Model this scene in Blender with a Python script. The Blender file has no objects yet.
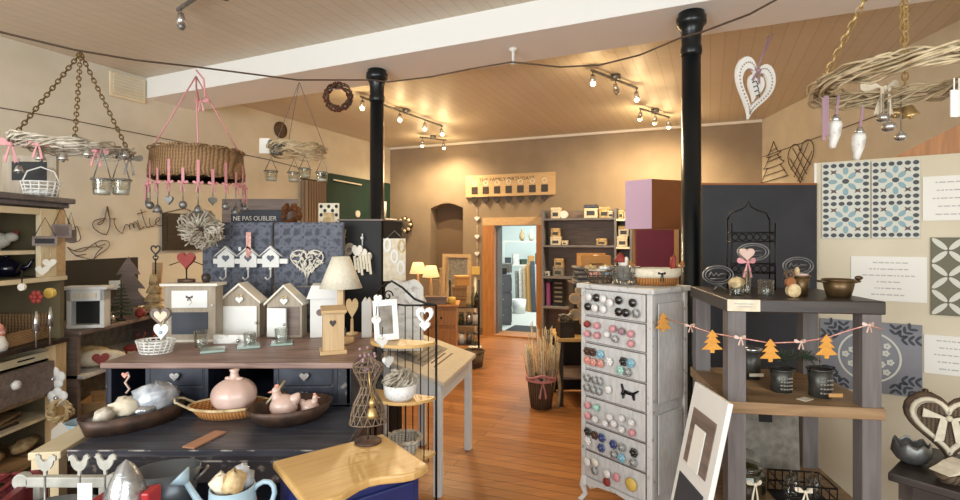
import bpy, math, random
from mathutils import Vector, Matrix
random.seed(7)
S = bpy.context.scene
COL = S.collection
PI = math.pi
F, HZ, CH = 511.0, 240.0, 1.6      # focal length in pixels, horizon row, eye height


def P(px, py, d):
    """Point of the place seen at photo pixel (px, py) at depth d (metres from the eye)."""
    return Vector(((px - 480) / F * d, d, CH + (HZ - py) / F * d))


def lin(c):
    return tuple((x / 255 / 12.92) if x <= 10.3 else ((x / 255 + .055) / 1.055) ** 2.4 for x in c)


# ------------------------------------------------------------------ materials
def _new(name):
    m = bpy.data.materials.new(name)
    m.use_nodes = True
    nt = m.node_tree
    return m, nt, nt.nodes, nt.links, nt.nodes['Principled BSDF']


def _ramp(n, stops):
    r = n.new('ShaderNodeValToRGB')
    e = r.color_ramp.elements
    while len(e) < len(stops):
        e.new(.5)
    for k, (p, c) in enumerate(stops):
        e[k].position = p
        e[k].color = (*lin(c), 1)
    return r


def mat(name, c, rough=.6, metal=0., c2=None, scale=20., bump=0., coat=0., detail=4., stretch=(1, 1, 1), lo=.35, hi=.65, spec=.5):
    """Plain or mottled surface: noise between two paints of the thing itself."""
    m, nt, n, l, b = _new(name)
    b.inputs['Roughness'].default_value = rough
    b.inputs['Metallic'].default_value = metal
    b.inputs['Specular IOR Level'].default_value = spec
    if coat:
        b.inputs['Coat Weight'].default_value = coat
    if c2 is None and not bump:
        b.inputs['Base Color'].default_value = (*lin(c), 1)
        return m
    tc = n.new('ShaderNodeTexCoord')
    mp = n.new('ShaderNodeMapping')
    mp.inputs['Scale'].default_value = stretch
    l.new(tc.outputs['Object'], mp.inputs[0])
    nz = n.new('ShaderNodeTexNoise')
    nz.inputs['Scale'].default_value = scale
    nz.inputs['Detail'].default_value = detail
    l.new(mp.outputs[0], nz.inputs['Vector'])
    if c2 is not None:
        r = _ramp(n, [(lo, c), (hi, c2)])
        l.new(nz.outputs[0], r.inputs[0])
        l.new(r.outputs[0], b.inputs['Base Color'])
    else:
        b.inputs['Base Color'].default_value = (*lin(c), 1)
    if bump:
        bp = n.new('ShaderNodeBump')
        bp.inputs['Strength'].default_value = bump
        bp.inputs['Distance'].default_value = .01
        l.new(nz.outputs[0], bp.inputs['Height'])
        l.new(bp.outputs[0], b.inputs['Normal'])
    return m


def wood(name, c, c2, scale=6., along=0, rough=.5, coat=0., c3=None):
    st = [14., 14., 14.]
    st[along] = 1.2
    m, nt, n, l, b = _new(name)
    tc = n.new('ShaderNodeTexCoord')
    mp = n.new('ShaderNodeMapping')
    mp.inputs['Scale'].default_value = st
    l.new(tc.outputs['Object'], mp.inputs[0])
    nz = n.new('ShaderNodeTexNoise')
    nz.inputs['Scale'].default_value = scale
    nz.inputs['Detail'].default_value = 6
    nz.inputs['Distortion'].default_value = .6
    l.new(mp.outputs[0], nz.inputs['Vector'])
    r = _ramp(n, [(.3, c), (.7, c2)] if c3 is None else [(.28, c), (.55, c2), (.8, c3)])
    l.new(nz.outputs[0], r.inputs[0])
    l.new(r.outputs[0], b.inputs['Base Color'])
    b.inputs['Roughness'].default_value = rough
    b.inputs['Coat Weight'].default_value = coat
    bp = n.new('ShaderNodeBump')
    bp.inputs['Strength'].default_value = .15
    bp.inputs['Distance'].default_value = .004
    l.new(nz.outputs[0], bp.inputs['Height'])
    l.new(bp.outputs[0], b.inputs['Normal'])
    return m


def weave(name, c, c2, scale=60., rough=.8):
    """Basketwork: two crossed wave patterns."""
    m, nt, n, l, b = _new(name)
    tc = n.new('ShaderNodeTexCoord')
    w = []
    for ax in 'XZ':
        t = n.new('ShaderNodeTexWave')
        t.wave_type = 'BANDS'
        t.bands_direction = ax
        t.inputs['Scale'].default_value = scale * (.5 if ax == 'X' else 1)
        t.inputs['Distortion'].default_value = 2.5
        l.new(tc.outputs['Object'], t.inputs['Vector'])
        w.append(t)
    mx = n.new('ShaderNodeMath')
    mx.operation = 'MULTIPLY'
    l.new(w[0].outputs['Fac'], mx.inputs[0])
    l.new(w[1].outputs['Fac'], mx.inputs[1])
    r = _ramp(n, [(.0, c), (.5, c2)])
    l.new(mx.outputs[0], r.inputs[0])
    l.new(r.outputs[0], b.inputs['Base Color'])
    b.inputs['Roughness'].default_value = rough
    bp = n.new('ShaderNodeBump')
    bp.inputs['Strength'].default_value = .6
    bp.inputs['Distance'].default_value = .006
    l.new(mx.outputs[0], bp.inputs['Height'])
    l.new(bp.outputs[0], b.inputs['Normal'])
    return m


def glass(name, c=(235, 245, 242), rough=.02):
    """Thin clear glass: mostly see-through, glossy at grazing angles."""
    m, nt, n, l, b = _new(name)
    n.remove(b)
    out = n['Material Output']
    tr = n.new('ShaderNodeBsdfTransparent')
    tr.inputs[0].default_value = (*lin(c), 1)
    gl = n.new('ShaderNodeBsdfGlossy')
    gl.inputs['Roughness'].default_value = rough
    fr = n.new('ShaderNodeLayerWeight')
    fr.inputs['Blend'].default_value = .18
    mx = n.new('ShaderNodeMixShader')
    ad = n.new('ShaderNodeMath')
    ad.operation = 'ADD'
    ad.inputs[1].default_value = .05
    l.new(fr.outputs['Fresnel'] if False else fr.outputs['Facing'], ad.inputs[0])
    l.new(ad.outputs[0], mx.inputs[0])
    l.new(tr.outputs[0], mx.inputs[1])
    l.new(gl.outputs[0], mx.inputs[2])
    l.new(mx.outputs[0], out.inputs[0])
    return m


def glow(name, c, s):
    m, nt, n, l, b = _new(name)
    b.inputs['Base Color'].default_value = (*lin(c), 1)
    b.inputs['Emission Color'].default_value = (*lin(c), 1)
    b.inputs['Emission Strength'].default_value = s
    return m


# ------------------------------------------------------------------ mesh building
class MB:
    def __init__(s):
        s.v, s.f, s.sm = [], [], []

    def _add(s, vs, fs, smooth):
        o = len(s.v)
        s.v += [tuple(p) for p in vs]
        s.f += [tuple(o + i for i in q) for q in fs]
        s.sm += [smooth] * len(fs)
        return s

    def bx(s, x0, x1, y0, y1, z0, z1, m=None):
        vs = [Vector(p) for p in ((x0, y0, z0), (x1, y0, z0), (x1, y1, z0), (x0, y1, z0), (x0, y0, z1), (x1, y0, z1), (x1, y1, z1), (x0, y1, z1))]
        if m is not None:
            vs = [m @ p for p in vs]
        return s._add(vs, [(0, 3, 2, 1), (4, 5, 6, 7), (0, 1, 5, 4), (1, 2, 6, 5), (2, 3, 7, 6), (3, 0, 4, 7)], False)

    def box(s, c, d, m=None):
        return s.bx(c[0] - d[0] / 2, c[0] + d[0] / 2, c[1] - d[1] / 2, c[1] + d[1] / 2, c[2] - d[2] / 2, c[2] + d[2] / 2, m)

    def bar(s, a, b, w, h):
        """Square bar from a to b."""
        a, b = Vector(a), Vector(b)
        d = (b - a).normalized()
        u = d.cross(Vector((0, 0, 1)))
        u = u.normalized() if u.length > 1e-4 else Vector((1, 0, 0))
        n = d.cross(u).normalized()
        vs = []
        for p in (a, b):
            for i, j in ((-1, -1), (1, -1), (1, 1), (-1, 1)):
                vs.append(p + u * i * w / 2 + n * j * h / 2)
        return s._add(vs, [(0, 1, 2, 3), (7, 6, 5, 4), (0, 4, 5, 1), (1, 5, 6, 2), (2, 6, 7, 3), (3, 7, 4, 0)], False)

    def tube(s, pts, r, n=6, closed=False):
        pts = [Vector(p) for p in pts]
        k = len(pts)
        if k < 2:
            return s
        vs, fs = [], []
        ref = None
        for i, p in enumerate(pts):
            a = pts[i - 1] if (i or closed) else p
            b = pts[(i + 1) % k] if (i < k - 1 or closed) else p
            d = (b - a)
            d = d.normalized() if d.length > 1e-9 else Vector((0, 0, 1))
            if ref is None:
                ref = Vector((0, 0, 1)) if abs(d.z) < .9 else Vector((1, 0, 0))
            u = ref - d * ref.dot(d)
            if u.length < 1e-4:
                u = d.orthogonal()
            u.normalize()
            ref = u
            w = d.cross(u)
            rr = r[i] if isinstance(r, (list, tuple)) else r
            for j in range(n):
                t = 2 * PI * j / n
                vs.append(p + u * math.cos(t) * rr + w * math.sin(t) * rr)
        m = k if closed else k - 1
        for i in range(m):
            for j in range(n):
                a, b = i * n + j, i * n + (j + 1) % n
                c, d = ((i + 1) % k) * n + (j + 1) % n, ((i + 1) % k) * n + j
                fs.append((a, b, c, d))
        if not closed:
            fs.append(tuple(range(n - 1, -1, -1)))
            fs.append(tuple((k - 1) * n + j for j in range(n)))
        return s._add(vs, fs, n > 4)

    def lathe(s, prof, n=20, c=(0, 0, 0), sx=1., sy=1., m=None, smooth=True):
        """Turned shape from (radius, height) pairs."""
        vs, fs = [], []
        k = len(prof)
        for r, z in prof:
            for j in range(n):
                t = 2 * PI * j / n
                p = Vector((c[0] + math.cos(t) * r * sx, c[1] + math.sin(t) * r * sy, c[2] + z))
                vs.append(m @ p if m is not None else p)
        for i in range(k - 1):
            for j in range(n):
                fs.append((i * n + j, i * n + (j + 1) % n, (i + 1) * n + (j + 1) % n, (i + 1) * n + j))
        if prof[0][0] > 1e-6:
            fs.append(tuple(range(n - 1, -1, -1)))
        if prof[-1][0] > 1e-6:
            fs.append(tuple((k - 1) * n + j for j in range(n)))
        return s._add(vs, fs, smooth)

    def cup(s, prof, t=.003, n=20, c=(0, 0, 0), sx=1., sy=1., m=None):
        """Open vessel: outer profile bottom to rim, then back down inside."""
        inn = [(max(r - t, 0), z) for r, z in reversed(prof)]
        inn[-1] = (inn[-1][0], prof[0][1] + t)
        return s.lathe([(0, prof[0][1])] + prof + inn + [(0, prof[0][1] + t)], n, c, sx, sy, m)

    def cyl(s, a, b, r, r2=None, n=14):
        return s.tube([a, b], [r, r if r2 is None else r2], n)

    def ball(s, c, r, n=12, m=None):
        if not isinstance(r, (tuple, list)):
            r = (r, r, r)
        vs, fs = [], []
        h = max(n // 2, 4)
        for i in range(h + 1):
            a = -PI / 2 + PI * i / h
            for j in range(n):
                t = 2 * PI * j / n
                p = Vector((math.cos(a) * math.cos(t) * r[0], math.cos(a) * math.sin(t) * r[1], math.sin(a) * r[2]))
                p = m @ p if m is not None else p
                vs.append(p + Vector(c))
        for i in range(h):
            for j in range(n):
                fs.append((i * n + j, i * n + (j + 1) % n, (i + 1) * n + (j + 1) % n, (i + 1) * n + j))
        return s._add(vs, fs, True)

    def prism(s, poly, y0, y1, m=None):
        """Outline in x,z pushed out from y0 to y1."""
        k = len(poly)
        ar = sum(poly[i][0] * poly[(i + 1) % k][1] - poly[(i + 1) % k][0] * poly[i][1] for i in range(k))
        if ar < 0:
            poly = poly[::-1]
        vs = [Vector((x, y0, z)) for x, z in poly] + [Vector((x, y1, z)) for x, z in poly]
        if m is not None:
            vs = [m @ p for p in vs]
        fs = [tuple(range(k)), tuple(range(2 * k - 1, k - 1, -1))]
        for i in range(k):
            j = (i + 1) % k
            fs.append((j, i, k + i, k + j))
        return s._add(vs, fs, False)

    def ring(s, outer, inner, y0, y1):
        """Frame between two outlines with as many points each."""
        k = len(outer)
        vs = [(x, y0, z) for x, z in outer] + [(x, y0, z) for x, z in inner] + [(x, y1, z) for x, z in outer] + [(x, y1, z) for x, z in inner]
        fs = []
        for i in range(k):
            j = (i + 1) % k
            fs += [(i, j, k + j, k + i), (2 * k + j, 2 * k + i, 3 * k + i, 3 * k + j), (j, i, 2 * k + i, 2 * k + j), (k + i, k + j, 3 * k + j, 3 * k + i)]
        return s._add(vs, fs, False)

    def build(s, name, m, parent=None, loc=(0, 0, 0), rz=0, bevel=0., rot=None):
        me = bpy.data.meshes.new(name)
        me.from_pydata(s.v, [], s.f)
        me.polygons.foreach_set('use_smooth', s.sm)
        me.materials.append(m)
        me.update()
        o = bpy.data.objects.new(name, me)
        COL.objects.link(o)
        o.location = loc
        o.rotation_euler = rot if rot else (0, 0, rz)
        o.parent = parent
        if bevel:
            b = o.modifiers.new('bevel', 'BEVEL')
            b.width = bevel
            b.segments = 2
            b.limit_method = 'ANGLE'
        return o


def tag(o, label, cat, group=None):
    o['label'] = label
    o['category'] = cat
    if group:
        o['group'] = group
    return o


def thing(name, label, cat, loc=(0, 0, 0), rz=0, group=None, rot=None):
    o = bpy.data.objects.new(name, None)
    o.empty_display_size = .05
    COL.objects.link(o)
    o.location = loc
    o.rotation_euler = rot if rot else (0, 0, rz)
    return tag(o, label, cat, group)


def solo(name, mb, m, label, cat, loc=(0, 0, 0), rz=0, group=None, bevel=0., rot=None):
    return tag(mb.build(name, m, None, loc, rz, bevel, rot), label, cat, group)


def struct(name, mb, m, bevel=0.):
    o = mb.build(name, m, bevel=bevel)
    o['kind'] = 'structure'
    return o


def dup(root, loc, rz=None, label=None, scale=None):
    """A copy of a thing with copies of its parts and sub-parts."""
    def rec(o, par):
        c = o.copy()
        COL.objects.link(c)
        c.parent = par
        for ch in list(o.children):
            rec(ch, c)
        return c
    r = rec(root, None)
    r.location = loc
    if rz is not None:
        r.rotation_euler = (0, 0, rz)
    if label:
        r['label'] = label
    if scale:
        r.scale = (scale,) * 3 if not isinstance(scale, tuple) else scale
    return r


ORD = ['first', 'second', 'third', 'fourth', 'fifth', 'sixth', 'seventh', 'eighth', 'ninth', 'tenth', 'eleventh', 'twelfth', 'thirteenth']


def rot(ax, a):
    return Matrix.Rotation(a, 4, ax)


def tr(x, y, z):
    return Matrix.Translation((x, y, z))


def heart(w, h, n=28, cx=0, cz=0):
    """Heart outline, centred; point down."""
    out = []
    for i in range(n):
        t = 2 * PI * i / n
        x = 16 * math.sin(t) ** 3
        z = 13 * math.cos(t) - 5 * math.cos(2 * t) - 2 * math.cos(3 * t) - math.cos(4 * t)
        out.append((cx + x / 32 * w, cz + (z + 2.5) / 29 * h))
    return out


def fir(w, h, cx=0, z0=0):
    """Three-tier fir tree outline standing on z0."""
    L = [(.1, 0), (.1, .13), (.5, .15), (.42, .22), (.27, .34), (.19, .44), (.39, .43), (.32, .5), (.2, .6), (.13, .69), (.28, .68), (.16, .82), (.0, 1.)]
    r = [(cx + x * w, z0 + z * h) for x, z in L]
    return r + [(2 * cx - x, z) for x, z in r[-2::-1]]


def disc(rx, rz, n=24, cx=0, cz=0):
    return [(cx + rx * math.cos(2 * PI * i / n), cz + rz * math.sin(2 * PI * i / n)) for i in range(n)]


def strands(mb, R, r, k=7, turns=3, wire=.006, n=48, ry=None, wob=.25, z=0, seg=5):
    """Twisted twigs round a hoop lying flat."""
    ry = ry or R
    for a in range(k):
        ph, ph2, tn = random.random() * 2 * PI, random.random() * 6, turns + random.choice((-1, 0, 1))
        pts = []
        for i in range(n):
            t = 2 * PI * i / n
            q = t * tn + ph
            rr = r * (1 + wob * math.sin(5 * t + ph2) + wob * (random.random() - .5))
            pts.append(((R + math.cos(q) * rr) * math.cos(t), (ry + math.cos(q) * rr) * math.sin(t), z + math.sin(q) * rr * .8))
        mb.tube(pts, wire, seg, True)
    return mb


def chain(mb, a, b, link=.026, wire=.003):
    a, b = Vector(a), Vector(b)
    d = b - a
    k = max(2, int(d.length / (link * .72)))
    q = d.to_track_quat('Z', 'Y').to_matrix().to_4x4()
    for i in range(k):
        c = a + d * ((i + .5) / k)
        m = Matrix.Translation(c) @ q @ rot('Z', PI / 2 * (i % 2))
        mb.tube([m @ Vector((math.cos(t) * link * .3, 0, math.sin(t) * link * .52)) for t in [2 * PI * j / 8 for j in range(8)]], wire, 4, True)
    return mb


def bow(mb, c, w, t=.004, tail=1., ax=0.):
    """Ribbon bow: two flat folded loops, two tails and a knot; t is the knot size."""
    m = Matrix.Translation(Vector(c)) @ rot('Z', ax)
    th = min(.0015, t * .3)
    for sg in (-1, 1):
        lp = [(0, -.02), (.18, .1), (.36, .19), (.48, .17), (.52, .07), (.5, -.04), (.42, -.1), (.3, -.1), (.14, -.06)]
        q = m @ rot('Z', sg * .35) @ rot('Y', -.12 * sg)
        mb.prism([(sg * x * w, z * w) for x, z in lp], -th, th, q)
        lp2 = [(x * .82 + .06, z * .62 + .03) for x, z in lp[1:]]
        mb.prism([(sg * x * w, z * w) for x, z in lp2], .012 * w + th, .012 * w + 3 * th, m @ rot('Z', sg * .6) @ rot('Y', -.12 * sg))
        k = tail * w
        tl = [(.0, -.01), (.05, -.02), (.17, -.38), (.25, -.72), (.2, -.68), (.14, -.76), (.08, -.4)]
        mb.prism([(sg * x * w, z * k) for x, z in tl], -th, th, m @ rot('Z', sg * .2))
    mb.ball(c, (t * 1.5, t * 1.3, t * 1.6), 8)
    return mb


def sheet(mb, w, h, t=.004, nx=6, nz=8, wave=.004, m=None):
    """Upright sheet with a slight wave, x across, z up, about its bottom centre."""
    for y in (0,):
        vs, fs = [], []
        for k in range(2):
            for i in range(nx + 1):
                for j in range(nz + 1):
                    p = Vector((-w / 2 + w * i / nx, wave * math.sin(3 * i / nx + j) + k * t, h * j / nz))
                    vs.append(m @ p if m is not None else p)
        N = (nx + 1) * (nz + 1)
        for i in range(nx):
            for j in range(nz):
                a = i * (nz + 1) + j
                q = (a, a + nz + 1, a + nz + 2, a + 1)
                fs.append(q)
                fs.append(tuple(N + x for x in q[::-1]))
        mb._add(vs, fs, True)
    return mb


def crumple(mb, c, d, n=10, amp=.25, seed=1):
    """Crumpled lump of wrapped cloth or film."""
    rnd = random.Random(seed)
    o = len(mb.v)
    mb.ball(c, d, n)
    for i in range(o, len(mb.v)):
        p = Vector(mb.v[i]) - Vector(c)
        k = 1 + amp * (rnd.random() - .5) * 2
        mb.v[i] = tuple(Vector(c) + p * k)
    return mb


def text_mesh(name, s, size, m, parent, loc, rot_, extrude=.001, align='CENTER', width=None, spacing=1.):
    cu = bpy.data.curves.new(name, 'FONT')
    cu.body = s
    cu.size = size
    cu.extrude = extrude
    cu.align_x = align
    cu.space_character = spacing
    cu.materials.append(m)
    ob = bpy.data.objects.new(name, cu)
    COL.objects.link(ob)
    me = bpy.data.meshes.new_from_object(ob)
    bpy.data.objects.remove(ob)
    o = bpy.data.objects.new(name, me)
    COL.objects.link(o)
    o.parent = parent
    o.location = loc
    o.rotation_euler = rot_
    if width:
        xs = [v.co.x for v in me.vertices]
        o.scale.x = width / (max(xs) - min(xs))
    return o
# ------------------------------------------------------------------ palette


def board_mat(name, c1, c2, ang, w, groove, rough=.5, length=2.2, grain=.25, gw=.012):
    """Boards of width w laid along the direction ang (radians from x)."""
    m, nt, n, l, b = _new(name)
    tc = n.new('ShaderNodeTexCoord')
    mp = n.new('ShaderNodeMapping')
    mp.inputs['Rotation'].default_value = (0, 0, -ang)
    l.new(tc.outputs['Object'], mp.inputs[0])
    br = n.new('ShaderNodeTexBrick')
    br.inputs['Color1'].default_value = (*lin(c1), 1)
    br.inputs['Color2'].default_value = (*lin(c2), 1)
    br.inputs['Mortar'].default_value = (*lin(groove), 1)
    br.inputs['Scale'].default_value = 1
    br.inputs['Brick Width'].default_value = length
    br.inputs['Row Height'].default_value = w
    br.inputs['Mortar Size'].default_value = w * gw * 3
    br.inputs['Bias'].default_value = -.1
    br.offset = .37
    l.new(mp.outputs[0], br.inputs['Vector'])
    mp2 = n.new('ShaderNodeMapping')
    mp2.inputs['Rotation'].default_value = (0, 0, -ang)
    mp2.inputs['Scale'].default_value = (1.5, 22, 1)
    l.new(tc.outputs['Object'], mp2.inputs[0])
    nz = n.new('ShaderNodeTexNoise')
    nz.inputs['Scale'].default_value = 2.2
    nz.inputs['Detail'].default_value = 6
    l.new(mp2.outputs[0], nz.inputs['Vector'])
    mx = n.new('ShaderNodeMix')
    mx.data_type = 'RGBA'
    mx.blend_type = 'OVERLAY'
    mx.inputs['Factor'].default_value = grain
    l.new(br.outputs['Color'], mx.inputs['A'])
    l.new(nz.outputs['Fac'], mx.inputs['B'])
    l.new(mx.outputs['Result'], b.inputs['Base Color'])
    b.inputs['Roughness'].default_value = rough
    bp = n.new('ShaderNodeBump')
    bp.inputs['Strength'].default_value = .4
    bp.inputs['Distance'].default_value = .004
    bp.invert = True
    l.new(br.outputs['Fac'], bp.inputs['Height'])
    l.new(bp.outputs[0], b.inputs['Normal'])
    return m


def paper_mat(name, base, motif, scale=14):
    """Wallpaper with a soft all-over scroll motif."""
    m, nt, n, l, b = _new(name)
    tc = n.new('ShaderNodeTexCoord')
    vo = n.new('ShaderNodeTexVoronoi')
    vo.inputs['Scale'].default_value = scale
    vo.inputs['Randomness'].default_value = .35
    mg = n.new('ShaderNodeTexMagic')
    mg.turbulence_depth = 3
    mg.inputs['Scale'].default_value = scale * 1.2
    l.new(tc.outputs['Object'], vo.inputs['Vector'])
    l.new(tc.outputs['Object'], mg.inputs['Vector'])
    ad = n.new('ShaderNodeMath')
    ad.operation = 'MULTIPLY'
    l.new(vo.outputs['Distance'], ad.inputs[0])
    l.new(mg.outputs['Fac'], ad.inputs[1])
    r = _ramp(n, [(.1, base), (.26, motif), (.45, base)])
    l.new(ad.outputs[0], r.inputs[0])
    l.new(r.outputs[0], b.inputs['Base Color'])
    b.inputs['Roughness'].default_value = .7
    return m


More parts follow.
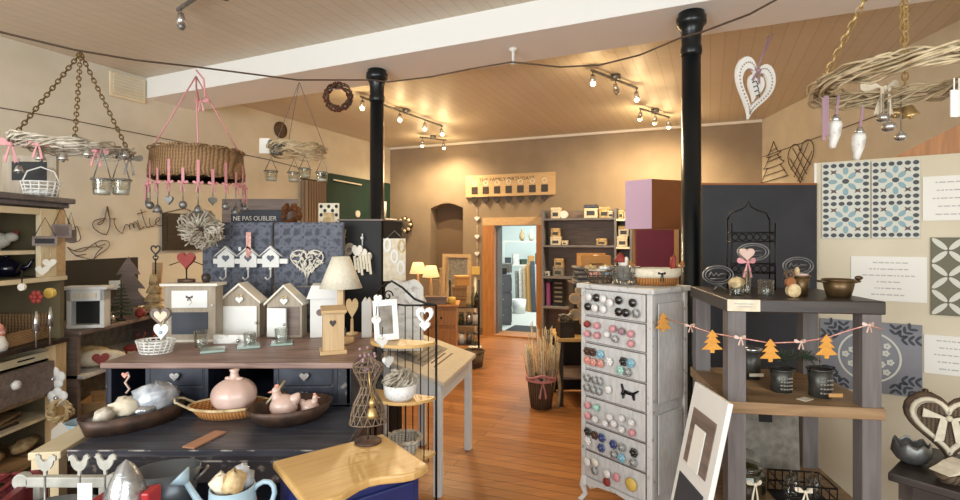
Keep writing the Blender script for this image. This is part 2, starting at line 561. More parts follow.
ANG_L = math.atan2(1, .451)            # run of the left wall
ANG_B = math.atan2(-2.18, 5.55)        # run of the back wall and the beam
M = dict(
    ceiling=board_mat('ceiling_boards', (202, 192, 174), (198, 187, 168), ANG_L, .11, (184, 171, 150), .5, 6., .1),
    floor=board_mat('floor_boards', (164, 112, 67), (140, 91, 52), ANG_B, .1, (80, 50, 28), .3, 1.5, .5, .01),
    plaster=mat('cream_plaster', (206, 199, 181), .9, c2=(196, 188, 168), scale=3, bump=.12),
    taupe=mat('taupe_plaster', (146, 129, 108), .9, c2=(136, 120, 100), scale=3, bump=.1),
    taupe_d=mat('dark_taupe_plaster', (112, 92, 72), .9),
    white_paint=mat('white_paint', (232, 232, 228), .7),
    pale_room=mat('pale_room_plaster', (226, 234, 232), .9),
    pale_floor=mat('pale_room_floor', (196, 198, 190), .6),
    iron=mat('black_iron', (14, 22, 26), .28, .2, spec=.6),
    black=mat('matt_black', (16, 16, 18), .65),
    blackboard=mat('blackboard_paint', (34, 35, 40), .6, c2=(44, 44, 50), scale=4),
    wire=mat('dark_wire', (22, 20, 20), .45, .5),
    brownwire=mat('rusty_wire', (86, 70, 56), .6, .2),
    chainm=mat('old_brass_chain', (120, 98, 62), .4, .7),
    navy=mat('navy_chippy_paint', (26, 31, 44), .5, c2=(52, 57, 70), scale=9, lo=.45, hi=.8, bump=.1),
    navy_edge=mat('worn_navy_edge', (40, 41, 48), .6, c2=(140, 132, 126), scale=24, stretch=(1, 1, 1), detail=7, lo=.56, hi=.7),
    desktop=wood('worn_brown_top', (104, 80, 72), (146, 118, 106), 3, 0, .45, c3=(166, 142, 130)),
    navy_top=wood('worn_navy_top', (38, 41, 50), (62, 65, 74), 3, 0, .32, c3=(104, 103, 106)),
    honey=wood('honey_wood', (192, 152, 92), (206, 168, 106), 3, 0, .42, .1, c3=(180, 138, 78)),
    blue=mat('royal_navy_paint', (24, 34, 84), .4, c2=(34, 44, 98), scale=8),
    oak=wood('pale_oak', (204, 176, 134), (188, 156, 112), 4, 2, .5),
    oakx=wood('pale_oak_flat', (202, 172, 128), (186, 152, 106), 4, 0, .5),
    pine=wood('orange_pine', (186, 128, 72), (160, 106, 56), 3, 2, .45),
    pale_pine=wood('pale_pine', (204, 174, 132), (188, 154, 112), 3, 0, .5),
    greywood=wood('grey_brown_wood', (104, 90, 82), (134, 116, 106), 3, 0, .55),
    greywoodz=wood('grey_lilac_wood', (96, 90, 89), (116, 109, 107), 3, 2, .55),
    darkwood=wood('dark_wood', (40, 33, 29), (60, 50, 43), 3, 0, .4),
    shelfwood=wood('worn_plank', (116, 90, 62), (146, 116, 82), 2.5, 0, .55, c3=(168, 140, 104)),
    tauwood=wood('taupe_wood', (150, 137, 118), (170, 157, 138), 3, 2, .6),
    cream=mat('cream_paint', (222, 208, 176), .55, c2=(210, 194, 158), scale=6),
    olive=mat('olive_paint', (112, 102, 74), .7, c2=(100, 90, 66), scale=6),
    white=mat('chalk_white', (228, 228, 224), .55),
    offwhite=mat('off_white', (222, 216, 202), .6),
    chippy=mat('chippy_white', (216, 214, 208), .6, c2=(170, 162, 152), scale=26, lo=.5, hi=.72, bump=.1),
    chest=mat('brushed_grey_white', (206, 205, 202), .6, c2=(186, 184, 181), scale=16, stretch=(4, 4, 1), lo=.4, hi=.75, bump=.05),
    chest_edge=mat('chest_worn_edge', (208, 207, 204), .6, c2=(150, 146, 140), scale=26, lo=.58, hi=.72, detail=7),
    palegrey=mat('pale_grey_paint', (214, 214, 211), .5),
    greytop=wood('bleached_wood', (216, 208, 190), (200, 188, 166), 3, 0, .35, c3=(230, 224, 210)),
    silver=mat('bright_silver', (200, 200, 198), .25, .9),
    zinc=mat('dull_zinc', (140, 140, 138), .42, .7, c2=(110, 110, 108), scale=20),
    rustmetal=mat('dark_rusted_metal', (66, 52, 46), .5, .5, c2=(96, 72, 58), scale=18),
    brass=mat('aged_brass', (112, 88, 56), .38, .6, c2=(78, 62, 42), scale=16),
    pewter=mat('dark_pewter', (88, 87, 82), .4, .6, c2=(66, 66, 62), scale=18),
    formwire=mat('bronze_grey_wire', (132, 114, 96), .5, .4),
    gold=mat('shiny_gold', (188, 160, 108), .35, .7),
    foil=mat('silver_foil', (186, 188, 190), .25, .75, c2=(150, 152, 154), scale=14, bump=.8),
    film=mat('clear_wrapped_paper', (206, 210, 214), .2, .1, c2=(150, 156, 164), scale=22, bump=.7),
    red=mat('bright_red', (164, 34, 38), .4),
    red_d=mat('brick_red', (140, 48, 40), .6),
    crate_red=mat('old_dark_red', (104, 32, 34), .5),
    pink=mat('rose_ribbon', (202, 138, 142), .6),
    mauve=mat('mauve_ribbon', (150, 120, 130), .6),
    blush=mat('blush_glaze', (196, 164, 150), .35, c2=(212, 184, 172), scale=6, coat=.3),
    ivory=mat('ivory_cloth', (226, 216, 194), .85, c2=(208, 196, 172), scale=30),
    shade=mat('linen_shade', (226, 220, 200), .85, c2=(216, 208, 186), scale=60),
    wicker=weave('brown_wicker', (98, 72, 48), (182, 144, 100), 38),
    wicker_h=weave('honey_wicker', (140, 82, 36), (206, 146, 78), 46),
    wicker_w=weave('whitewashed_wicker', (150, 142, 130), (226, 222, 212), 40),
    wicker_d=weave('dark_wicker', (62, 50, 40), (126, 104, 80), 40),
    twig=mat('peeled_twigs', (206, 190, 156), .7, c2=(150, 130, 96), scale=14),
    twig_w=mat('whitewashed_twigs', (206, 198, 182), .7, c2=(150, 138, 118), scale=20),
    twig_d=mat('dark_twigs', (96, 74, 52), .8, c2=(60, 46, 34), scale=14),
    kraft=mat('kraft_card', (190, 142, 84), .8),
    brownbox=mat('brown_card', (146, 92, 52), .8, c2=(138, 86, 48), scale=5),
    lilac=mat('lilac_card', (218, 188, 214), .75),
    maroon=mat('maroon_panel', (122, 38, 54), .7, c2=(112, 34, 48), scale=6),
    green=mat('bottle_green_board', (18, 50, 42), .7, c2=(22, 56, 48), scale=4),
    navycer=mat('navy_glaze', (16, 18, 40), .15, coat=.6),
    paper=mat('white_paper', (232, 230, 222), .8),
    ink=mat('grey_ink', (176, 174, 168), .8),
    boardcream=mat('cream_display_board', (214, 204, 180), .8, c2=(206, 195, 170), scale=3),
    tile=mat('pale_cement_tile', (206, 206, 194), .6),
    tdark=mat('slate_motif', (74, 78, 82), .7),
    tblue=mat('powder_blue_motif', (138, 166, 172), .7),
    tbrown=mat('taupe_motif', (98, 82, 76), .7),
    tgreen=mat('khaki_tile', (108, 104, 86), .7),
    tgrey=mat('steel_grey_tile', (116, 116, 122), .7, c2=(108, 108, 114), scale=5),
    palemetal=mat('weathered_pale_metal', (172, 170, 160), .55, c2=(150, 148, 138), scale=20),
    stencil=mat('stencil_grey', (136, 136, 141), .7, c2=(126, 126, 132), scale=5),
    clear=glass('clear_glass', (246, 248, 246)),
    greenglass=glass('smoky_glass', (206, 212, 196)),
    straw=mat('dry_straw', (214, 192, 148), .8, c2=(166, 136, 92), scale=30),
    pebble=mat('grey_linen', (150, 144, 134), .85, c2=(120, 114, 104), scale=24),
    slate=mat('slate_grey', (58, 62, 70), .6),
    felt=mat('ochre_felt', (214, 154, 70), .9, c2=(200, 140, 60), scale=60),
    curtain=mat('beige_curtain', (146, 122, 96), .85),
    plush=mat('rust_plush', (122, 74, 32), .9, c2=(86, 50, 24), scale=40, bump=.6),
    leaf=mat('dusty_green', (74, 88, 66), .7, c2=(50, 62, 48), scale=20),
    screen=paper_mat('slate_wallpaper', (64, 68, 80), (104, 108, 120)),
    tablesteel=mat('grey_tray', (92, 98, 104), .35, .5),
    skyblue=mat('pale_blue_enamel', (160, 186, 200), .35),
    bulb=glow('warm_bulb', (255, 226, 170), 14.),
    bulb_lamp=glow('lit_lampshade', (255, 218, 150), 1.0),
    yellow=mat('yellow_glaze', (214, 180, 90), .4),
    purple=mat('purple_card', (140, 70, 130), .6),
    coral=mat('coral_glaze', (208, 136, 122), .35, c2=(226, 186, 170), scale=60, lo=.5, hi=.65),
    aqua=mat('aqua_glaze', (120, 176, 196), .3, c2=(206, 220, 220), scale=60, lo=.55, hi=.65),
    teal=mat('mint_glaze', (160, 206, 190), .35),
    cobalt=mat('cobalt_glaze', (44, 58, 112), .25, c2=(150, 166, 196), scale=60, lo=.56, hi=.68, coat=.4),
    greycer=mat('grey_glaze', (112, 114, 112), .35, c2=(186, 186, 182), scale=70, lo=.45, hi=.6),
    whitecer=mat('white_glaze', (228, 226, 222), .25, c2=(190, 188, 190), scale=70, lo=.5, hi=.75, coat=.4),
    blackcer=mat('black_glaze', (24, 22, 24), .25, c2=(120, 116, 116), scale=60, lo=.58, hi=.68, coat=.4),
    bronzecer=mat('bronze_glaze', (84, 60, 48), .35, .4),
)
# ------------------------------------------------------------------ the room
H = 3.27
LA, LB = (-6.50, -1.5), (-1.63, 9.28)
RA, RB = (3.92, 7.1), (3.17, -1.5)


def frame(A, B):
    """Matrix of a wall: x along it, y outwards, z up; and its length."""
    d = Vector((B[0] - A[0], B[1] - A[1], 0))
    L = d.length
    a = math.atan2(d.y, d.x)
    return Matrix.Translation((A[0], A[1], 0)) @ rot('Z', a), L, a


def onwall(px, py, A, B):
    """Wall coordinates (along, up) of the wall point seen at a photo pixel."""
    k = (px - 480) / F
    dx, dy = B[0] - A[0], B[1] - A[1]
    t = (k * A[1] - A[0]) / (dx - k * dy)
    L = math.hypot(dx, dy)
    d = A[1] + t * dy
    return t * L, CH + (HZ - py) / F * d


WB, LBK, AB = frame(LB, RA)      # back wall
WL, LL, AL = frame(LA, LB)       # left wall
WR, LR, AR = frame(RA, RB)       # right wall
WF, LF, AF = frame(RB, LA)       # shop front behind the eye


def wall(name, W, L, m, holes=(), t=.35):
    mb = MB()
    u = 0
    for (u0, u1, v0, v1) in sorted(holes):
        mb.bx(u, u0, 0, t, 0, H, W)
        if v0 > 0:
            mb.bx(u0, u1, 0, t, 0, v0, W)
        if v1 < H:
            mb.bx(u0, u1, 0, t, v1, H, W)
        u = u1
    mb.bx(u, L, 0, t, 0, H, W)
    return struct(name, mb, m)


d0, _ = onwall(493, 300, LB, RA)
d1, dtop = onwall(537, 225, LB, RA)
dtop -= .0
n0, ntop = onwall(430.5, 203, LB, RA)
n1, _ = onwall(463, 203, LB, RA)
wall('wall_back', WB, LBK, M['taupe'], [(n0, n1, .9, ntop), (d0, d1, 0, dtop)])
# niche: arched head and recessed back
arc = [(n0, ntop), (n0, ntop - .1)] + [(n0 + (n1 - n0) * i / 10, ntop - .1 + .09 * math.sin(PI * i / 10)) for i in range(11)] + [(n1, ntop - .1), (n1, ntop)]
mb = MB().prism(arc, 0, .3, WB)
struct('wall_back_niche_head', mb, M['taupe'])
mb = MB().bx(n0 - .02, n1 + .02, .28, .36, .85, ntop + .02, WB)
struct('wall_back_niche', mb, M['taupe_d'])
wall('wall_left', WL, LL, M['plaster'])
wall('wall_right', WR, LR, M['plaster'])
wall('wall_front', WF, LF, M['plaster'], [(.4, 3.4, .7, 2.75), (4.6, 8.6, .7, 2.75)])
mb = MB()
mb.prism([(LA[0] - .6, -1.9), (RB[0] + .6, -1.9), (RA[0] + .6, RA[1] + .3), (LB[0] - .1, LB[1] + .5), (LB[0] - .6, LB[1] + .3)], 0, .1, Matrix(((1, 0, 0, 0), (0, 0, 1, 0), (0, -1, 0, 0), (0, 0, 0, 1))))
struct('floor', mb, M['floor'])
mb = MB()
mb.prism([(LA[0] - .6, -1.9), (RB[0] + .6, -1.9), (RA[0] + .6, RA[1] + .3), (LB[0] - .1, LB[1] + .5), (LB[0] - .6, LB[1] + .3)], -H - .1, -H, Matrix(((1, 0, 0, 0), (0, 0, 1, 0), (0, -1, 0, 0), (0, 0, 0, 1))))
struct('ceiling', mb, M['ceiling'])
# the plastered beam across the room, on the run of the back wall
BA = Vector((-3.44, 5.27, 0))
BW = Matrix.Translation(BA) @ rot('Z', ANG_B - .045)
struct('trim_1', MB().bx(-.4, 8.2, 0, .56, 3.06, H, BW), M['white_paint'])
# thin ceiling mouldings of the back wall
struct('trim_2', MB().bx(0, LBK, -.03, 0, H - .035, H, WB), M['offwhite'])
# skirtings
struct('baseboard_left', MB().bx(0, LL, -.02, 0, 0, .12, WL), M['taupe'])
struct('baseboard_right', MB().bx(0, LR, -.02, 0, 0, .12, WR), M['taupe'])
mb = MB().bx(0, d0 - .15, -.02, 0, 0, .12, WB).bx(d1 + .12, LBK, -.02, 0, 0, .12, WB)
struct('baseboard_back', mb, M['taupe_d'])
# surface cables running along both side walls
def cable(W, L, pts, A, B):
    q = []
    for px, py in pts:
        u, v = onwall(px, py, A, B)
        q.append(W @ Vector((u, -.012, v)))
    return MB().tube(q, .004, 6)


tag(cable(WL, LL, [(-60, 96), (0, 108), (60, 118), (140, 134), (200, 146), (265, 159), (300, 168)], LA, LB).build('wall_cable', M['brownwire']),
    'thin dark cable running along the cream wall above the cursive wire word', 'cable')
tag(cable(WR, LR, [(763, 157), (800, 144), (880, 115), (960, 85), (1000, 70)], RA, RB).build('wall_cable', M['brownwire']),
    'thin dark cable running along the cream wall above the wire fir tree', 'cable')

# door 1: timber casing and lining of the opening to the back room
mb = MB()
mb.bx(d0 - .17, d0, -.05, .02, 0, dtop + .12, WB)
mb.bx(d0, d0 + .03, -.05, .1, 0, dtop, WB)
o = struct('door_1', mb, M['pine'], .006)
mb = MB().bx(d1, d1 + .1, -.05, .36, 0, dtop + .12, WB)
p = mb.build('door_jamb', M['pine'], o)
mb = MB().bx(d0 - .17, d1 + .16, -.052, .02, dtop, dtop + .13, WB)
p = mb.build('door_head', M['pale_pine'], o)
mb = MB().bx(d0, d0 + .04, .1, .36, 0, dtop, WB)
p = mb.build('door_lining', M['greywoodz'], o)
mb = MB().bx(d0 - .17, d1 + .12, -.06, .4, 0, .025, WB)
p = mb.build('door_threshold', M['pine'], o)

# the pale back room behind the door
mb = MB()
mb.bx(d0 - 1.5, d0 - 1.4, .35, 4.6, 0, 2.9, WB).bx(d0 - 1.5, d1 + 2.6, 4.5, 4.6, 0, 2.9, WB).bx(d1 + 2.5, d1 + 2.6, .35, 4.6, 0, 2.9, WB)
mb.bx(d0 - 1.5, d1 + 2.6, .35, 4.6, 2.9, 3.0, WB)
mb.bx(d0 - 1.5, d0, .352, .37, 0, 2.9, WB).bx(d1 + .1, d1 + 2.6, .352, .37, 0, 2.9, WB)
struct('wall_store', mb, M['pale_room'])
struct('floor_store', MB().bx(d0 - 1.5, d1 + 2.6, .35, 4.6, -.08, 0, WB), M['pale_floor'])


# cast-iron columns under the beam
def column(x, y, label):
    t = thing('iron_column', label, 'column', (x, y, 0))
    MB().lathe([(.12, 0), (.12, .05), (.09, .09), (.072, .16), (.068, .3), (.058, 2.78)], 24).build('shaft', M['iron'], t)
    MB().lathe([(.058, 2.78), (.066, 2.8), (.066, 2.83), (.06, 2.85), (.062, 2.93), (.078, 2.975), (.092, 2.985), (.092, 3.03), (.08, 3.035), (.08, 3.06)], 24).build('capital', M['iron'], t)
    return t


column(-.887, 4.4, 'black cast-iron column standing behind the dark screen and the green board')
column(1.36, 3.29, 'black cast-iron column standing beside the white knob chest')

# wall fittings
u, v = onwall(127, 88, LA, LB)
t = thing('wall_vent', 'square cream vent cover on the wall under the ceiling', 'vent', WL @ Vector((u, -.002, v)), AL)
MB().bx(-.17, .17, -.02, 0, -.12, .12).build('vent_frame', M['cream'], t, bevel=.005)
mb = MB()
for i in range(7):
    mb.bx(-.14, .14, -.028, -.02, -.095 + i * .03, -.08 + i * .03)
mb.build('louvre', M['plaster'], t)
u, v = onwall(280, 130, LA, LB)
t = thing('round_plaque', 'small round dark plaque on the cream wall above the jar ring', 'plaque', WL @ Vector((u, -.002, v)), AL)
m_ = rot('X', PI / 2)
MB().lathe([(0, 0), (.11, 0), (.11, .02), (.09, .03), (0, .03)], 24, m=m_).build('disc', M['twig_d'], t)
MB().prism(heart(.09, .09), -.035, -.028).build('motif', M['brownwire'], t)


# ceiling spot tracks
def track(a, b, lamps, label, group=None):
    """Ceiling bar from a to b with spot heads at the given shares; lit flags."""
    a, b = Vector(a), Vector(b)
    t = thing('spot_track', label, 'ceiling light', a)
    d = b - a
    MB().bar((0, 0, -.05), d + Vector((0, 0, -.05)), .018, .022).build('bar', M['zinc'], t)
    mb = MB()
    c = d * .5
    mb.lathe([(.05, -.05), (.05, 0)], 18, (c.x, c.y, 0)).build('ceiling_rose', M['zinc'], t)
    for s, lit, tilt in lamps:
        p = d * s + Vector((0, 0, -.06))
        dr = Vector(tilt).normalized()
        h = MB().cyl(p, p + Vector((0, 0, -.06)), .006).cyl(p + Vector((0, 0, -.06)) - dr * .03, p + Vector((0, 0, -.06)) + dr * .05, .02, .034).build('spot_head', M['silver'], t)
        q = p + Vector((0, 0, -.06)) + dr * .058
        MB().ball(q, .026, 10).build('bulb', M['bulb'] if lit else M['zinc'], h)
        if lit:
            BULBS.append((a + q + dr * .05, dr))
    return t


BULBS = []
dn = (0, -.2, -1)
track((-1.35, 5.77, H), (-.53, 7.29, H), [(.02, 1, dn), (.42, 1, (.1, -.5, -1)), (.74, 1, dn), (.98, 1, (.2, -.4, -1))], 'ceiling spot track with four lit heads, seen beside the iron column by the green board')
track((-.95, 8.05, H), (-.55, 8.3, H), [(.1, 1, (-.1, .3, -1)), (.9, 1, (.1, .3, -1))], 'short ceiling spot track near the back wall, above the arched niche')
track((1.06, 4.87, H), (1.68, 5.46, H), [(.03, 1, dn), (.5, 0, (.3, .2, -1)), (.98, 1, dn)], 'ceiling spot track with a dark middle head beside the white knob chest column')
track((1.97, 6.3, H), (2.5, 6.75, H), [(.02, 1, (.05, .55, -1)), (.5, 1, (.05, .6, -1)), (.98, 1, (.1, .4, -1))], 'ceiling spot track nearest the back right corner, three lit heads')
track((-1.5, 3.1, H), (-2.13, 3.6, H), [(.1, 0, dn), (.93, 0, (0, .1, -1))], 'unlit ceiling spot track on the ceiling in front of the white beam')
# string slung between wall, columns and hook, from which the hangings hang
path = [P(-90, 8, 2.35), P(0, 32, 2.6), P(75, 50, 2.82), P(135, 60, 3.03), P(197, 67, 3.275), P(298, 80, 3.77), P(372, 80, 4.28)]
path += [P(388, 82, 4.28), P(430, 77, 4.05), P(470, 69, 3.95), P(512, 62, 3.86)]
path += [P(560, 67, 3.7), P(600, 65, 3.57), P(640, 55, 3.43), P(680, 38, 3.18), P(702, 32, 3.12), P(750, 14, 2.75), P(790, -8, 2.5)]
tag(MB().tube(path, .006, 6).build('slung_rope', M['brownwire']), 'dark rope slung from the wall past both iron columns under the beam', 'rope')
mb = MB()
q = P(513, 50, 3.9)
mb.lathe([(.03, 0), (.03, -.015), (.01, -.02), (.01, -.1), (.018, -.105), (.018, -.12)], 12, (q.x, q.y, 3.06))
tag(mb.build('ceiling_hook', M['white']), 'small white hook under the beam holding up the dark slung rope', 'hook')

# shop-front windows behind the eye
for k, (a, b) in enumerate(((.4, 3.4), (4.6, 8.6))):
    mb = MB()
    for x in (a, (a + b) / 2 - .03, b - .06):
        mb.bx(x, x + .06, .1, .16, .7, 2.75, WF)
    for z_ in (.7, 2.69):
        mb.bx(a, b, .1, .16, z_, z_ + .06, WF)
    struct('window_%d' % (k + 1), mb, M['white_paint'])
# ================================================================== left side
# ---- cream cupboard along the left, front facing the room (+x)
X0 = -2.36
t = thing('cream_cupboard', 'tall cream cupboard with open shelves and one brown drawer at the left edge', 'cupboard', (X0, 2.90, 0))
# local: x = into the room, y = depth (far end at 0, towards the eye negative)
W_, D_ = 1.25, .45
mb = MB().bx(-D_, 0, -W_, -W_ + .03, 0, 1.78).bx(-D_, 0, -.03, 0, 0, 1.78).bx(-D_, -D_ + .02, -W_, 0, 0, 1.78)
mb.build('carcass', M['olive'], t)
mb = MB().bx(-D_ - .03, .045, -W_ - .05, .03, 1.805, 1.835).bx(-D_ - .01, .02, -W_ - .02, .015, 1.78, 1.805)
mb.build('cornice', M['greywoodz'], t, bevel=.006)
mb = MB().bx(-.015, .012, -.17, -.065, 1.40, 1.77).bx(-.015, .011, -W_, -.171, 1.735, 1.77).bx(-.015, .02, -W_, 0, 1.375, 1.399)
mb.build('face_frame', M['cream'], t, bevel=.003)
MB().bx(-.02, .008, -.065, -.0, 1.40, 1.77).build('pilaster', M['pale_pine'], t)
MB().bx(-D_, -.02, -W_, -.03, 1.525, 1.545).build('shelf', M['cream'], t)
MB().bx(-D_, -.005, -W_, -.03, 1.385, 1.40).build('shelf', M['olive'], t)
MB().bx(-D_, .03, -W_, 0, 1.025, 1.05).build('counter', M['darkwood'], t, bevel=.003)
MB().bx(-.05, .012, -.07, 0, .3, 1.025).build('post', M['oak'], t)
MB().bx(-D_, -.01, -W_, -.03, .745, .762).build('shelf', M['shelfwood'], t)
dr = MB().bx(-.03, .008, -W_, -.075, .765, .935).build('drawer', M['greywood'], t, bevel=.004)
mb = MB().bx(-.40, -.03, -W_, -.09, .77, .785)
mb.build('drawer_box', M['pale_pine'], dr)
mb = MB()
mb.lathe([(0, 0), (.012, 0), (.012, .01), (.026, .018), (.02, .032), (0, .036)], 14, m=tr(.008, -.33, .87) @ rot('Y', PI / 2))
mb.build('knob', M['whitecer'], dr)
MB().bx(-D_, .02, -W_, 0, .42, .45).build('shelf', M['shelfwood'], t, bevel=.003)
MB().bx(-D_, -.02, -W_, -.03, .62, .635).build('shelf', M['cream'], t)
MB().bx(-D_, -.02, -W_, -.03, .16, .19).build('shelf', M['shelfwood'], t)
# pale open tray above the drawer
t = thing('letter_tray', 'open cream wooden tray lying on top of the brown drawer', 'tray', (X0 - .13, 2.69, .9365))
mb = MB().bx(-.1, .1, -.16, .16, 0, .01).bx(-.1, -.09, -.16, .16, 0, .06).bx(.09, .1, -.16, .16, 0, .05).bx(-.1, .1, -.16, -.15, 0, .06).bx(-.1, .1, .15, .16, 0, .06)
mb.build('tray_body', M['cream'], t)
MB().bx(.1, .102, -.05, .05, .028, .036).build('slot', M['black'], t)
# folded napkins in the drawer
for k in range(2):
    mb = MB()
    for j in range(3):
        mb.bx(-.08, .08, -.1, .1, j * .012, j * .012 + .010)
    solo('folded_napkin', mb, M['straw'], ['straw-coloured folded napkins in the drawer at the left edge', 'pale folded napkins in the drawer beside the cream tray'][k], 'napkin', (X0 - .14, 2.33 + k * .22, .786 + k * .0), .2, bevel=.003)
# ceramic hen on the upper shelf
t = thing('ceramic_hen', 'small white ceramic hen with a red comb on the cupboard top shelf', 'figurine', P(17, 233, 2.78) + Vector((-.12, 0, -.0)), .2)
t.location.z = 1.546
MB().ball((0, 0, .05), (.075, .045, .048)).ball((-.07, 0, .075), (.03, .02, .03)).ball((.075, 0, .07), (.035, .028, .026)).lathe([(.03, 0), (.02, .01), (.02, .02)], 12).build('body', M['offwhite'], t)
MB().ball((-.02, 0, .095), (.03, .012, .018)).ball((.098, 0, .095), (.012, .006, .012)).build('comb', M['red_d'], t)
# navy teapots
tp = thing('teapot', 'glossy navy teapot on the lower cupboard shelf, nearest the cream stile', 'teapot', (X0 - .2, 2.76, 1.401), .6)
tp.scale = (.8, .8, .8)
MB().lathe([(.0, 0), (.05, 0), (.082, .03), (.09, .06), (.075, .095), (.04, .11), (.042, .114), (.02, .125), (.0, .128)], 20).ball((0, 0, .137), .014).build('pot', M['navycer'], tp)
MB().tube([(.08, 0, .05), (.115, 0, .07), (.13, 0, .105), (.145, 0, .11)], [.02, .014, .01, .009], 8).build('spout', M['navycer'], tp)
MB().tube([(-.07, 0, .09), (-.12, 0, .09), (-.13, 0, .055), (-.08, 0, .035)], .008, 6).build('handle', M['navycer'], tp)
dup(tp, (X0 - .2, 2.52, 1.401), .3, 'glossy navy teapot on the lower cupboard shelf, the one at the photo edge')
# hanging little slates, hearts on the stile
def slate(px, py, d, w, h, label, m=M['black']):
    q = P(px, py, d)
    t = thing('slate_sign', label, 'sign', q, .5)
    MB().bx(-w / 2, w / 2, -.005, .005, -h / 2, h / 2).build('board', M['greywood'], t)
    MB().bx(-w / 2 + .012, w / 2 - .012, -.007, -.004, -h / 2 + .012, h / 2 - .012).build('writing_area', m, t)
    MB().tube([(-w * .42, 0, h / 2), (0, .0, h / 2 + .1), (w * .42, 0, h / 2)], .0025, 5).build('string', M['brownwire'], t)


slate(45, 241, 2.72, .105, .05, 'little black slate sign hung on the cream cupboard stile')
slate(62, 231, 2.80, .085, .075, 'square brown slate sign hung past the cupboard corner', M['tbrown'])
slate(71, 236, 2.90, .05, .07, 'narrow wire-framed sign hung nearest the wire bird', M['greywood'])
for k, (px, py) in enumerate(((43, 271), (50, 264))):
    q = P(px, py, 2.74)
    t = thing('fabric_heart', ['cream fabric heart hung lowest on the cupboard stile', 'cream fabric heart hung just above its twin on the cupboard stile'][k], 'heart', q, .5)
    MB().prism(heart(.06, .055), -.012, .012).build('heart_body', M['offwhite'], t, bevel=.006)
    MB().tube([(0, 0, .02), (.005, 0, .1)], .0025, 5).build('string', M['straw'], t)
# white wire basket in front of a dark picture on top of the cupboard
t = thing('wire_basket', 'white wire basket of wound wire standing on the cupboard cornice', 'basket', (-2.44, 2.84, 1.836), .3)
t.scale = (.78, .78, .85)
mb = MB()
for k in range(5):
    mb.tube([(math.cos(a) * (.09 + .006 * k), math.sin(a) * (.07 + .004 * k), .004 + k * .024) for a in [2 * PI * i / 20 for i in range(20)]], .005, 5, True)
for i in range(14):
    a = 2 * PI * i / 14
    mb.tube([(math.cos(a) * .09, math.sin(a) * .07, .004), (math.cos(a) * .115, math.sin(a) * .087, .105)], .005, 5)
mb.tube([(math.cos(a) * .06, math.sin(a) * .05, .03) for a in [2 * PI * i / 14 for i in range(14)]], .02, 6, True)
mb.build('basket_body', M['white'], t)
MB().tube([(-.11, 0, .1), (-.08, 0, .17), (0, 0, .2), (.08, 0, .17), (.11, 0, .1)], .005, 5).build('handle', M['white'], t)
t = thing('dark_picture', 'dark unframed picture panel standing behind the white wire basket', 'picture', (-2.54, 2.89, 1.836), .1)
MB().bx(-.14, .14, -.01, .01, 0, .24).build('frame', M['tauwood'], t)
MB().bx(-.09, .09, -.014, -.009, .1, .205).build('panel', M['black'], t)
# counter: low wicker basket with three flower sticks
t = thing('low_wicker_basket', 'low grey-brown wicker basket on the cupboard counter below the teapots', 'basket', (X0 - .2, 2.60, 1.051), .12)
mb = MB().bx(-.16, .16, -.25, .25, 0, .012).bx(-.17, -.155, -.26, .26, 0, .15).bx(.155, .17, -.26, .26, 0, .075).bx(-.17, .17, -.26, -.245, 0, .1).bx(-.17, .17, .245, .26, 0, .14)
mb.build('basket_body', M['wicker'], t, bevel=.005)
def stick(px, py, d, z0, c, head, label):
    q = P(px, py, d)
    t = thing('flower_stick', label, 'ornament', (q.x, q.y, z0))
    hh = q.z - z0
    MB().cyl((0, 0, 0), (0, 0, hh - .1), .004).lathe([(.006, 0), (.018, .0), (.012, .05), (.005, .1)], 10, (0, 0, hh - .17)).build('stick_body', M['silver'], t)
    mb = MB()
    if head == 'flower':
        for i in range(6):
            a = i * PI / 3
            mb.ball((math.cos(a) * .022, 0, hh + math.sin(a) * .022), (.014, .008, .014), 8)
        mb.ball((0, -.004, hh), .013, 8)
    else:
        mb.prism(disc(.026, .026, 18, 0, hh), -.01, .01)
    mb.build('head', c, t)


stick(36, 297, 2.55, 1.064, M['red_d'], 'flower', 'red-headed flower stick standing in the low wicker basket')
stick(50, 293, 2.62, 1.064, M['yellow'], 'disc', 'yellow button-headed stick standing in the low wicker basket')
t = thing('hook_ornament', 'small pale disc hanging on a bent wire above the wicker basket', 'ornament', P(22, 287, 2.5))
MB().prism(disc(.018, .018, 16), -.006, .006).build('disc', M['offwhite'], t)
MB().tube([(0, 0, .018), (0, 0, .07), (-.01, 0, .085), (-.03, 0, .07), (-.05, .05, .11)], .003, 5).build('hook', M['wire'], t)
t = thing('plush_figure', 'small pink and white figure at the photo edge on the cupboard counter', 'figurine', (X0 - .02, 2.53, 1.051), .3)
MB().lathe([(.03, 0), (.035, .03), (.02, .07), (.0, .085)], 14).build('body', M['offwhite'], t)
MB().ball((0, 0, .09), .024).lathe([(.026, .1), (.015, .125), (0, .14)], 12).build('head', M['coral'], t)
# white fabric flower bunch hung on the post
t = thing('fabric_flower', 'white five-petal fabric flower hung on the cupboard post below the drawer', 'flower', P(56, 378, 2.84))
mb = MB()
for i in range(5):
    a = PI / 2 + i * 2 * PI / 5
    mb.ball((math.cos(a) * .035, -.01, math.sin(a) * .035), (.03, .012, .03), 10)
mb.build('petals', M['white'], t)
MB().ball((0, -.022, 0), .014, 8).build('centre', M['silver'], t)
t2 = dup(t, P(59, 397, 2.8), None, 'lower white fabric flower hung on the cupboard post', .9)
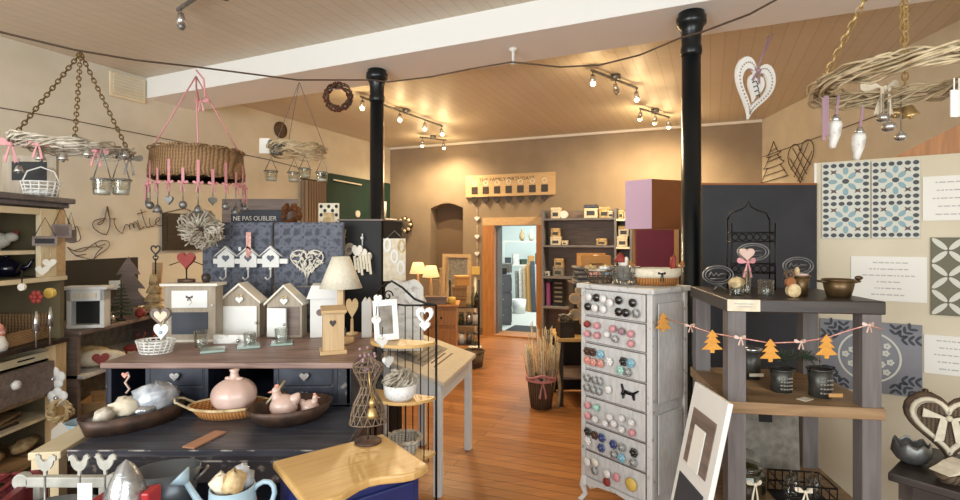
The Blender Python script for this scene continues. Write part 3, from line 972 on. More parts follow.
# tall wicker hearts / wreath low on post
t = thing('small_twig_wreath', 'small dried-flower wreath propped at the foot of the cupboard post', 'wreath', P(60, 411, 2.78), rot=(PI / 2, 0, .4))
strands(MB(), .045, .016, 10, 3, .004).build('twigs', M['straw'], t)
solo('wooden_tag', MB().prism([(-.045, -.09), (.045, -.09), (.04, .06), (0, .1), (-.04, .06)], -.008, .008), M['offwhite'], 'pale wooden tag hanging below the dried-flower wreath', 'tag', P(61, 440, 2.74), .3)
# stacks of slates on lower shelf
for k in range(4):
    mb = MB().box((0, 0, .006), (.2, .26 - .02 * k, .012))
    solo('wood_slice_board', mb, M['shelfwood'] if k % 2 else M['darkwood'], 'thin wooden board under the brown drawer, %s' % ['lowest of the pile', 'second from the pile bottom', 'third from the pile bottom', 'topmost of the pile'][k], 'board', (X0 - .16, 2.55 + k * .02, .6358 + .0125 * k), .1 * k)
for k in range(3):
    solo('straw_bundle', crumple(MB(), (0, 0, .03), (.05, .1, .03), 10, .2, k), M['straw'], 'straw-coloured bundle on the bottom cupboard shelf, %s from the post' % ORD[k], 'bundle', (X0 - .12, 2.78 - .2 * k, .459), .3, 'straw bundles on the cupboard shelf')

# ---- dark shelf unit carrying on from the cupboard
t = thing('dark_shelf_unit', 'low dark shelf unit with a black back panel beside the cream cupboard', 'shelf unit', (-2.38, 3.02, 0))
MB().bx(-.44, -.41, 0, 1.15, 1.035, 1.46).build('back_panel', M['black'], t)
MB().bx(-.435, -.41, 0, 1.15, 0, 1.035).build('lower_back_panel', M['pebble'], t)
MB().bx(-.41, .02, 0, 1.1, 1.035, 1.06).build('shelf', M['greywood'], t, bevel=.003)
MB().bx(-.41, .04, 0, 1.1, .775, .80).build('shelf', M['chippy'], t, bevel=.003)
MB().bx(-.41, .02, 0, 1.1, .47, .495).build('shelf', M['shelfwood'], t, bevel=.003)
mb = MB().bx(-.41, .0, -.0, .025, 0, 1.035).bx(-.41, 0, 1.075, 1.1, 0, 1.035)
mb.build('side_panel', M['greywood'], t)
# plank leaning at the end
solo('leaning_plank', MB().box((0, 0, .18), (.07, .02, .36)), M['pale_pine'], 'narrow pinkish plank standing at the far end of the dark shelf unit', 'plank', (-2.56, 4.03, 1.063), .1, rot=(.0, .05, .1))
# toy fireplace
t = thing('mini_fireplace', 'small grey fireplace-shaped box with black opening on the dark shelf', 'ornament', (-2.42, 3.16, 1.061), .25)
mb = MB().bx(-.1, -.075, -.04, .05, 0, .235).bx(.075, .1, -.04, .05, 0, .235).bx(-.1, .1, -.04, .05, .165, .235).bx(-.1, .1, .03, .05, 0, .2).bx(-.1, .1, -.045, .05, 0, .02)
mb.build('surround', M['palegrey'], t, bevel=.003)
MB().bx(-.12, .12, -.055, .055, .235, .255).build('mantel', M['palegrey'], t, bevel=.003)
MB().bx(-.076, .076, .018, .03, .02, .165).build('opening', M['black'], t)
mb = MB()
for i in range(3):
    mb.box(((i - 1) * .045, -.042, .2), (.032, .006, .03))
mb.build('moulding', M['ivory'], t)
# fir trees and clutter on the same shelf
q = P(131, 318, 3.66)
solo('wooden_fir_tree', MB().prism(fir(.27, .42), -.012, .012), M['greywood'], 'largest fir tree, of grey-brown wood, standing on the dark shelf', 'christmas tree', (-2.56, 3.72, 1.061), .5, bevel=.003)
mb = MB()
for k in range(4):
    mb.lathe([(.0, k * .062 + .03), (.085 - .018 * k, k * .062 + .03), (.02, k * .062 + .1)], 14)
t = thing('gold_fir_tree', 'little gold-ringed fir tree standing in front of the big wooden tree', 'christmas tree', (-2.39, 3.74, 1.061))
mb.build('branches', M['straw'], t)
MB().cyl((0, 0, 0), (0, 0, .06), .012).lathe([(.04, 0), (.04, .01), (0, .012)], 12).build('stand', M['darkwood'], t)
for k in range(5):
    pass
t = thing('bottle_brush_tree', 'frosty bottle-brush tree between the toy fireplace and the wooden tree', 'christmas tree', (-2.40, 3.42, 1.061))
mb = MB()
for k in range(9):
    for j in range(10):
        a = j * 2 * PI / 10 + k
        r = .075 * (1 - k / 10)
        mb.tube([(0, 0, .05 + k * .024), (r * math.cos(a), r * math.sin(a), .045 + k * .024)], .004, 4)
mb.build('branches', M['leaf'], t)
MB().cyl((0, 0, 0), (0, 0, .27), .006).lathe([(.03, 0), (.03, .015), (0, .02)], 12).build('stand', M['darkwood'], t)
solo('price_card', MB().box((0, 0, .03), (.07, .004, .06)), M['paper'], 'small white card standing above the toy fireplace corner', 'card', P(115, 285, 3.42) - Vector((0, 0, .03)), .3)
t = thing('heart_stake', 'heart-topped wire stake standing at the end of the black back panel', 'ornament', (-2.45, 3.86, 1.061))
MB().cyl((0, 0, 0), (0, 0, .4), .005).build('stake', M['wire'], t)
MB().tube([(x, 0, z) for x, z in heart(.07, .07, 20, 0, .46)], .006, 5, True).tube([(x, 0, z) for x, z in heart(.04, .04, 16, 0, .40)], .005, 5, True).build('hearts', M['tdark'], t)
for k, (dx, y, r, m, lab) in enumerate(((-2.39, 3.3, .03, 'silver', 'round silver bauble at the foot of the bottle-brush tree'), (-2.36, 3.55, .034, 'red_d', 'round red bauble at the foot of the wooden tree'), (-2.37, 3.8, .03, 'white', 'round white bauble at the far end of the dark shelf'))):
    tt = thing('bauble', lab, 'bauble', (dx, y, 1.061))
    MB().ball((0, 0, r), r, 12).build('ball', M[m], tt)
    MB().cyl((0, 0, 2 * r - .004), (0, 0, 2 * r + .01), .008).build('cap', M['gold'], tt)
# cushions, reindeer, on shelf two
t = thing('cushion', 'beige cushion printed with a red heart on the white ledge', 'cushion', (-2.42, 3.22, .801), .55)
sub = MB().ball((0, 0, .055), (.16, .075, .05), 16)
sub.build('cover', M['ivory'], t)
MB().prism(heart(.09, .08, 24, .03, .055), -.078, -.07).build('heart_print', M['red_d'], t)
t = thing('cushion', 'second cushion, striped cream, lying behind the heart cushion', 'cushion', (-2.58, 3.3, .801), .5)
MB().ball((0, 0, .06), (.17, .07, .055), 16).build('cover', M['straw'], t)
for k, (y, x) in enumerate(((3.55, -2.42), (3.68, -2.39))):
    t = thing('felt_reindeer', 'small red felt reindeer lying on the white ledge, %s' % ['nearer the heart cushion', 'nearer the white wire basket'][k], 'ornament', (x, y, .801), .5 + k)
    MB().ball((0, 0, .05), (.05, .02, .025)).cyl((-.035, 0, 0), (-.03, 0, .04), .008).cyl((.035, 0, 0), (.03, 0, .04), .008).ball((.055, 0, .085), (.024, .015, .02)).tube([(.03, 0, .05), (.055, 0, .085)], .012, 8).build('body', M['red_d'], t)
    MB().tube([(.05, 0, .1), (.03, -.01, .14), (.045, -.02, .15)], .004, 5).tube([(.055, 0, .1), (.08, .01, .14), (.07, .02, .155)], .004, 5).build('antlers', M['red_d'], t)
# low shelf: wooden boxes, pale blue tray
t = thing('wooden_crate', 'pale wooden crate on the lowest ledge of the dark shelf unit', 'crate', (-2.40, 3.32, .496), .3)
MB().bx(-.14, .14, -.09, .09, 0, .01).bx(-.14, .14, -.09, -.08, 0, .08).bx(-.14, .14, .08, .09, 0, .11).bx(-.14, -.13, -.09, .09, 0, .09).bx(.13, .14, -.09, .09, 0, .09).build('crate_body', M['oakx'], t)
mb = MB().cup([(.09, 0), (.14, .07)], .006, 24, sy=.7)
solo('enamel_bowl', mb, M['skyblue'], 'pale blue oval bowl below the left end of the long oval tray', 'bowl', P(99, 425, 2.56) - Vector((0, 0, .04)), .4)

# ---- wire lettering and wire birds on the left wall
def wall_wire(name, strokes, label, cat, r=.004, W=WL, A=LA, B=LB, off=-.02, m='brownwire'):
    mb = MB()
    for s in strokes:
        q = []
        for px, py in s:
            u, v = onwall(px, py, A, B)
            q.append(W @ Vector((u, off, v)))
        # smooth the stroke
        for _ in range(2):
            if len(q) > 2:
                w = [q[0]]
                for a, b in zip(q, q[1:]):
                    w += [a * .75 + b * .25, a * .25 + b * .75]
                q = w + [q[-1]]
        mb.tube(q, r, 5)
    return tag(mb.build(name, M[m]), label, cat)


z = lambda x, y: (85 + x / 10, 200 + y / 10)
wall_wire('wire_word', [
    [z(200, 350), z(130, 330), z(60, 270), z(70, 210), z(130, 190), z(210, 180), z(150, 210), z(110, 240), z(130, 250), z(180, 220), z(210, 60), z(215, 70), z(240, 210), z(230, 290), z(200, 350)],
    [z(205, 65), z(235, 200), z(300, 180), z(270, 210), z(300, 290), z(360, 340)],
    [z(360, 340), z(385, 260), z(400, 240), z(430, 260), z(440, 310), z(430, 240), z(460, 230), z(485, 300), z(470, 220), z(500, 220), z(530, 300), z(545, 300)],
    [z(510, 200), z(540, 290), z(560, 290), z(580, 260)],
    [z(545, 90), z(590, 250), z(620, 280), z(640, 260)],
    [z(510, 140), z(600, 115)],
    [z(630, 180), z(640, 270), z(680, 260)],
    [z(680, 250), z(740, 190), z(720, 170), z(690, 210), z(700, 250), z(740, 265), z(790, 230), z(800, 190)],
    [z(735, 140), z(760, 120)]], 'thin dark wire lettering reading Amitié on the cream wall', 'wall lettering', .0042)
wall_wire('wire_bird', [
    [(66, 247), (72, 251), (82, 252), (92, 244), (100, 240), (107, 241), (109, 245), (105, 250), (98, 254), (92, 260), (84, 258), (74, 256), (66, 247)],
    [(72, 251), (84, 247), (95, 247), (104, 244)], [(92, 260), (96, 252), (102, 247)], [(74, 256), (85, 254)],
    [(94, 243), (96, 247), (101, 248)]], 'flying bird of bent dark wire on the wall below the cursive word', 'wall ornament')
wall_wire('wire_heart_loop', [[(66, 218), (69, 228), (73, 234), (75, 224), (78, 232), (80, 240), (72, 243), (66, 242)]], 'loop of bent wire on the wall beside the hanging square slate', 'wall ornament')
# small dark picture behind the wreath
u, v = onwall(183, 232, LA, LB)
t = thing('small_picture', 'small dark picture on the cream wall partly behind the pale twig wreath', 'picture', WL @ Vector((u, -.005, v)), AL)
MB().bx(-.24, .24, -.03, 0, -.2, .2).build('frame', M['darkwood'], t)
MB().bx(-.2, .2, -.034, -.03, -.16, .16).build('print', M['darkwood'], t)
MB().tube([(-.22, -.01, .2), (0, -.01, .26), (.22, -.01, .2)], .005, 5).build('hanging_wire', M['brownwire'], t)

# ---- hangings
def on_wire(name, mb, m, label, cat, loc, group=None):
    return solo(name, mb, m, label, cat, loc, 0, group)


# ring 1: pale twig ring on chains
RC1 = P(74, 147, 2.82)
t = thing('twig_ring', 'pale woven twig ring with pink bows hung on three chains', 'hanging ring', RC1, rot=(0, math.radians(4), 0))
strands(strands(MB(), .245, .024, 16, 4, .0045, 60), .245, .03, 8, 1, .004, 60, wob=.6).build('hoop', M['twig_w'], t)
top = P(74, 53, 2.82) - RC1
for k, a in enumerate((math.radians(218), math.radians(-51), math.radians(38))):
    mb = MB()
    chain(mb, (math.cos(a) * .245, math.sin(a) * .245, .02), top, .032, .0032)
    mb.build('chain', M['chainm'], t)
for k, (a, s) in enumerate(((math.radians(225), .13), (math.radians(275), .1), (math.radians(330), .11), (math.radians(32), .13))):
    p = (math.cos(a) * .255, math.sin(a) * .255, -.03)
    bow(MB(), p, s, .009, 1., .3).build('bow', M['pink'] if k < 3 else M['pebble'], t)
for k, (px, py, sc) in enumerate(((19, 172, 1), (41, 160, .8), (63, 160, .9), (88, 156, .8), (125, 157, .8))):
    q = P(px, py, 2.82 + (-.08, -.2, -.24, -.2, 0)[k])
    t = thing('silver_bell', 'small silver bell tied under the pale twig ring, %s from the left' % ORD[k], 'bell', q, 0, 'bells under the pale twig ring')
    MB().lathe([(.024, 0), (.019, .012), (.014, .028), (.007, .035), (0, .037)], 12).build('bell_body', M['silver'], t)
    MB().ball((0, 0, -.004), .008, 8).cyl((0, 0, .04), (0, 0, .075), .002).build('clapper', M['zinc'], t)


def jar(px, py, d, r, h, label, hang, group=None, m='clear'):
    q = P(px, py, d)
    t = thing('glass_jar', label, 'jar', q, 0, group)
    MB().cup([(r * .8, 0), (r * .85, h * .1), (r, h * .9), (r * 1.04, h)], .004, 18).build('jar_body', M[m], t)
    MB().tube([(math.cos(a) * r * 1.05, math.sin(a) * r * 1.05, h * .92) for a in [2 * PI * i / 16 for i in range(16)]], .004, 5, True).build('wire_collar', M['zinc'], t)
    MB().tube([(-r, 0, h * .92), (-r * .3, 0, h * .92 + hang * .7), (0, 0, h + hang), (r * .3, 0, h * .92 + hang * .7), (r, 0, h * .92)], .003, 5).build('hanger', M['zinc'], t)
    MB().lathe([(0, .006), (r * .7, .006), (r * .72, h * .3), (0, h * .3)], 14).build('candle', M['white'], t)
    return t


jar(102, 195, 2.6, .045, .085, 'hanging glass jar under the pale twig ring, the one to the left', .15)
jar(121, 195, 2.68, .045, .085, 'hanging glass jar under the pale twig ring, the one to the right', .15)
# ring 2: wicker hoop on pink strings
RC2 = P(198, 164, 3.275)
t = thing('hanging_wicker_hoop', 'deep brown wicker hoop hung on three pink strings from the dark cord', 'hanging basket', RC2)
mb = MB()
R = .27
prof = [(R, -.095), (R + .008, -.06), (R, 0), (R - .006, .075), (R - .02, .075), (R - .014, 0), (R - .012, -.06), (R - .015, -.095), (R, -.095)]
mb.lathe(prof, 48)
mb.build('hoop', M['wicker'], t)
mb = MB()
for zz in (.08, -.095):
    strands(mb, R - .006, .01, 4, 14, .004, 90, z=zz, wob=.1)
mb.build('rim', M['wicker'], t)
top = P(196, 70, 3.275) - RC2
for k, a in enumerate((math.radians(200), math.radians(-61), math.radians(40))):
    MB().tube([(math.cos(a) * .262, math.sin(a) * .262, .07), top + Vector((0, 0, -.04))], .005, 5).build('string', M['pink'], t)
MB().tube([top, top + Vector((.05, 0, -.06)), top + Vector((.06, 0, -.17)), top + Vector((.02, 0, -.2)), top + Vector((.0, 0, -.1))], .006, 5).build('string_loop', M['pink'], t)
bow(MB(), top + Vector((.03, 0, -.2)), .09, .006).build('bow', M['pink'], t)
for k in range(11):
    a = math.radians(209) + (k + .5) / 11 * PI
    x, y = math.cos(a) * .276, math.sin(a) * .276
    q = RC2 + Vector((x, y, -.1))
    tt = thing('ribbon_charm', 'pink-ribboned silver charm under the brown wicker hoop, %s from the left' % ORD[k], 'charm', q, a + PI / 2, 'ribbon charms on the brown wicker hoop')
    L = .10 + .05 * ((k * 7) % 3) / 2
    MB().bx(-.008, .008, -.003, .0, -.06 - .02 * (k % 2), .04 + .05 * (k % 2)).build('ribbon', M['pink'], tt)
    mb = MB()
    bow(mb, (0, -.012, -.05), .06 + .05 * (k in (0, 9, 10)), .005, 1.2)
    mb.build('bow', M['pink'], tt)
    mb = MB()
    mb.cyl((0, 0, -.06), (0, 0, -L - .03), .003)
    if k % 3 == 0:
        mb.prism(heart(.05, .05, 20, 0, -L - .055), -.008, .008)
    elif k % 3 == 1:
        mb.ball((0, 0, -L - .055), .024, 10)
    else:
        mb.lathe([(.028, -L - .075), (.02, -L - .05), (.008, -L - .03), (0, -L - .028)], 12)
    mb.build('charm', M['zinc'], tt)
# ring 3: grey twig ring with jars, further back
RC3 = P(298, 148, 3.77)
t = thing('grey_twig_ring', 'grey twig ring hung in front of the curtain, lanterns below', 'hanging ring', RC3, rot=(0, math.radians(1), 0))
mb = strands(MB(), .185, .024, 9, 4, .0035, 50)
strands(mb, .185, .02, 4, 4, .003, 50, z=-.05)
mb.build('hoop', M['twig'], t)
top = P(298, 82, 3.77) - RC3
for a in (PI * .95, -PI * .5, PI * .1):
    MB().tube([(math.cos(a) * .185, math.sin(a) * .185, .02), top], .0025, 4).build('string', M['zinc'], t)
MB().box((-.22, -.06, .0), (.075, .01, .11)).build('label_card', M['paper'], t)
mb = MB()
rnd = random.Random(5)
for k in range(10):
    mb.ball((-.16 + .1 * rnd.random(), -.14 + .06 * rnd.random(), -.06 + .08 * rnd.random()), .022, 8)
mb.build('cones', M['zinc'], t)
for k, (px, py, dd) in enumerate(((271, 181, -.1), (294, 182, .05), (305, 178, .15), (322, 182, .05))):
    jar(px, py, 3.77 + dd, .045, .075, 'tealight glass hung under the grey twig ring, %s from the left' % ORD[k], .1, 'tealight glasses under the grey twig ring')
# red berry wreath on the cord by the column
t = thing('berry_wreath', 'small dark red berry wreath hung from the cord beside the iron column', 'wreath', P(338, 97, 4.1), rot=(PI / 2, .2, 0))
strands(MB(), .095, .02, 6, 3, .006, 40).build('twigs', M['twig_d'], t)
mb = MB()
for k in range(90):
    a, b, r = random.random() * 2 * PI, random.random() * 2 * PI, .022
    mb.ball(((.095 + r * math.cos(b)) * math.cos(a), (.095 + r * math.cos(b)) * math.sin(a), r * math.sin(b)), .009, 6)
mb.build('berries', mat('berry_red', (92, 26, 24), .4), t)
# ================================================================== navy desk with hutch
HT, WT = 1.015, .80          # hutch top and worktop heights
t = thing('navy_desk', 'worn navy writing desk with drawer hutch and brown top in the left foreground', 'desk', (-1.205, 2.45, 0))
hx0, hx1 = -.585, .585
MB().bx(hx0 - .02, hx1 + .02, -.02, .80, HT - .028, HT).build('top', M['desktop'], t, bevel=.006)
xs = [hx0, -.395, -.12, .22, .505, hx1]       # bays of the hutch
mb = MB().bx(hx0, hx1, .74, .78, WT, HT - .028)
for x in (hx0, -.4, -.12, .215, .5, hx1 - .02):
    mb.bx(x, x + .022, .0, .74, WT, HT - .028)
mb.bx(hx0, hx1, .0, .74, WT, WT + .012)
mb.build('hutch_body', M['navy'], t, bevel=.002)
MB().bx(.522, hx1, .0, .05, WT, HT - .028).build('corner_post', M['navy_edge'], t, bevel=.003)
for x0, x1 in ((-.378, -.12), (.237, .5)):
    for z0 in (WT + .014, WT + .102):
        d = MB().bx(x0 + .003, x1 - .003, -.004, .3, z0, z0 + .083).build('drawer', M['navy'], t, bevel=.003)
        xc = (x0 + x1) / 2
        mb = MB().prism(heart(.045, .04, 20, xc, z0 + .045), -.022, -.012).cyl((xc, -.012, z0 + .045), (xc, -.002, z0 + .045), .006)
        mb.build('heart_knob', M['silver'], d)
        mb = MB().bx(x0, x1, -.005, .0, z0 + .083, z0 + .088)
        mb.build('worn_edge', M['navy_edge'], d)
mb = MB()
for x in (hx0, -.378, -.12, .237, .5, .563):
    mb.bx(x - .002, x + .002, -.003, .002, WT + .012, HT - .03)
mb.bx(hx0, hx1, -.003, .001, WT + .012, WT + .016)
mb.build('worn_edge', M['navy_edge'], t)
mb = MB().bx(-.37, .69, -.5015, -.499, WT - .006, WT - .001).bx(-.33, .66, -.472, -.469, WT - .06, WT - .052)
mb.build('worn_edge', mat('scuffed_edge', (60, 60, 66), .6, c2=(176, 170, 164), scale=16, lo=.5, hi=.62), t)
MB().bx(-.37, .69, -.50, .02, WT - .03, WT).build('worktop', M['navy_top'], t, bevel=.005)
MB().bx(-.37, .69, -.49, -.47, WT - .045, WT - .03).bx(-.34, .66, -.47, -.45, WT - .14, WT - .045).build('apron', M['navy_edge'], t)
for x0, x1 in ((-.585, -.5), (.52, .585)):
    MB().bx(x0, x1, .02, .78, 0, WT - .0).build('side_panel', M['navy'], t, bevel=.003)
MB().bx(.585, .595, .04, .76, .05, WT - .05).build('end_panel', M['navy'], t)
MB().bx(-.5, .52, .6, .62, .02, WT - .03).build('back_panel', M['navy'], t)
for x in (-.33, .62):
    MB().lathe([(.02, 0), (.028, .03), (.022, .1), (.032, .4), (.026, .5), (.034, .66)], 14, (x, -.44, 0)).build('leg', M['navy'], t)
MB().bx(-.5, .52, -.0, .6, .3, .325).build('lower_shelf', M['navy_top'], t)


def hz(py, h):
    """Depth at which a thing standing on height h meets photo row py."""
    return (CH - h) * F / (py - HZ)


def on(px, py, h):
    """Point on a level surface of height h seen at a photo pixel."""
    d = hz(py, h)
    return Vector(((px - 480) / F * d, d, h + .0008))


# pink heart pendant in the left bay
t = thing('pink_pendant', 'pink hooked pendant hanging in the open left bay of the navy desk', 'pendant', (-1.695, 2.455, WT + .115))
MB().tube([(0, 0, .05), (.01, 0, .03), (-.01, 0, 0), (.012, 0, -.03), (-.005, 0, -.05)], .006, 6).build('hook', M['blush'], t)
MB().prism(heart(.03, .028, 18, -.008, .035), -.008, .0).build('heart', M['coral'], t)

# ---------------- things standing on the brown top
q = on(156, 353, HT)
t = thing('oval_wire_basket', 'oval whitewashed wire basket with bead weave on the left end of the brown top', 'basket', q)
mb = MB()
for k in range(5):
    mb.tube([(math.cos(a) * (.075 + .004 * k), math.sin(a) * (.06 + .003 * k), .005 + .015 * k) for a in [2 * PI * i / 24 for i in range(24)]], .0045, 5, True)
for i in range(20):
    a = 2 * PI * i / 20
    mb.tube([(math.cos(a) * .074, math.sin(a) * .06, .004), (math.cos(a + .15) * .093, math.sin(a + .15) * .073, .07)], .0045, 5)
mb.lathe([(0, .002), (.075, .002), (.075, .006), (0, .006)], 20, sy=.8)
mb.build('basket_body', M['chippy'], t)
MB().tube([(.0, .06, .06), (.03, .05, .13), (.05, .02, .16)], .005, 5).build('handle', M['chippy'], t)
q = P(161, 317, 2.66)
t = thing('wooden_heart_hanger', 'brown-edged wooden heart standing in the oval wire basket', 'heart', q)
MB().ring(heart(.105, .095), heart(.075, .065), -.01, .01).build('rim', M['greywood'], t)
MB().prism(heart(.078, .068), -.004, .006).build('face', M['ivory'], t)
t = thing('white_heart', 'white padded heart hung below the brown-edged heart', 'heart', P(162, 332, 2.60))
MB().prism(heart(.075, .085), -.01, .01).build('heart_body', M['white'], t, bevel=.005)
MB().tube([(0, 0, .035), (0, .02, .06)], .003, 5).build('string', M['straw'], t)
MB().ball((0, -.012, 0), .01, 8).build('button', M['skyblue'], t)
solo('price_card', MB().box((0, 0, .02), (.05, .003, .04)), M['paper'], 'small blank white card beside the oval wire basket', 'card', on(143, 347, HT), .2)

# grey cabinet with drawer and chalk panel
q = on(190, 342, HT)
t = thing('key_cabinet', 'grey-beige box cabinet with white drawer above a chalk panel on the desk top', 'cabinet', q, .06)
w, dpt, hh = .285, .10, .32
MB().bx(-w / 2, w / 2, 0, dpt, 0, hh).build('carcass', M['tauwood'], t, bevel=.003)
MB().bx(-w / 2 - .018, w / 2 + .018, -.02, dpt + .01, hh, hh + .016).build('top', M['offwhite'], t, bevel=.003)
MB().bx(-w / 2 - .008, w / 2 + .008, -.01, dpt, 0, .014).build('plinth', M['offwhite'], t)
d = MB().bx(-.1, .1, -.008, 0, .195, .295).build('drawer', M['white'], t, bevel=.003)
bow(MB(), (0, -.014, .255), .05, .004, .6).build('bow', M['tbrown'], d)
MB().prism(heart(.03, .026, 18, 0, .225), -.016, -.009).build('heart_knob', M['white'], d)
MB().bx(-.1, .1, -.006, 0, .045, .17).build('chalk_panel', M['slate'], t)
MB().ball((w / 2 - .016, -.008, .21), .007, 8).build('knob', M['white'], t)


def house(px, py, wd, eave, apex, dpt, label, door_open=False, body='tauwood', door='white'):
    q = on(px, py, HT)
    t = thing('key_house', label, 'key cabinet', q, .05)
    MB().prism([(-wd / 2, 0), (wd / 2, 0), (wd / 2, eave), (0, apex), (-wd / 2, eave)], .008, dpt).build('body', M[body], t)
    mb = MB()
    for s in (-1, 1):
        L = math.hypot(wd / 2, apex - eave)
        a = math.atan2(apex - eave, wd / 2)
        ex = .012
        mb.prism([(0, apex), (s * (wd / 2 + ex), eave - ex * math.tan(a)), (s * (wd / 2 + ex), eave - ex * math.tan(a) + .014), (0, apex + .014)], -.014, dpt + .005)
    mb.build('roof', M['offwhite'], t)
    MB().prism(heart(.045, .04, 22, 0, eave + .01), -.006, .004).build('heart_plaque', M['white'], t, bevel=.003)
    bow(MB(), (0, -.006, eave + .035), .035, .003, .4).build('bow', M['straw'], t)
    if door_open:
        a = math.radians(48)
        dd = MB()
        dd.bx(0, wd * .6, -.012, 0, .01, eave - .025)
        o = dd.build('door', M[door], t, (-wd / 2 + .008, .004, 0), -a * .3)
        MB().bx(-wd / 2 + .015, wd / 2 - .015, .004, .009, .015, eave - .02).build('inside', M['greywood'], t)
    else:
        o = MB().bx(-wd / 2 + .01, wd / 2 - .012, -.004, .008, .01, eave - .025).build('door', M[door], t, bevel=.003)
    mb = MB().ball((wd * (.56 if door_open else .45), -.016, eave * .42), .009, 8)
    mb.build('knob', M['silver'], o)
    return t


house(239.5, 338, .228, .215, .315, .11, 'white-fronted key house with its door shut, beside the grey cabinet')
house(284, 338, .205, .205, .305, .11, 'key house with its narrow door half open, between the white houses', True)
# white bird house behind the lamp
q = on(325, 337.5, HT)
t = thing('bird_house', 'white bird house with sloping white roof standing behind the oak box', 'bird house', q, .25)
MB().bx(-.085, .075, 0, .13, 0, .245).build('body', M['white'], t, bevel=.003)
MB().prism([(-.105, .235), (.1, .235), (.085, .315), (-.075, .315)], -.03, .15).build('roof', M['white'], t)
MB().prism(disc(.02, .02, 16, -.03, .15), -.003, .002).build('entrance_hole', M['greywood'], t)
# oak box with a heart cut-out
q = on(333, 353, HT)
t = thing('oak_lantern_box', 'pale oak box with a heart cut-out standing on the corner of the brown top', 'box', q, .35)
MB().bx(-.066, .066, -.055, .055, 0, .022).build('plinth', M['oakx'], t, bevel=.003)
MB().bx(-.052, .052, -.045, .045, .022, .225).build('body', M['oak'], t)
MB().prism([(-.058, .205), (.058, .205), (.058, .225), (-.058, .225)], -.05, .05).build('collar', M['oakx'], t)
MB().bx(-.062, .062, -.06, .055, .225, .24, rot('X', .12)).build('lid', M['oakx'], t, bevel=.002)
MB().prism(heart(.034, .036, 22, -.004, .158), -.0475, -.0445).build('heart_cutout', M['darkwood'], t)
MB().bx(.052, .062, -.03, -.02, .09, .13).build('latch', M['darkwood'], t)
# table lamp
q = on(341, 343, HT)
t = thing('table_lamp', 'table lamp with oak column and cream linen shade on the desk top', 'lamp', q)
MB().lathe([(.0, 0), (.07, 0), (.074, .008), (.07, .03), (.03, .036), (0, .036)], 24).build('base', M['oakx'], t)
MB().bx(-.017, .017, -.017, .017, .036, .33).build('column', M['oak'], t, bevel=.002)
MB().lathe([(.117, .312), (.119, .312), (.05, .49), (.048, .49), (.117, .312)], 36).build('lamp_shade', M['shade'], t)
MB().cyl((0, 0, .33), (0, 0, .4), .01).ball((0, 0, .42), .025, 10).build('bulb', M['whitecer'], t)
# oak heart behind the lamp
t = thing('oak_heart_stand', 'brown wooden heart on a foot standing behind the table lamp', 'heart', on(352, 335, HT), .3)
MB().prism(heart(.075, .13, 26, 0, .16), -.01, .01).build('heart_body', M['oakx'], t, bevel=.003)
MB().lathe([(.035, 0), (.035, .015), (.01, .02), (.008, .1)], 14).build('stand', M['oakx'], t)
# white frame at the far right end
t = thing('white_house_block', 'plain white house-shaped block at the far right end of the desk top', 'ornament', on(367, 337, HT), .1)
MB().prism([(-.028, 0), (.028, 0), (.028, .21), (.012, .24), (0, .22), (-.012, .24), (-.028, .21)], -.03, .03).build('block', M['white'], t, bevel=.003)


def tumbler(loc, r, h, label, name='glass_tumbler'):
    t = thing(name, label, 'glass', loc)
    MB().cup([(r * .82, 0), (r * .86, h * .08), (r, h)], .004, 20).build('glass_body', M['clear'], t)
    MB().lathe([(0, .002), (r * .8, .002), (r * .8, h * .12), (0, h * .12)], 18).build('thick_base', M['clear'], t)
    return t


def coaster(px, py, label, a):
    return solo('glass_coaster', MB().box((0, 0, .006), (.115, .115, .012)), GC, label, 'coaster', on(px, py, HT), a, bevel=.003)


GC = mat('frosted_green_glass', (150, 172, 164), .15, coat=.6)
coaster(213, 351, 'pale green glass coaster lying empty in front of the grey cabinet', .45)
coaster(249, 347, 'pale green glass coaster under the middle of the three glasses', .4)
coaster(282, 344, 'pale green glass coaster under the glass by the half-open key house', .35)
tumbler(on(201, 347, HT), .037, .09, 'chunky clear glass beside the empty coaster')
tumbler(on(250, 346, HT) + Vector((0, 0, .0125)), .036, .06, 'clear glass standing on the middle coaster')
tumbler(on(281, 344, HT) + Vector((0, 0, .0125)), .036, .075, 'clear glass standing on the coaster by the half-open key house')
t = thing('coaster_box', 'low white box of coasters in front of the shut key house', 'box', on(234, 343.5, HT), .05)
MB().bx(-.11, .09, -.012, .03, 0, .05).build('box_body', M['chippy'], t, bevel=.003)
MB().ball((.03, -.02, .018), .012, 8).build('knob', M['silver'], t)

# ---------------- on the navy worktop
q = on(135, 424, WT)
t = thing('oval_trough', 'long oval rusty-rimmed trough full of wrapped goods on the navy worktop', 'tray', q, math.radians(52))
MB().cup([(.18, 0), (.205, .07)], .008, 36, sy=.6).build('trough_body', M['rustmetal'], t)
MB().lathe([(0, .02), (.178, .02), (.186, .05), (.1, .045), (0, .04)], 28, sy=.58).build('lining', M['film'], t)
c0 = q
for k, (dx, dy, sx, sy, sz, mm, lab) in enumerate(((.08, .0, .09, .075, .06, 'film', 'crinkled clear-wrapped parcel, topmost at the far end of the oval trough'), (-.035, .01, .06, .05, .04, 'ivory', 'cream-wrapped soap in the middle of the oval trough'), (-.115, -.01, .04, .035, .028, 'twig_w', 'pale raffia bundle at the near end of the oval trough'), (.03, -.045, .045, .025, .02, 'foil', 'silver-wrapped sachet at the front of the oval trough'))):
    a = math.radians(52)
    loc = c0 + Vector((dx * math.cos(a) - dy * math.sin(a), dx * math.sin(a) + dy * math.cos(a), .05))
    solo('wrapped_parcel', crumple(MB(), (0, 0, sz * .8), (sx, sy, sz), 12, .22, k + 3), M[mm], lab, 'parcel', loc, a)


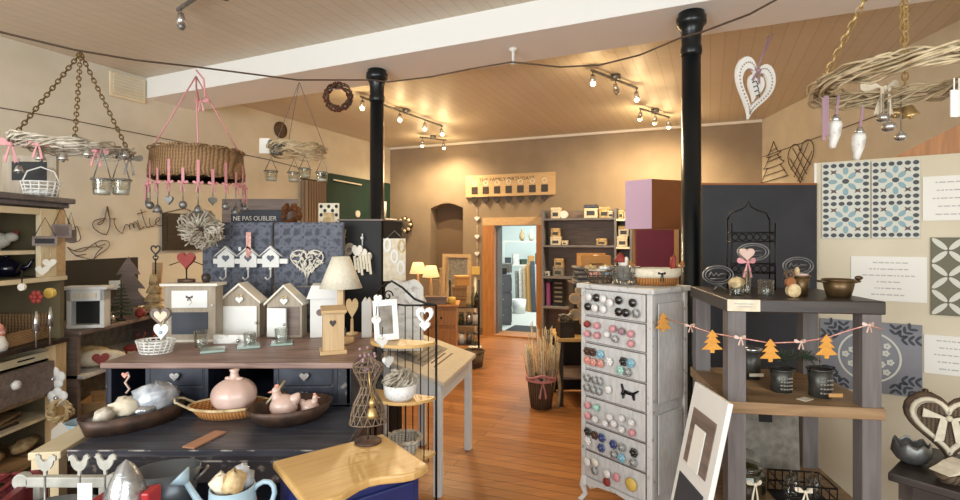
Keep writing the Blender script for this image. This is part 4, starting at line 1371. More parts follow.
def hen_pot(loc, s, label, rz=0., pumpkin=False):
    t = thing('ceramic_hen_pot', label, 'pot', loc, rz)
    if pumpkin:
        mb = MB()
        mb.ball((0, 0, .086 * s), (.107 * s, .104 * s, .086 * s), 36)
        for i, v_ in enumerate(mb.v):
            rr = 1 + .018 * math.cos(9 * math.atan2(v_[1], v_[0]))
            mb.v[i] = (v_[0] * rr, v_[1] * rr, v_[2])
        mb.build('pot_body', M['blush'], t)
        MB().lathe([(.03 * s, .165 * s), (.02 * s, .185 * s), (.018 * s, .2 * s), (.024 * s, .212 * s), (0, .216 * s)], 14).build('stem', M['blush'], t)
        mb = MB().ball((.03 * s, -.01 * s, .17 * s), (.02 * s, .014 * s, .008 * s)).ball((-.03 * s, 0, .17 * s), (.018 * s, .014 * s, .008 * s))
        mb.build('leaf', M['blush'], t)
    else:
        mb = MB().ball((0, 0, .055 * s), (.062 * s, .055 * s, .055 * s), 18)
        mb.tube([(-.02 * s, 0, .08 * s), (-.032 * s, 0, .105 * s), (-.034 * s, 0, .125 * s)], [.034 * s, .022 * s, .016 * s], 12)
        mb.ball((-.034 * s, 0, .126 * s), .019 * s, 12)
        mb.tube([(.03 * s, 0, .07 * s), (.06 * s, 0, .1 * s), (.066 * s, 0, .113 * s)], [.035 * s, .018 * s, .006 * s], 10)
        mb.build('body', M['blush'], t)
        MB().cyl((-.05 * s, -.004 * s, .124 * s), (-.068 * s, -.006 * s, .12 * s), .007 * s, .001, 8).build('beak', M['coral'], t)
        MB().ball((-.03 * s, 0, .148 * s), (.012 * s, .005 * s, .008 * s), 8).build('comb', M['coral'], t)
    return t


q = on(230, 415, WT)
t = thing('oval_wicker_basket', 'oval honey wicker basket with two hoop handles holding the pumpkin pot', 'basket', q, .12)
MB().cup([(.13, 0), (.175, .05)], .01, 36, sy=.6).build('basket_body', M['wicker_h'], t)
MB().tube([(math.cos(a) * .175, math.sin(a) * .105, .05) for a in [2 * PI * i / 36 for i in range(36)]], .007, 6, True).build('rim', M['straw'], t)
for s in (-1, 1):
    MB().tube([(s * .165, -.04, .05), (s * .22, -.035, .075 + .04 * (s > 0)), (s * .24, 0, .085 + .06 * (s > 0)), (s * .22, .035, .075 + .04 * (s > 0)), (s * .165, .04, .05)], .006, 6).build('handle', M['twig'], t)
hen_pot(q + Vector((.02, .0, .012)), .92, 'big blush-pink glazed pumpkin pot sitting in the oval wicker basket', 0, True)
q = on(291, 420, WT)
t = thing('dark_metal_tray', 'deep oval dark metal dish holding two pink hens', 'tray', q, math.radians(34))
t.scale = (1.06, 1.06, 1.15)
MB().cup([(.12, 0), (.155, .03), (.175, .065)], .007, 36, sy=.72).build('tray_body', M['rustmetal'], t)
MB().ball((-.02, .115, .075), (.035, .01, .015)).build('handle', M['rustmetal'], t)
hen_pot(q + Vector((-.03, -.005, .008)), .98, 'larger blush-pink ceramic hen in the dark metal dish', .1)
hen_pot(q + Vector((.075, .03, .008)), .66, 'smaller blush-pink ceramic hen in the dark metal dish', PI)
solo('orange_label', MB().box((0, 0, .002), (.04, .025, .004)), M['coral'], 'small orange label lying in front of the larger hen in the dish', 'label', q + Vector((.0, -.075, .03)), .4)
a0, a1 = on(208, 434, WT), on(197, 447, WT)
solo('wooden_tag', MB().box((0, 0, .003), (.055, .17, .006)), mat('reddish_strip', (176, 128, 100), .6), 'reddish wooden strip lying on the worktop edge in front of the wicker basket', 'strip', (a0 + a1) / 2 + Vector((.01, .0, 0)), -.25)
solo('silver_dish', MB().cup([(.03, 0), (.05, .02)], .004, 20), M['silver'], 'little silver dish behind the dark metal dish on the worktop', 'dish', on(303, 402, WT), 0)

# ---------------- foreground bench with metalware
t = thing('metal_bench', 'low dark bench at the bottom edge carrying the red pail and watering can', 'bench', (-1.2, 1.45, 0))
MB().bx(-.5, .48, -.35, .3, .665, .69).build('bench_top', M['black'], t)
for x in (-.46, .44):
    for y in (-.31, .26):
        MB().bx(x - .02, x + .02, y - .02, y + .02, 0, .665).build('leg', M['black'], t)
BT = .6905
# watering can
t = thing('watering_can', 'pale blue and pink enamel watering can holding wrapped parcels', 'watering can', (-.775, 1.60, BT), .15)
MB().cup([(.06, 0), (.07, .06), (.066, .14)], .004, 24).build('can_body', M['skyblue'], t)
MB().lathe([(.0715, .035), (.073, .06), (.0705, .09)], 24).build('pink_band', M['pink'], t)
MB().tube([(-.06, 0, .05), (-.1, 0, .1), (-.135, 0, .16)], [.014, .011, .009], 8).lathe([(.009, 0), (.034, .03), (.032, .034), (0, .034)], 14, m=tr(-.133, 0, .158) @ rot('Y', -.75)).build('spout', M['skyblue'], t)
MB().tube([(.06, 0, .12), (.075, 0, .138), (.093, 0, .147), (.111, 0, .144), (.123, 0, .13), (.126, 0, .11), (.12, 0, .088), (.105, 0, .068), (.085, 0, .056), (.068, 0, .05)], .008, 7).build('handle', M['skyblue'], t)
for k, (dx, dy, mm, lab) in enumerate(((-.03, -.01, 'ivory', 'cream wrapped soap in the mouth of the watering can'), (.02, .02, 'film', 'crinkled film parcel in the mouth of the watering can'), (.02, -.03, 'straw', 'straw-coloured parcel at the front of the watering can mouth'))):
    solo('wrapped_parcel', crumple(MB(), (0, 0, .03), (.034, .03, .04), 10, .25, k + 20), M[mm], lab, 'parcel', (-.775 + dx, 1.6 + dy, BT + .115 + .01 * k))
# grey oval tub
t = thing('grey_tub', 'grey oval metal tub behind the red pail on the low bench', 'tub', (-1.02, 1.665, BT), .3)
MB().cup([(.07, 0), (.1, .165)], .005, 30, sy=.75).build('tub_body', M['tablesteel'], t)
MB().tube([(.09, -.03, .13), (.115, -.02, .15), (.12, .0, .155), (.115, .02, .15), (.09, .03, .13)], .006, 6).build('handle', M['zinc'], t)
# red pail with foil-wrapped cone
t = thing('red_pail', 'bright red metal pail with notched rim at the bottom edge', 'pail', (-1.025, 1.48, BT))
mb = MB().cup([(.05, 0), (.078, .14), (.082, .16)], .004, 24)
mb.build('pail_body', M['red'], t)
for x0, z0 in ((.06, .14), (-.085, .12)):
    MB().bx(x0, x0 + .025, -.03, .03, z0, z0 + .05).build('rim_tab', M['red'], t, bevel=.006)
mb = MB().lathe([(.05, 0), (.06, .05), (.056, .1), (.042, .14), (.022, .18), (.0, .2)], 16)
for i, v_ in enumerate(mb.v):
    s = 1 + .12 * (random.random() - .5)
    mb.v[i] = (v_[0] * s, v_[1] * s, v_[2])
solo('foil_cone', mb, M['foil'], 'silver foil-wrapped cone standing in the red pail', 'parcel', (-1.025, 1.48, BT + .075))
# three rooster stakes in a galvanised pot
solo('zinc_planter', MB().cup([(.1, 0), (.13, .12)], .004, 24, sy=.7), M['zinc'], 'low zinc planter that holds the rooster stakes', 'planter', (-1.24, 1.5, BT))
rp = [(-.052, .034), (-.043, .04), (-.046, .05), (-.038, .047), (-.034, .054), (-.029, .046), (-.022, .046), (-.02, .03), (-.006, .014), (.012, .018), (.024, .04), (.04, .05), (.056, .04), (.056, .018), (.046, .022), (.04, -.004), (.026, -.024), (.008, -.034), (.01, -.055), (-.004, -.055), (-.006, -.034), (-.024, -.022), (-.036, .0), (-.04, .024)]
for k, (px, py) in enumerate(((45, 466), (80, 466), (105, 465))):
    q = P(px, py, 1.5)
    t = thing('rooster_stake', 'pale metal rooster on a thin stake, %s' % ['nearest the photo edge', 'second of three along the cream rail', 'nearest the red pail'][k], 'garden stake', (q.x, q.y, BT + .005))
    hh = q.z - BT
    MB().prism([(x * .58 * (1 if k != 1 else -1), z * .58 + hh) for x, z in rp], -.003, .003).build('rooster', M['palemetal'], t)
    MB().cyl((0, 0, 0), (0, 0, hh - .03), .003).build('stake', M['zinc'], t)
q0 = P(69, 481, 1.56)
t = thing('cream_rail', 'cream painted rail with rounded ends lying across behind the rooster stakes', 'rail', q0)
MB().bx(-.125, .125, -.012, .012, -.016, .016).build('bar', M['palemetal'], t, bevel=.004)
for s in (-1, 1):
    MB().prism(disc(.026, .026, 18, s * .14, 0), -.012, .012).build('end_boss', M['palemetal'], t, bevel=.004)
MB().bx(-.11, -.09, .0, .02, q0.z * 0 - (q0.z - BT), -.01).bx(.09, .11, 0, .02, -(q0.z - BT), -.01).build('leg', M['palemetal'], t)
# red perforated crate
t = thing('red_crate', 'dark red perforated metal crate in the bottom corner of the photo', 'crate', (-1.565, 1.50, BT), .25)
mb = MB()
for y in (-.12, .12):
    for k in range(4):
        mb.bx(-.19, .19, y - .004, y + .004, .0 + k * .045, .028 + k * .045)
    for k in range(9):
        mb.bx(-.19 + k * .045, -.175 + k * .045, y - .004, y + .004, 0, .163)
mb.build('side', M['crate_red'], t)
mb = MB()
for x in (-.19, .19):
    mb.bx(x - .004, x + .004, -.12, .12, 0, .163)
mb.bx(-.19, .19, -.12, .12, 0, .006)
for k in range(9):
    mb.bx(-.19 + k * .045, -.175 + k * .045, -.12, .12, .155, .162)
mb.build('end_panel', M['crate_red'], t)
solo('silver_sachet', crumple(MB(), (0, 0, .03), (.07, .04, .03), 12, .25, 44), M['film'], 'crinkled silver sachet lying among the rooster stakes', 'sachet', (-1.22, 1.46, BT + .06))
solo('price_card', MB().box((0, 0, .03), (.04, .003, .05)), M['paper'], 'white price card standing between the rooster stakes and the red pail', 'card', P(85, 492, 1.44) - Vector((0, 0, .03)))
# cream painted panel leaning between the cupboard and the desk
t = thing('cream_side_table', 'narrow cream painted side table squeezed between the cupboard and the navy desk', 'side table', (-1.70, 2.13, 0), math.radians(8))
MB().bx(-.055, .06, -.17, .2, .755, .785).build('table_top', M['cream'], t, bevel=.004)
for x in (-.03, .035):
    for y in (-.14, .17):
        MB().bar((x * 1.02, y, 0), (x, y, .755), .05, .03).build('leg', M['cream'], t)
MB().bx(-.04, .045, -.15, -.13, .66, .755).build('apron', M['cream'], t)

# ================================================================== honey-topped cabinet
t = thing('honey_cabinet', 'small navy cabinet with a curved honey-coloured wooden top in the centre foreground', 'cabinet', (-.438, 1.722, 0), math.radians(37))
tw, td = .205, .172
top = []
for (x0, y0), (x1, y1), b in (((-tw, td), (tw, td), 0), ((tw, td), (tw, -td), 0), ((tw, -td), (-tw, -td), .022), ((-tw, -td), (-tw, td), 0)):
    for i in range(12):
        s = i / 12
        nx, ny = (y1 - y0), -(x1 - x0)
        L = math.hypot(nx, ny)
        k = b * math.sin(2 * PI * s * 1.5) * (1 if b else 0)
        top.append((x0 + (x1 - x0) * s + nx / L * -k, y0 + (y1 - y0) * s + ny / L * -k))
flat = Matrix(((1, 0, 0, 0), (0, 0, 1, 0), (0, 1, 0, 0), (0, 0, 0, 1)))
MB().prism([(x, y) for x, y in top], .822, .85, flat).build('cabinet_top', M['honey'], t, bevel=.008)
body = MB().bx(-tw + .02, tw - .02, -td + .03, td - .015, .12, .822).build('body', M['blue'], t, bevel=.006)
for k, z0 in enumerate((.6, .37, .15)):
    d = MB().bx(-tw + .045, tw - .045, -td + .018, -td + .035, z0, z0 + .2).build('drawer', M['blue'], t, bevel=.006)
    MB().ball((0, -td + .01, z0 + .1), .014, 10).build('knob', M['silver'], d)
for x in (-tw + .04, tw - .04):
    for y in (-td + .05, td - .035):
        MB().tube([(x, y, .14), (x * 1.05, y * 1.05, .06), (x, y, 0)], [.025, .018, .014], 8).build('leg', M['blue'], t)

# wire dress form on a rod
q = on(368, 442, .85)
t = thing('wire_dress_form', 'rusty wire dress-form on a rod with round foot standing on the honey top', 'ornament', q, .2)
MB().lathe([(0, 0), (.05, 0), (.05, .006), (.012, .012), (0, .012)], 24).build('foot', M['rustmetal'], t)
MB().cyl((0, 0, .01), (0, 0, .3), .004).build('rod', M['brownwire'], t)
prof = [(.068, .07), (.062, .105), (.051, .145), (.034, .18), (.025, .205), (.036, .235), (.052, .265), (.056, .285), (.03, .3), (.014, .315), (.014, .335)]
mb = MB()
for k in range(len(prof) - 1):
    pass
for r, z_ in prof:
    mb.tube([(math.cos(a) * r, math.sin(a) * r * .6, z_) for a in [2 * PI * i / 20 for i in range(20)]], .0022, 4, True)
for i in range(14):
    for sg in (-1, 1):
        mb.tube([(math.cos(2 * PI * i / 14 + sg * z_ * 7) * r, math.sin(2 * PI * i / 14 + sg * z_ * 7) * r * .6, z_) for r, z_ in prof], .0019, 4)
mb.build('wire_body', M['formwire'], t)
mb = MB()
for i in range(26):
    a = random.random() * 2 * PI
    mb.ball((math.cos(a) * .03, math.sin(a) * .02, .25 + random.random() * .1), .006, 6)
mb.build('beads', M['mauve'], t)
q2 = P(372, 412, q.y - .03)
t = thing('gold_bell', 'small shiny gold bell hanging on a cord inside the wire dress form', 'bell', q2)
MB().lathe([(.022, -.018), (.019, -.008), (.014, .01), (.006, .018), (0, .02)], 16).ball((0, 0, -.019), .007, 8).lathe([(.01, .02), (.014, .035), (.006, .05), (0, .052)], 12).build('bell_body', M['gold'], t)
MB().tube([(0, 0, .05), (-.008, 0, .1), (-.012, .0, .15)], .003, 5).build('cord', M['gold'], t)

# ================================================================== half-round wire stand
EC = Vector((-.385, 2.56, 0))
t = thing('wire_shelf_stand', 'black wire stand with three half-round honey shelves beside the honey cabinet', 'shelf stand', EC, math.radians(-22))
er = .175
half = [(er * math.cos(a), -.95 * er * math.sin(a)) for a in [PI * i / 18 for i in range(19)]]
for z0 in (.545, .815, 1.085):
    MB().prism([(x, y + .02) for x, y in half], z0, z0 + .016, flat).build('shelf', M['honey'], t, bevel=.003)
mb = MB()
for x in (-er, er):
    mb.cyl((x, .02, 0), (x, .02, 1.28), .006)
pts = [(er * x, .02, 1.28 + y) for x, y in ((-1, 0), (-.85, .06), (-.5, .075), (0, .13), (.5, .075), (.85, .04), (1, 0))]
pts = [(-er, .02, 1.28), (-er * .8, .02, 1.36), (-er * .45, .02, 1.39), (-er * .1, .02, 1.36), (er * .3, .02, 1.305), (er * .7, .02, 1.285), (er, .02, 1.28)]
mb.tube(pts, .006, 7)
mb.tube([(-er, .02, 1.28), (0, .02, 1.27), (er, .02, 1.28)], .005, 6)
mb.build('frame', M['wire'], t)
for i in range(7):
    x = -er + er * 2 * (i + 1) / 8
    MB().cyl((x, .02, .5), (x, .02, 1.27), .003, n=6).build('back_wire', M['wire'], t)
for i in range(5):
    a = PI * (i + 1) / 6
    MB().cyl((er * math.cos(a), .02 - .95 * er * math.sin(a), .545), (er * math.cos(a), .02 - .95 * er * math.sin(a), .82), .003, n=6).build('front_wire', M['wire'], t)
MB().tube([(-.1 + .03 * math.cos(a) * (1 - a / 9), .02, 1.315 + .03 * math.sin(a) * (1 - a / 9)) for a in [i * .5 for i in range(16)]], .004, 5).build('scroll', M['wire'], t)


def in_stand(x, y, z0):
    a = math.radians(-22)
    return EC + Vector((x * math.cos(a) - y * math.sin(a), x * math.sin(a) + y * math.cos(a), z0))


t = thing('photo_frame', 'white photo frame leaning on the top shelf of the wire stand', 'picture frame', in_stand(-.065, -.045, 1.102), rot=(-.12, -.07, .1))
MB().ring([(-.06, 0), (.06, 0), (.06, .2), (-.06, .2)], [(-.034, .03), (.034, .03), (.034, .17), (-.034, .17)], -.009, .009).build('moulding', M['white'], t)
MB().bx(-.036, .036, -.002, .006, .028, .172).build('picture', M['pebble'], t)
t = thing('open_heart', 'white open heart hung on the far post of the wire stand', 'heart', P(425, 317, 2.45), -.2)
MB().ring(heart(.085, .095), heart(.05, .055), -.01, .01).build('heart_rim', M['white'], t, bevel=.003)
MB().prism(heart(.052, .045, 20, .0, -.045), -.008, .012).build('lower_heart', M['white'], t, bevel=.003)
t = thing('metal_bowl', 'white-banded round pot in the wire stand, filled with straw nest', 'pot', in_stand(.03, -.078, .832))
MB().cup([(.06, 0), (.076, .02), (.082, .075)], .004, 26).build('bowl', M['whitecer'], t)
mb = MB()
strands(mb, .055, .026, 18, 3, .0022, 40, z=.09, seg=4)
strands(mb, .028, .03, 12, 3, .0022, 30, z=.11, seg=4)
mb.build('straw_nest', M['twig_w'], t)
t = thing('wicker_bowl', 'whitewashed wicker bowl on the lowest shelf of the wire stand', 'basket', in_stand(.05, -.085, .562))
MB().cup([(.055, 0), (.088, .085)], .008, 26).build('bowl', M['wicker_w'], t)
strands(MB(), .084, .008, 6, 8, .005, 40, z=.085).build('rim', M['twig_w'], t)
# white fabric hearts strung down the near post
for k, (px, py) in enumerate(((378, 300), (376, 322), (382, 343), (388, 362))):
    tt = thing('fabric_heart', 'white stuffed heart on the string down the wire stand, %s from the top' % ORD[k], 'heart', P(px, py, 2.44), .3 * k, 'white hearts down the wire stand')
    MB().prism(heart(.038 + .006 * k, .05), -.01, .01).build('heart_body', M['white'], tt, bevel=.006)
    MB().tube([(0, 0, .03), (.004, 0, .075)], .0025, 5).build('string', M['wire'], tt)
# white rack of cards behind the stand
t = thing('letter_rack', 'whitewashed wooden rack with carved top behind the wire stand', 'rack', P(402, 345, 3.46), .05)
t.location.z = .872
prof = [(-.12, 0), (.14, 0), (.14, .4)] + [(.14 - .26 * i / 12, .4 + .06 * math.sin(PI * i / 12) + .02 * math.sin(3 * PI * i / 12)) for i in range(1, 12)] + [(-.12, .4)]
MB().prism(prof, .06, .075).build('back_board', M['chippy'], t)
for k in range(3):
    MB().bx(-.12, .14, -.06 + .04 * k, -.05 + .04 * k, 0, .12 + .08 * k).build('divider', M['chippy'], t)
MB().bx(-.12, .14, -.06, .075, -.01, 0).build('base', M['chippy'], t)
MB().prism(heart(.08, .08, 22, .05, .33), .05, .058).build('heart', M['white'], t)

# ================================================================== white slant-top desk
t = thing('school_desk', 'pale grey slant-top writing desk with bleached lid beside the walkway', 'desk', (-.06, 3.93, 0), math.radians(-13.4))
# local: x to the left is negative; the walkway edge is x=0, depth runs to -y
W2, D2 = .42, .785
for x, y in ((-.025, -.025), (-.025, -D2 + .025), (-W2 + .025, -.025), (-W2 + .025, -D2 + .025)):
    MB().bx(x - .025, x + .025, y - .025, y + .025, 0, .70).build('leg', M['palegrey'], t, bevel=.003)
sl = .14
MB().prism([(0 - .01, .59), (-.01, .70), (-W2 + .01, .70 + sl), (-W2 + .01, .59)], -D2 + .01, -.01).build('desk_box', M['palegrey'], t)
mb = MB().prism([(.025, .695), (.025, .722), (-W2 - .01, .722 + sl), (-W2 - .01, .695 + sl)], -D2 - .02, .02)
mb.build('lid', M['greytop'], t, bevel=.003)
a = math.atan2(sl, W2)
def onlid(x, y, w, d):
    m = tr(x, y, .7235 - x * sl / W2) @ rot('Y', a)
    return m
MB().box((0, 0, .001), (.3, .56, .002), onlid(-.22, -D2 / 2, 0, 0)).build('inset_panel', M['pebble'], t)
mb = MB()
for k in range(7):
    mb.box((-.12 + .04 * k, .0, .003), (.012, .42 - .05 * (k % 3), .002), onlid(-.22, -D2 / 2, 0, 0))
mb.build('stencil_lines', M['tbrown'], t)

# ================================================================== screens behind the desk
ST = 1.72
for k, (x0, x1, lab) in enumerate(((-1.88, -1.405, 'slate-grey wallpapered screen panel on the window side, key-hook houses across it'), (-1.395, -.925, 'slate-grey wallpapered screen panel with the wire heart tree on it'))):
    t = thing('screen_panel', lab, 'screen', (x0, 3.46, 0))
    MB().bx(0, x1 - x0, 0, .03, 0, ST).build('panel', M['screen'], t, bevel=.003)
    MB().bx(x1 - x0 - .012, x1 - x0, -.003, 0, .02, ST - .02).build('edge_strip', M['slate'], t)
t = thing('screen_panel', 'matt black screen panel with hanging hearts behind the table lamp', 'screen', (-.99, 3.62, 0))
MB().bx(0, .29, 0, .03, 0, 1.737).build('panel', M['black'], t, bevel=.003)
MB().bx(-.02, .3, -.004, .034, 1.737, 1.748).build('top_strip', M['greywood'], t)
t = thing('screen_panel', 'dark screen panel turned edgeways with a card of rings on it', 'screen', (-.69, 3.66, 0), math.radians(58))
MB().bx(0, .2, 0, .03, 0, 1.737).build('panel', M['black'], t, bevel=.003)
MB().bx(-.01, .21, -.004, .034, 1.737, 1.748).build('top_strip', M['greywood'], t)
# row of three key-hook houses
q = P(250, 262, 3.425)
t = thing('hook_rail', 'white rail with three little heart-windowed houses and hooks on the wallpapered screen', 'hook rail', (q.x, 3.44, q.z))
MB().bx(-.25, .25, -.012, .012, -.012, .022).build('rail', M['white'], t, bevel=.003)
for k in range(3):
    x = (-.16, -.01, .14)[k]
    out = [(-.055, -.035), (.055, -.035), (.055, .04), (0, .09), (-.055, .04)]
    h = MB()
    hr = heart(.05, .046, 28, x, .022)
    h.prism([(x + a_, b_) for a_, b_ in out], -.022, -.008)
    h.prism([(x - .078, .035), (x - .07, .045), (x, .108), (x + .07, .045), (x + .078, .035), (x, .094)], -.03, -.002)
    ho = h.build('house', M['white'], t)
    MB().prism(hr, -.0245, -.021).build('heart_window', M['screen'], ho)
    MB().tube([(x, -.02, -.03), (x, -.02, -.1), (x - .01, -.045, -.118), (x - .02, -.06, -.1)], .005, 6).ball((x, -.024, -.045), .011, 8).build('hook', M['white'], ho)
MB().bx(-.02, -.0, -.03, -.026, .03, .2).bx(.0, .012, -.03, -.026, .05, .2).build('ribbon', M['coral'], t)
MB().bx(.085 - .16, .1 - .16, -.02, -.006, .075, .1).build('chimney', M['white'], t)
# heart tree of wire
q = P(306, 266, 3.42)
t = thing('wire_heart_tree', 'white filigree heart-shaped tree on a little foot before the wallpapered screen', 'ornament', (q.x, 3.44, q.z))
mb = MB()
mb.tube([(x, 0, z_) for x, z_ in heart(.22, .17, 36, 0, .02)], .005, 5, True)
rnd = random.Random(3)
hp = []
for i in range(120):
    x, z_ = (rnd.random() - .5) * .21, .02 + (rnd.random() - .5) * .17
    # inside the heart
    X, Z = x / .11, (z_ - .02) / .085 + .1
    if (X * X + Z * Z - .75) ** 3 - X * X * Z ** 3 < 0 and abs(X) < .95:
        a_ = rnd.random() * PI
        mb.tube([(x - .016 * math.cos(a_), 0, z_ - .016 * math.sin(a_)), (x, -.003, z_), (x + .016 * math.cos(a_), 0, z_ + .016 * math.sin(a_))], [.002, .006, .002], 5)
for dx in (-.05, -.02, .02, .05):
    mb.tube([(0, 0, -.09), (dx * .4, 0, -.04), (dx, 0, .04)], .004, 5)
mb.build('crown', M['offwhite'], t)
MB().cyl((0, 0, -.135), (0, 0, -.05), .006).bx(-.06, .06, -.02, .015, -.142, -.133).build('foot', M['pebble'], t)
# hanging hearts on the black panel
q = P(345, 252, 3.58)
t = thing('carved_heart', 'pale carved wooden heart hung on the black screen above the lamp', 'heart', (q.x, 3.60, q.z))
MB().prism(heart(.125, .13), -.014, .006).build('heart_body', M['tauwood'], t, bevel=.004)
mb = MB()
for s in (-1, 1):
    mb.tube([(s * .028 + .016 * math.cos(a) * (1 - a / 14), -.016, .015 + .016 * math.sin(a) * (1 - a / 14)) for a in [i * .6 for i in range(16)]], .0025, 4)
mb.build('carving', M['greywood'], t)
MB().tube([(-.004, 0, .04), (-.01, 0, .1), (.0, 0, .16)], .003, 5).tube([(0, 0, .1), (-.03, -.01, .15)], .004, 5).build('string', M['straw'], t)
q = P(362, 255, 3.58)
t = thing('heart_bundle', 'bundle of pale cloth hearts and ribbons hung on the black screen', 'decoration', (q.x, 3.59, q.z))
for k in range(3):
    MB().prism(heart(.075, .1, 22, -.03 + .03 * k, .02 - .025 * k), -.03 + .012 * k, -.012 + .012 * k).build('heart', M['offwhite'], t, bevel=.005)
mb = MB()
for k in range(6):
    x = -.05 + .02 * k
    mb.bx(x - .008, x + .008, -.03, -.026, -.13 - .02 * (k % 3) + .03, .0, rot('Y', -.12))
mb.build('ribbon', M['ivory'], t)
MB().tube([(-.0, 0, .06), (0, 0, .15)], .004, 5).ball((0, -.01, .12), .012, 8).build('string', M['white'], t)
# card of rings on the edgeways panel
q = P(394.5, 259, 3.62)
t = thing('ring_card', 'cream display card with oval rings hung on the dark edgeways panel', 'display card', q, math.radians(4))
MB().bx(-.078, .078, -.006, .006, -.155, .145).build('card', M['ivory'], t)
for k, (x, z_, m_) in enumerate(((-.05, .1, 'white'), (.0, .02, 'white'), (.045, -.06, 'white'), (.05, .09, 'straw'))):
    MB().ring(disc(.028, .05, 20, x, z_), disc(.015, .034, 20, x, z_), -.012, -.005).build('oval_ring', M[m_], t)
MB().tube([(-.05, 0, .15), (0, .0, .2), (.05, 0, .15)], .003, 5).build('hanger', M['zinc'], t)
# red heart stand, oval feet on the grey cabinet
q = on(184, 342, HT)
t = thing('red_heart_stand', 'red heart on a wire stand standing on the grey box cabinet', 'heart', (q.x - .02, q.y + .06, HT + .337))
MB().prism(heart(.10, .10, 26, 0, .125), -.012, .012).build('heart_body', M['red_d'], t, bevel=.005)
MB().cyl((0, 0, .012), (0, 0, .08), .004).tube([(-.1, 0, .1), (0, .012, .135), (.1, 0, .1)], .003, 5).build('wire', M['wire'], t)
MB().lathe([(0, 0), (.05, 0), (.05, .02), (.0, .024)], 22, sy=.6).build('foot', M['rustmetal'], t)
solo('small_pot', MB().cup([(.018, 0), (.026, .03), (.02, .05)], .003, 16), M['darkwood'], 'tiny dark pot beside the red heart on the grey box cabinet', 'pot', (q.x + .1, q.y + .05, HT + .337))
# pale twig wreath hanging in front of the small picture
t = thing('pale_twig_wreath', 'thick tilted wreath of whitewashed twigs at the corner of the wallpapered screen', 'wreath', P(201, 229, 3.28), rot=(1.0, .75, .2))
mb = strands(MB(), .078, .034, 18, 4, .0055, 40, wob=.5)
for k in range(130):
    a, b = random.random() * 2 * PI, random.random() * 2 * PI
    c = Vector(((.085 + .04 * math.cos(b)) * math.cos(a), (.085 + .04 * math.cos(b)) * math.sin(a), .04 * math.sin(b)))
    d = Vector((random.random() - .5, random.random() - .5, random.random() - .5)).normalized() * .034
    mb.tube([c - d, c + d], .0045, 5)
mb.build('twigs', M['twig_w'], t)
# grey frame with chalk writing behind the screen
q = P(260, 222, 3.9)
t = thing('chalk_frame', 'wide grey wooden frame around a lettered dark board behind the screen', 'framed sign', (q.x, 3.9, 1.45), 0)
zt = CH + 41 * 3.9 / F - 1.45
MB().ring([(-.285, 0), (.285, 0), (.285, zt), (-.285, zt)], [(-.215, .07), (.215, .07), (.215, zt - .082), (-.215, zt - .082)], -.012, .012).build('frame', M['greywood'], t)
MB().bx(-.22, .22, -.002, .006, .06, zt - .07).build('board', M['slate'], t)
text_mesh('lettering', 'NE PAS OUBLIER', .05, M['paper'], t, (-.205, -.004, zt - .165), (PI / 2, 0, 0), .0008, 'LEFT', .33)
t = thing('plush_wreath', 'rust-brown fluffy pine wreath resting on the chalk frame corner', 'wreath', P(291, 214, 3.78), rot=(PI / 2, 0, 0))
mb = MB()
for k in range(60):
    a = random.random() * 2 * PI
    mb.ball((math.cos(a) * .055 + (random.random() - .5) * .03, math.sin(a) * .055 + (random.random() - .5) * .03, (random.random() - .5) * .03), .018, 6)
mb.build('tufts', M['plush'], t)
# curtain, green board with shelf
u0, _ = onwall(299, 200, LA, LB)
u1, _ = onwall(320, 200, LA, LB)
mb = MB()
n_ = 40
fr = [(u0 + (u1 - u0) * i / n_, -.09 + .035 * math.sin(i * 1.25)) for i in range(n_ + 1)]
bk = [(u, y + .012) for u, y in fr[::-1]]
poly = fr + bk
mz = WL @ Matrix(((1, 0, 0, 0), (0, 0, 1, 0), (0, 1, 0, 0), (0, 0, 0, 1)))
t = thing('curtain', 'beige pleated curtain hanging beside the dark green board', 'curtain', (0, 0, 0))
MB().prism(poly, .05, 2.45, mz).build('fabric', M['curtain'], t)
MB().cyl(WL @ Vector((u0 - .05, -.08, 2.46)), WL @ Vector((u1 + .05, -.08, 2.46)), .012).build('rod', M['wire'], t)
u0, v0 = onwall(321, 173, LA, LB)
u1, v1 = onwall(389, 183, LA, LB)
t = thing('green_board', 'dark bottle-green board covering the wall behind the iron column', 'board', (0, 0, 0))
MB().bx(u0, u1 - .02, -.04, -.005, 0, (v0 + v1) / 2, WL).build('panel', M['green'], t)
ua, va = onwall(330, 180, LA, LB)
ub, vb = onwall(358, 185, LA, LB)
MB().bar(WL @ Vector((ua, -.07, va)), WL @ Vector((ub, -.07, vb)), .015, .02).build('batten', M['offwhite'], t)
ua, va = onwall(368, 218, LA, LB)
ub, vb = onwall(387, 220, LA, LB)
t = thing('wall_shelf', 'thin white wall shelf on the dark green board behind the column', 'shelf', WL @ Vector((ua, -.05, va)), AL)
MB().bx(0, ub - ua, -.16, 0, -.02, 0).build('shelf_board', M['white'], t)
MB().bx(.1, .12, -.12, 0, -.1, -.02).bx(ub - ua - .12, ub - ua - .1, -.12, 0, -.1, -.02).build('bracket', M['white'], t)
solo('white_canister', MB().cup([(.1, 0), (.105, .28)], .006, 20), M['white'], 'white canister standing on the thin wall shelf beside the column', 'canister', WL @ Vector((ua + .13, -.16, va + .001)))
u, v = onwall(355, 214, LA, LB)
solo('round_clock', MB().prism(disc(.055, .055), -.02, 0), M['offwhite'], 'tiny round cream disc on the dark green board', 'plaque', WL @ Vector((u, -.045, v)), AL)
q = P(329, 213, 3.75)
t = thing('checked_board', 'small square board with a black and cream pattern behind the wallpapered screen', 'board', (q.x, 3.75, 1.6))
MB().bx(-.075, .075, -.006, .006, 0, .27).build('board', M['ivory'], t)
mb = MB()
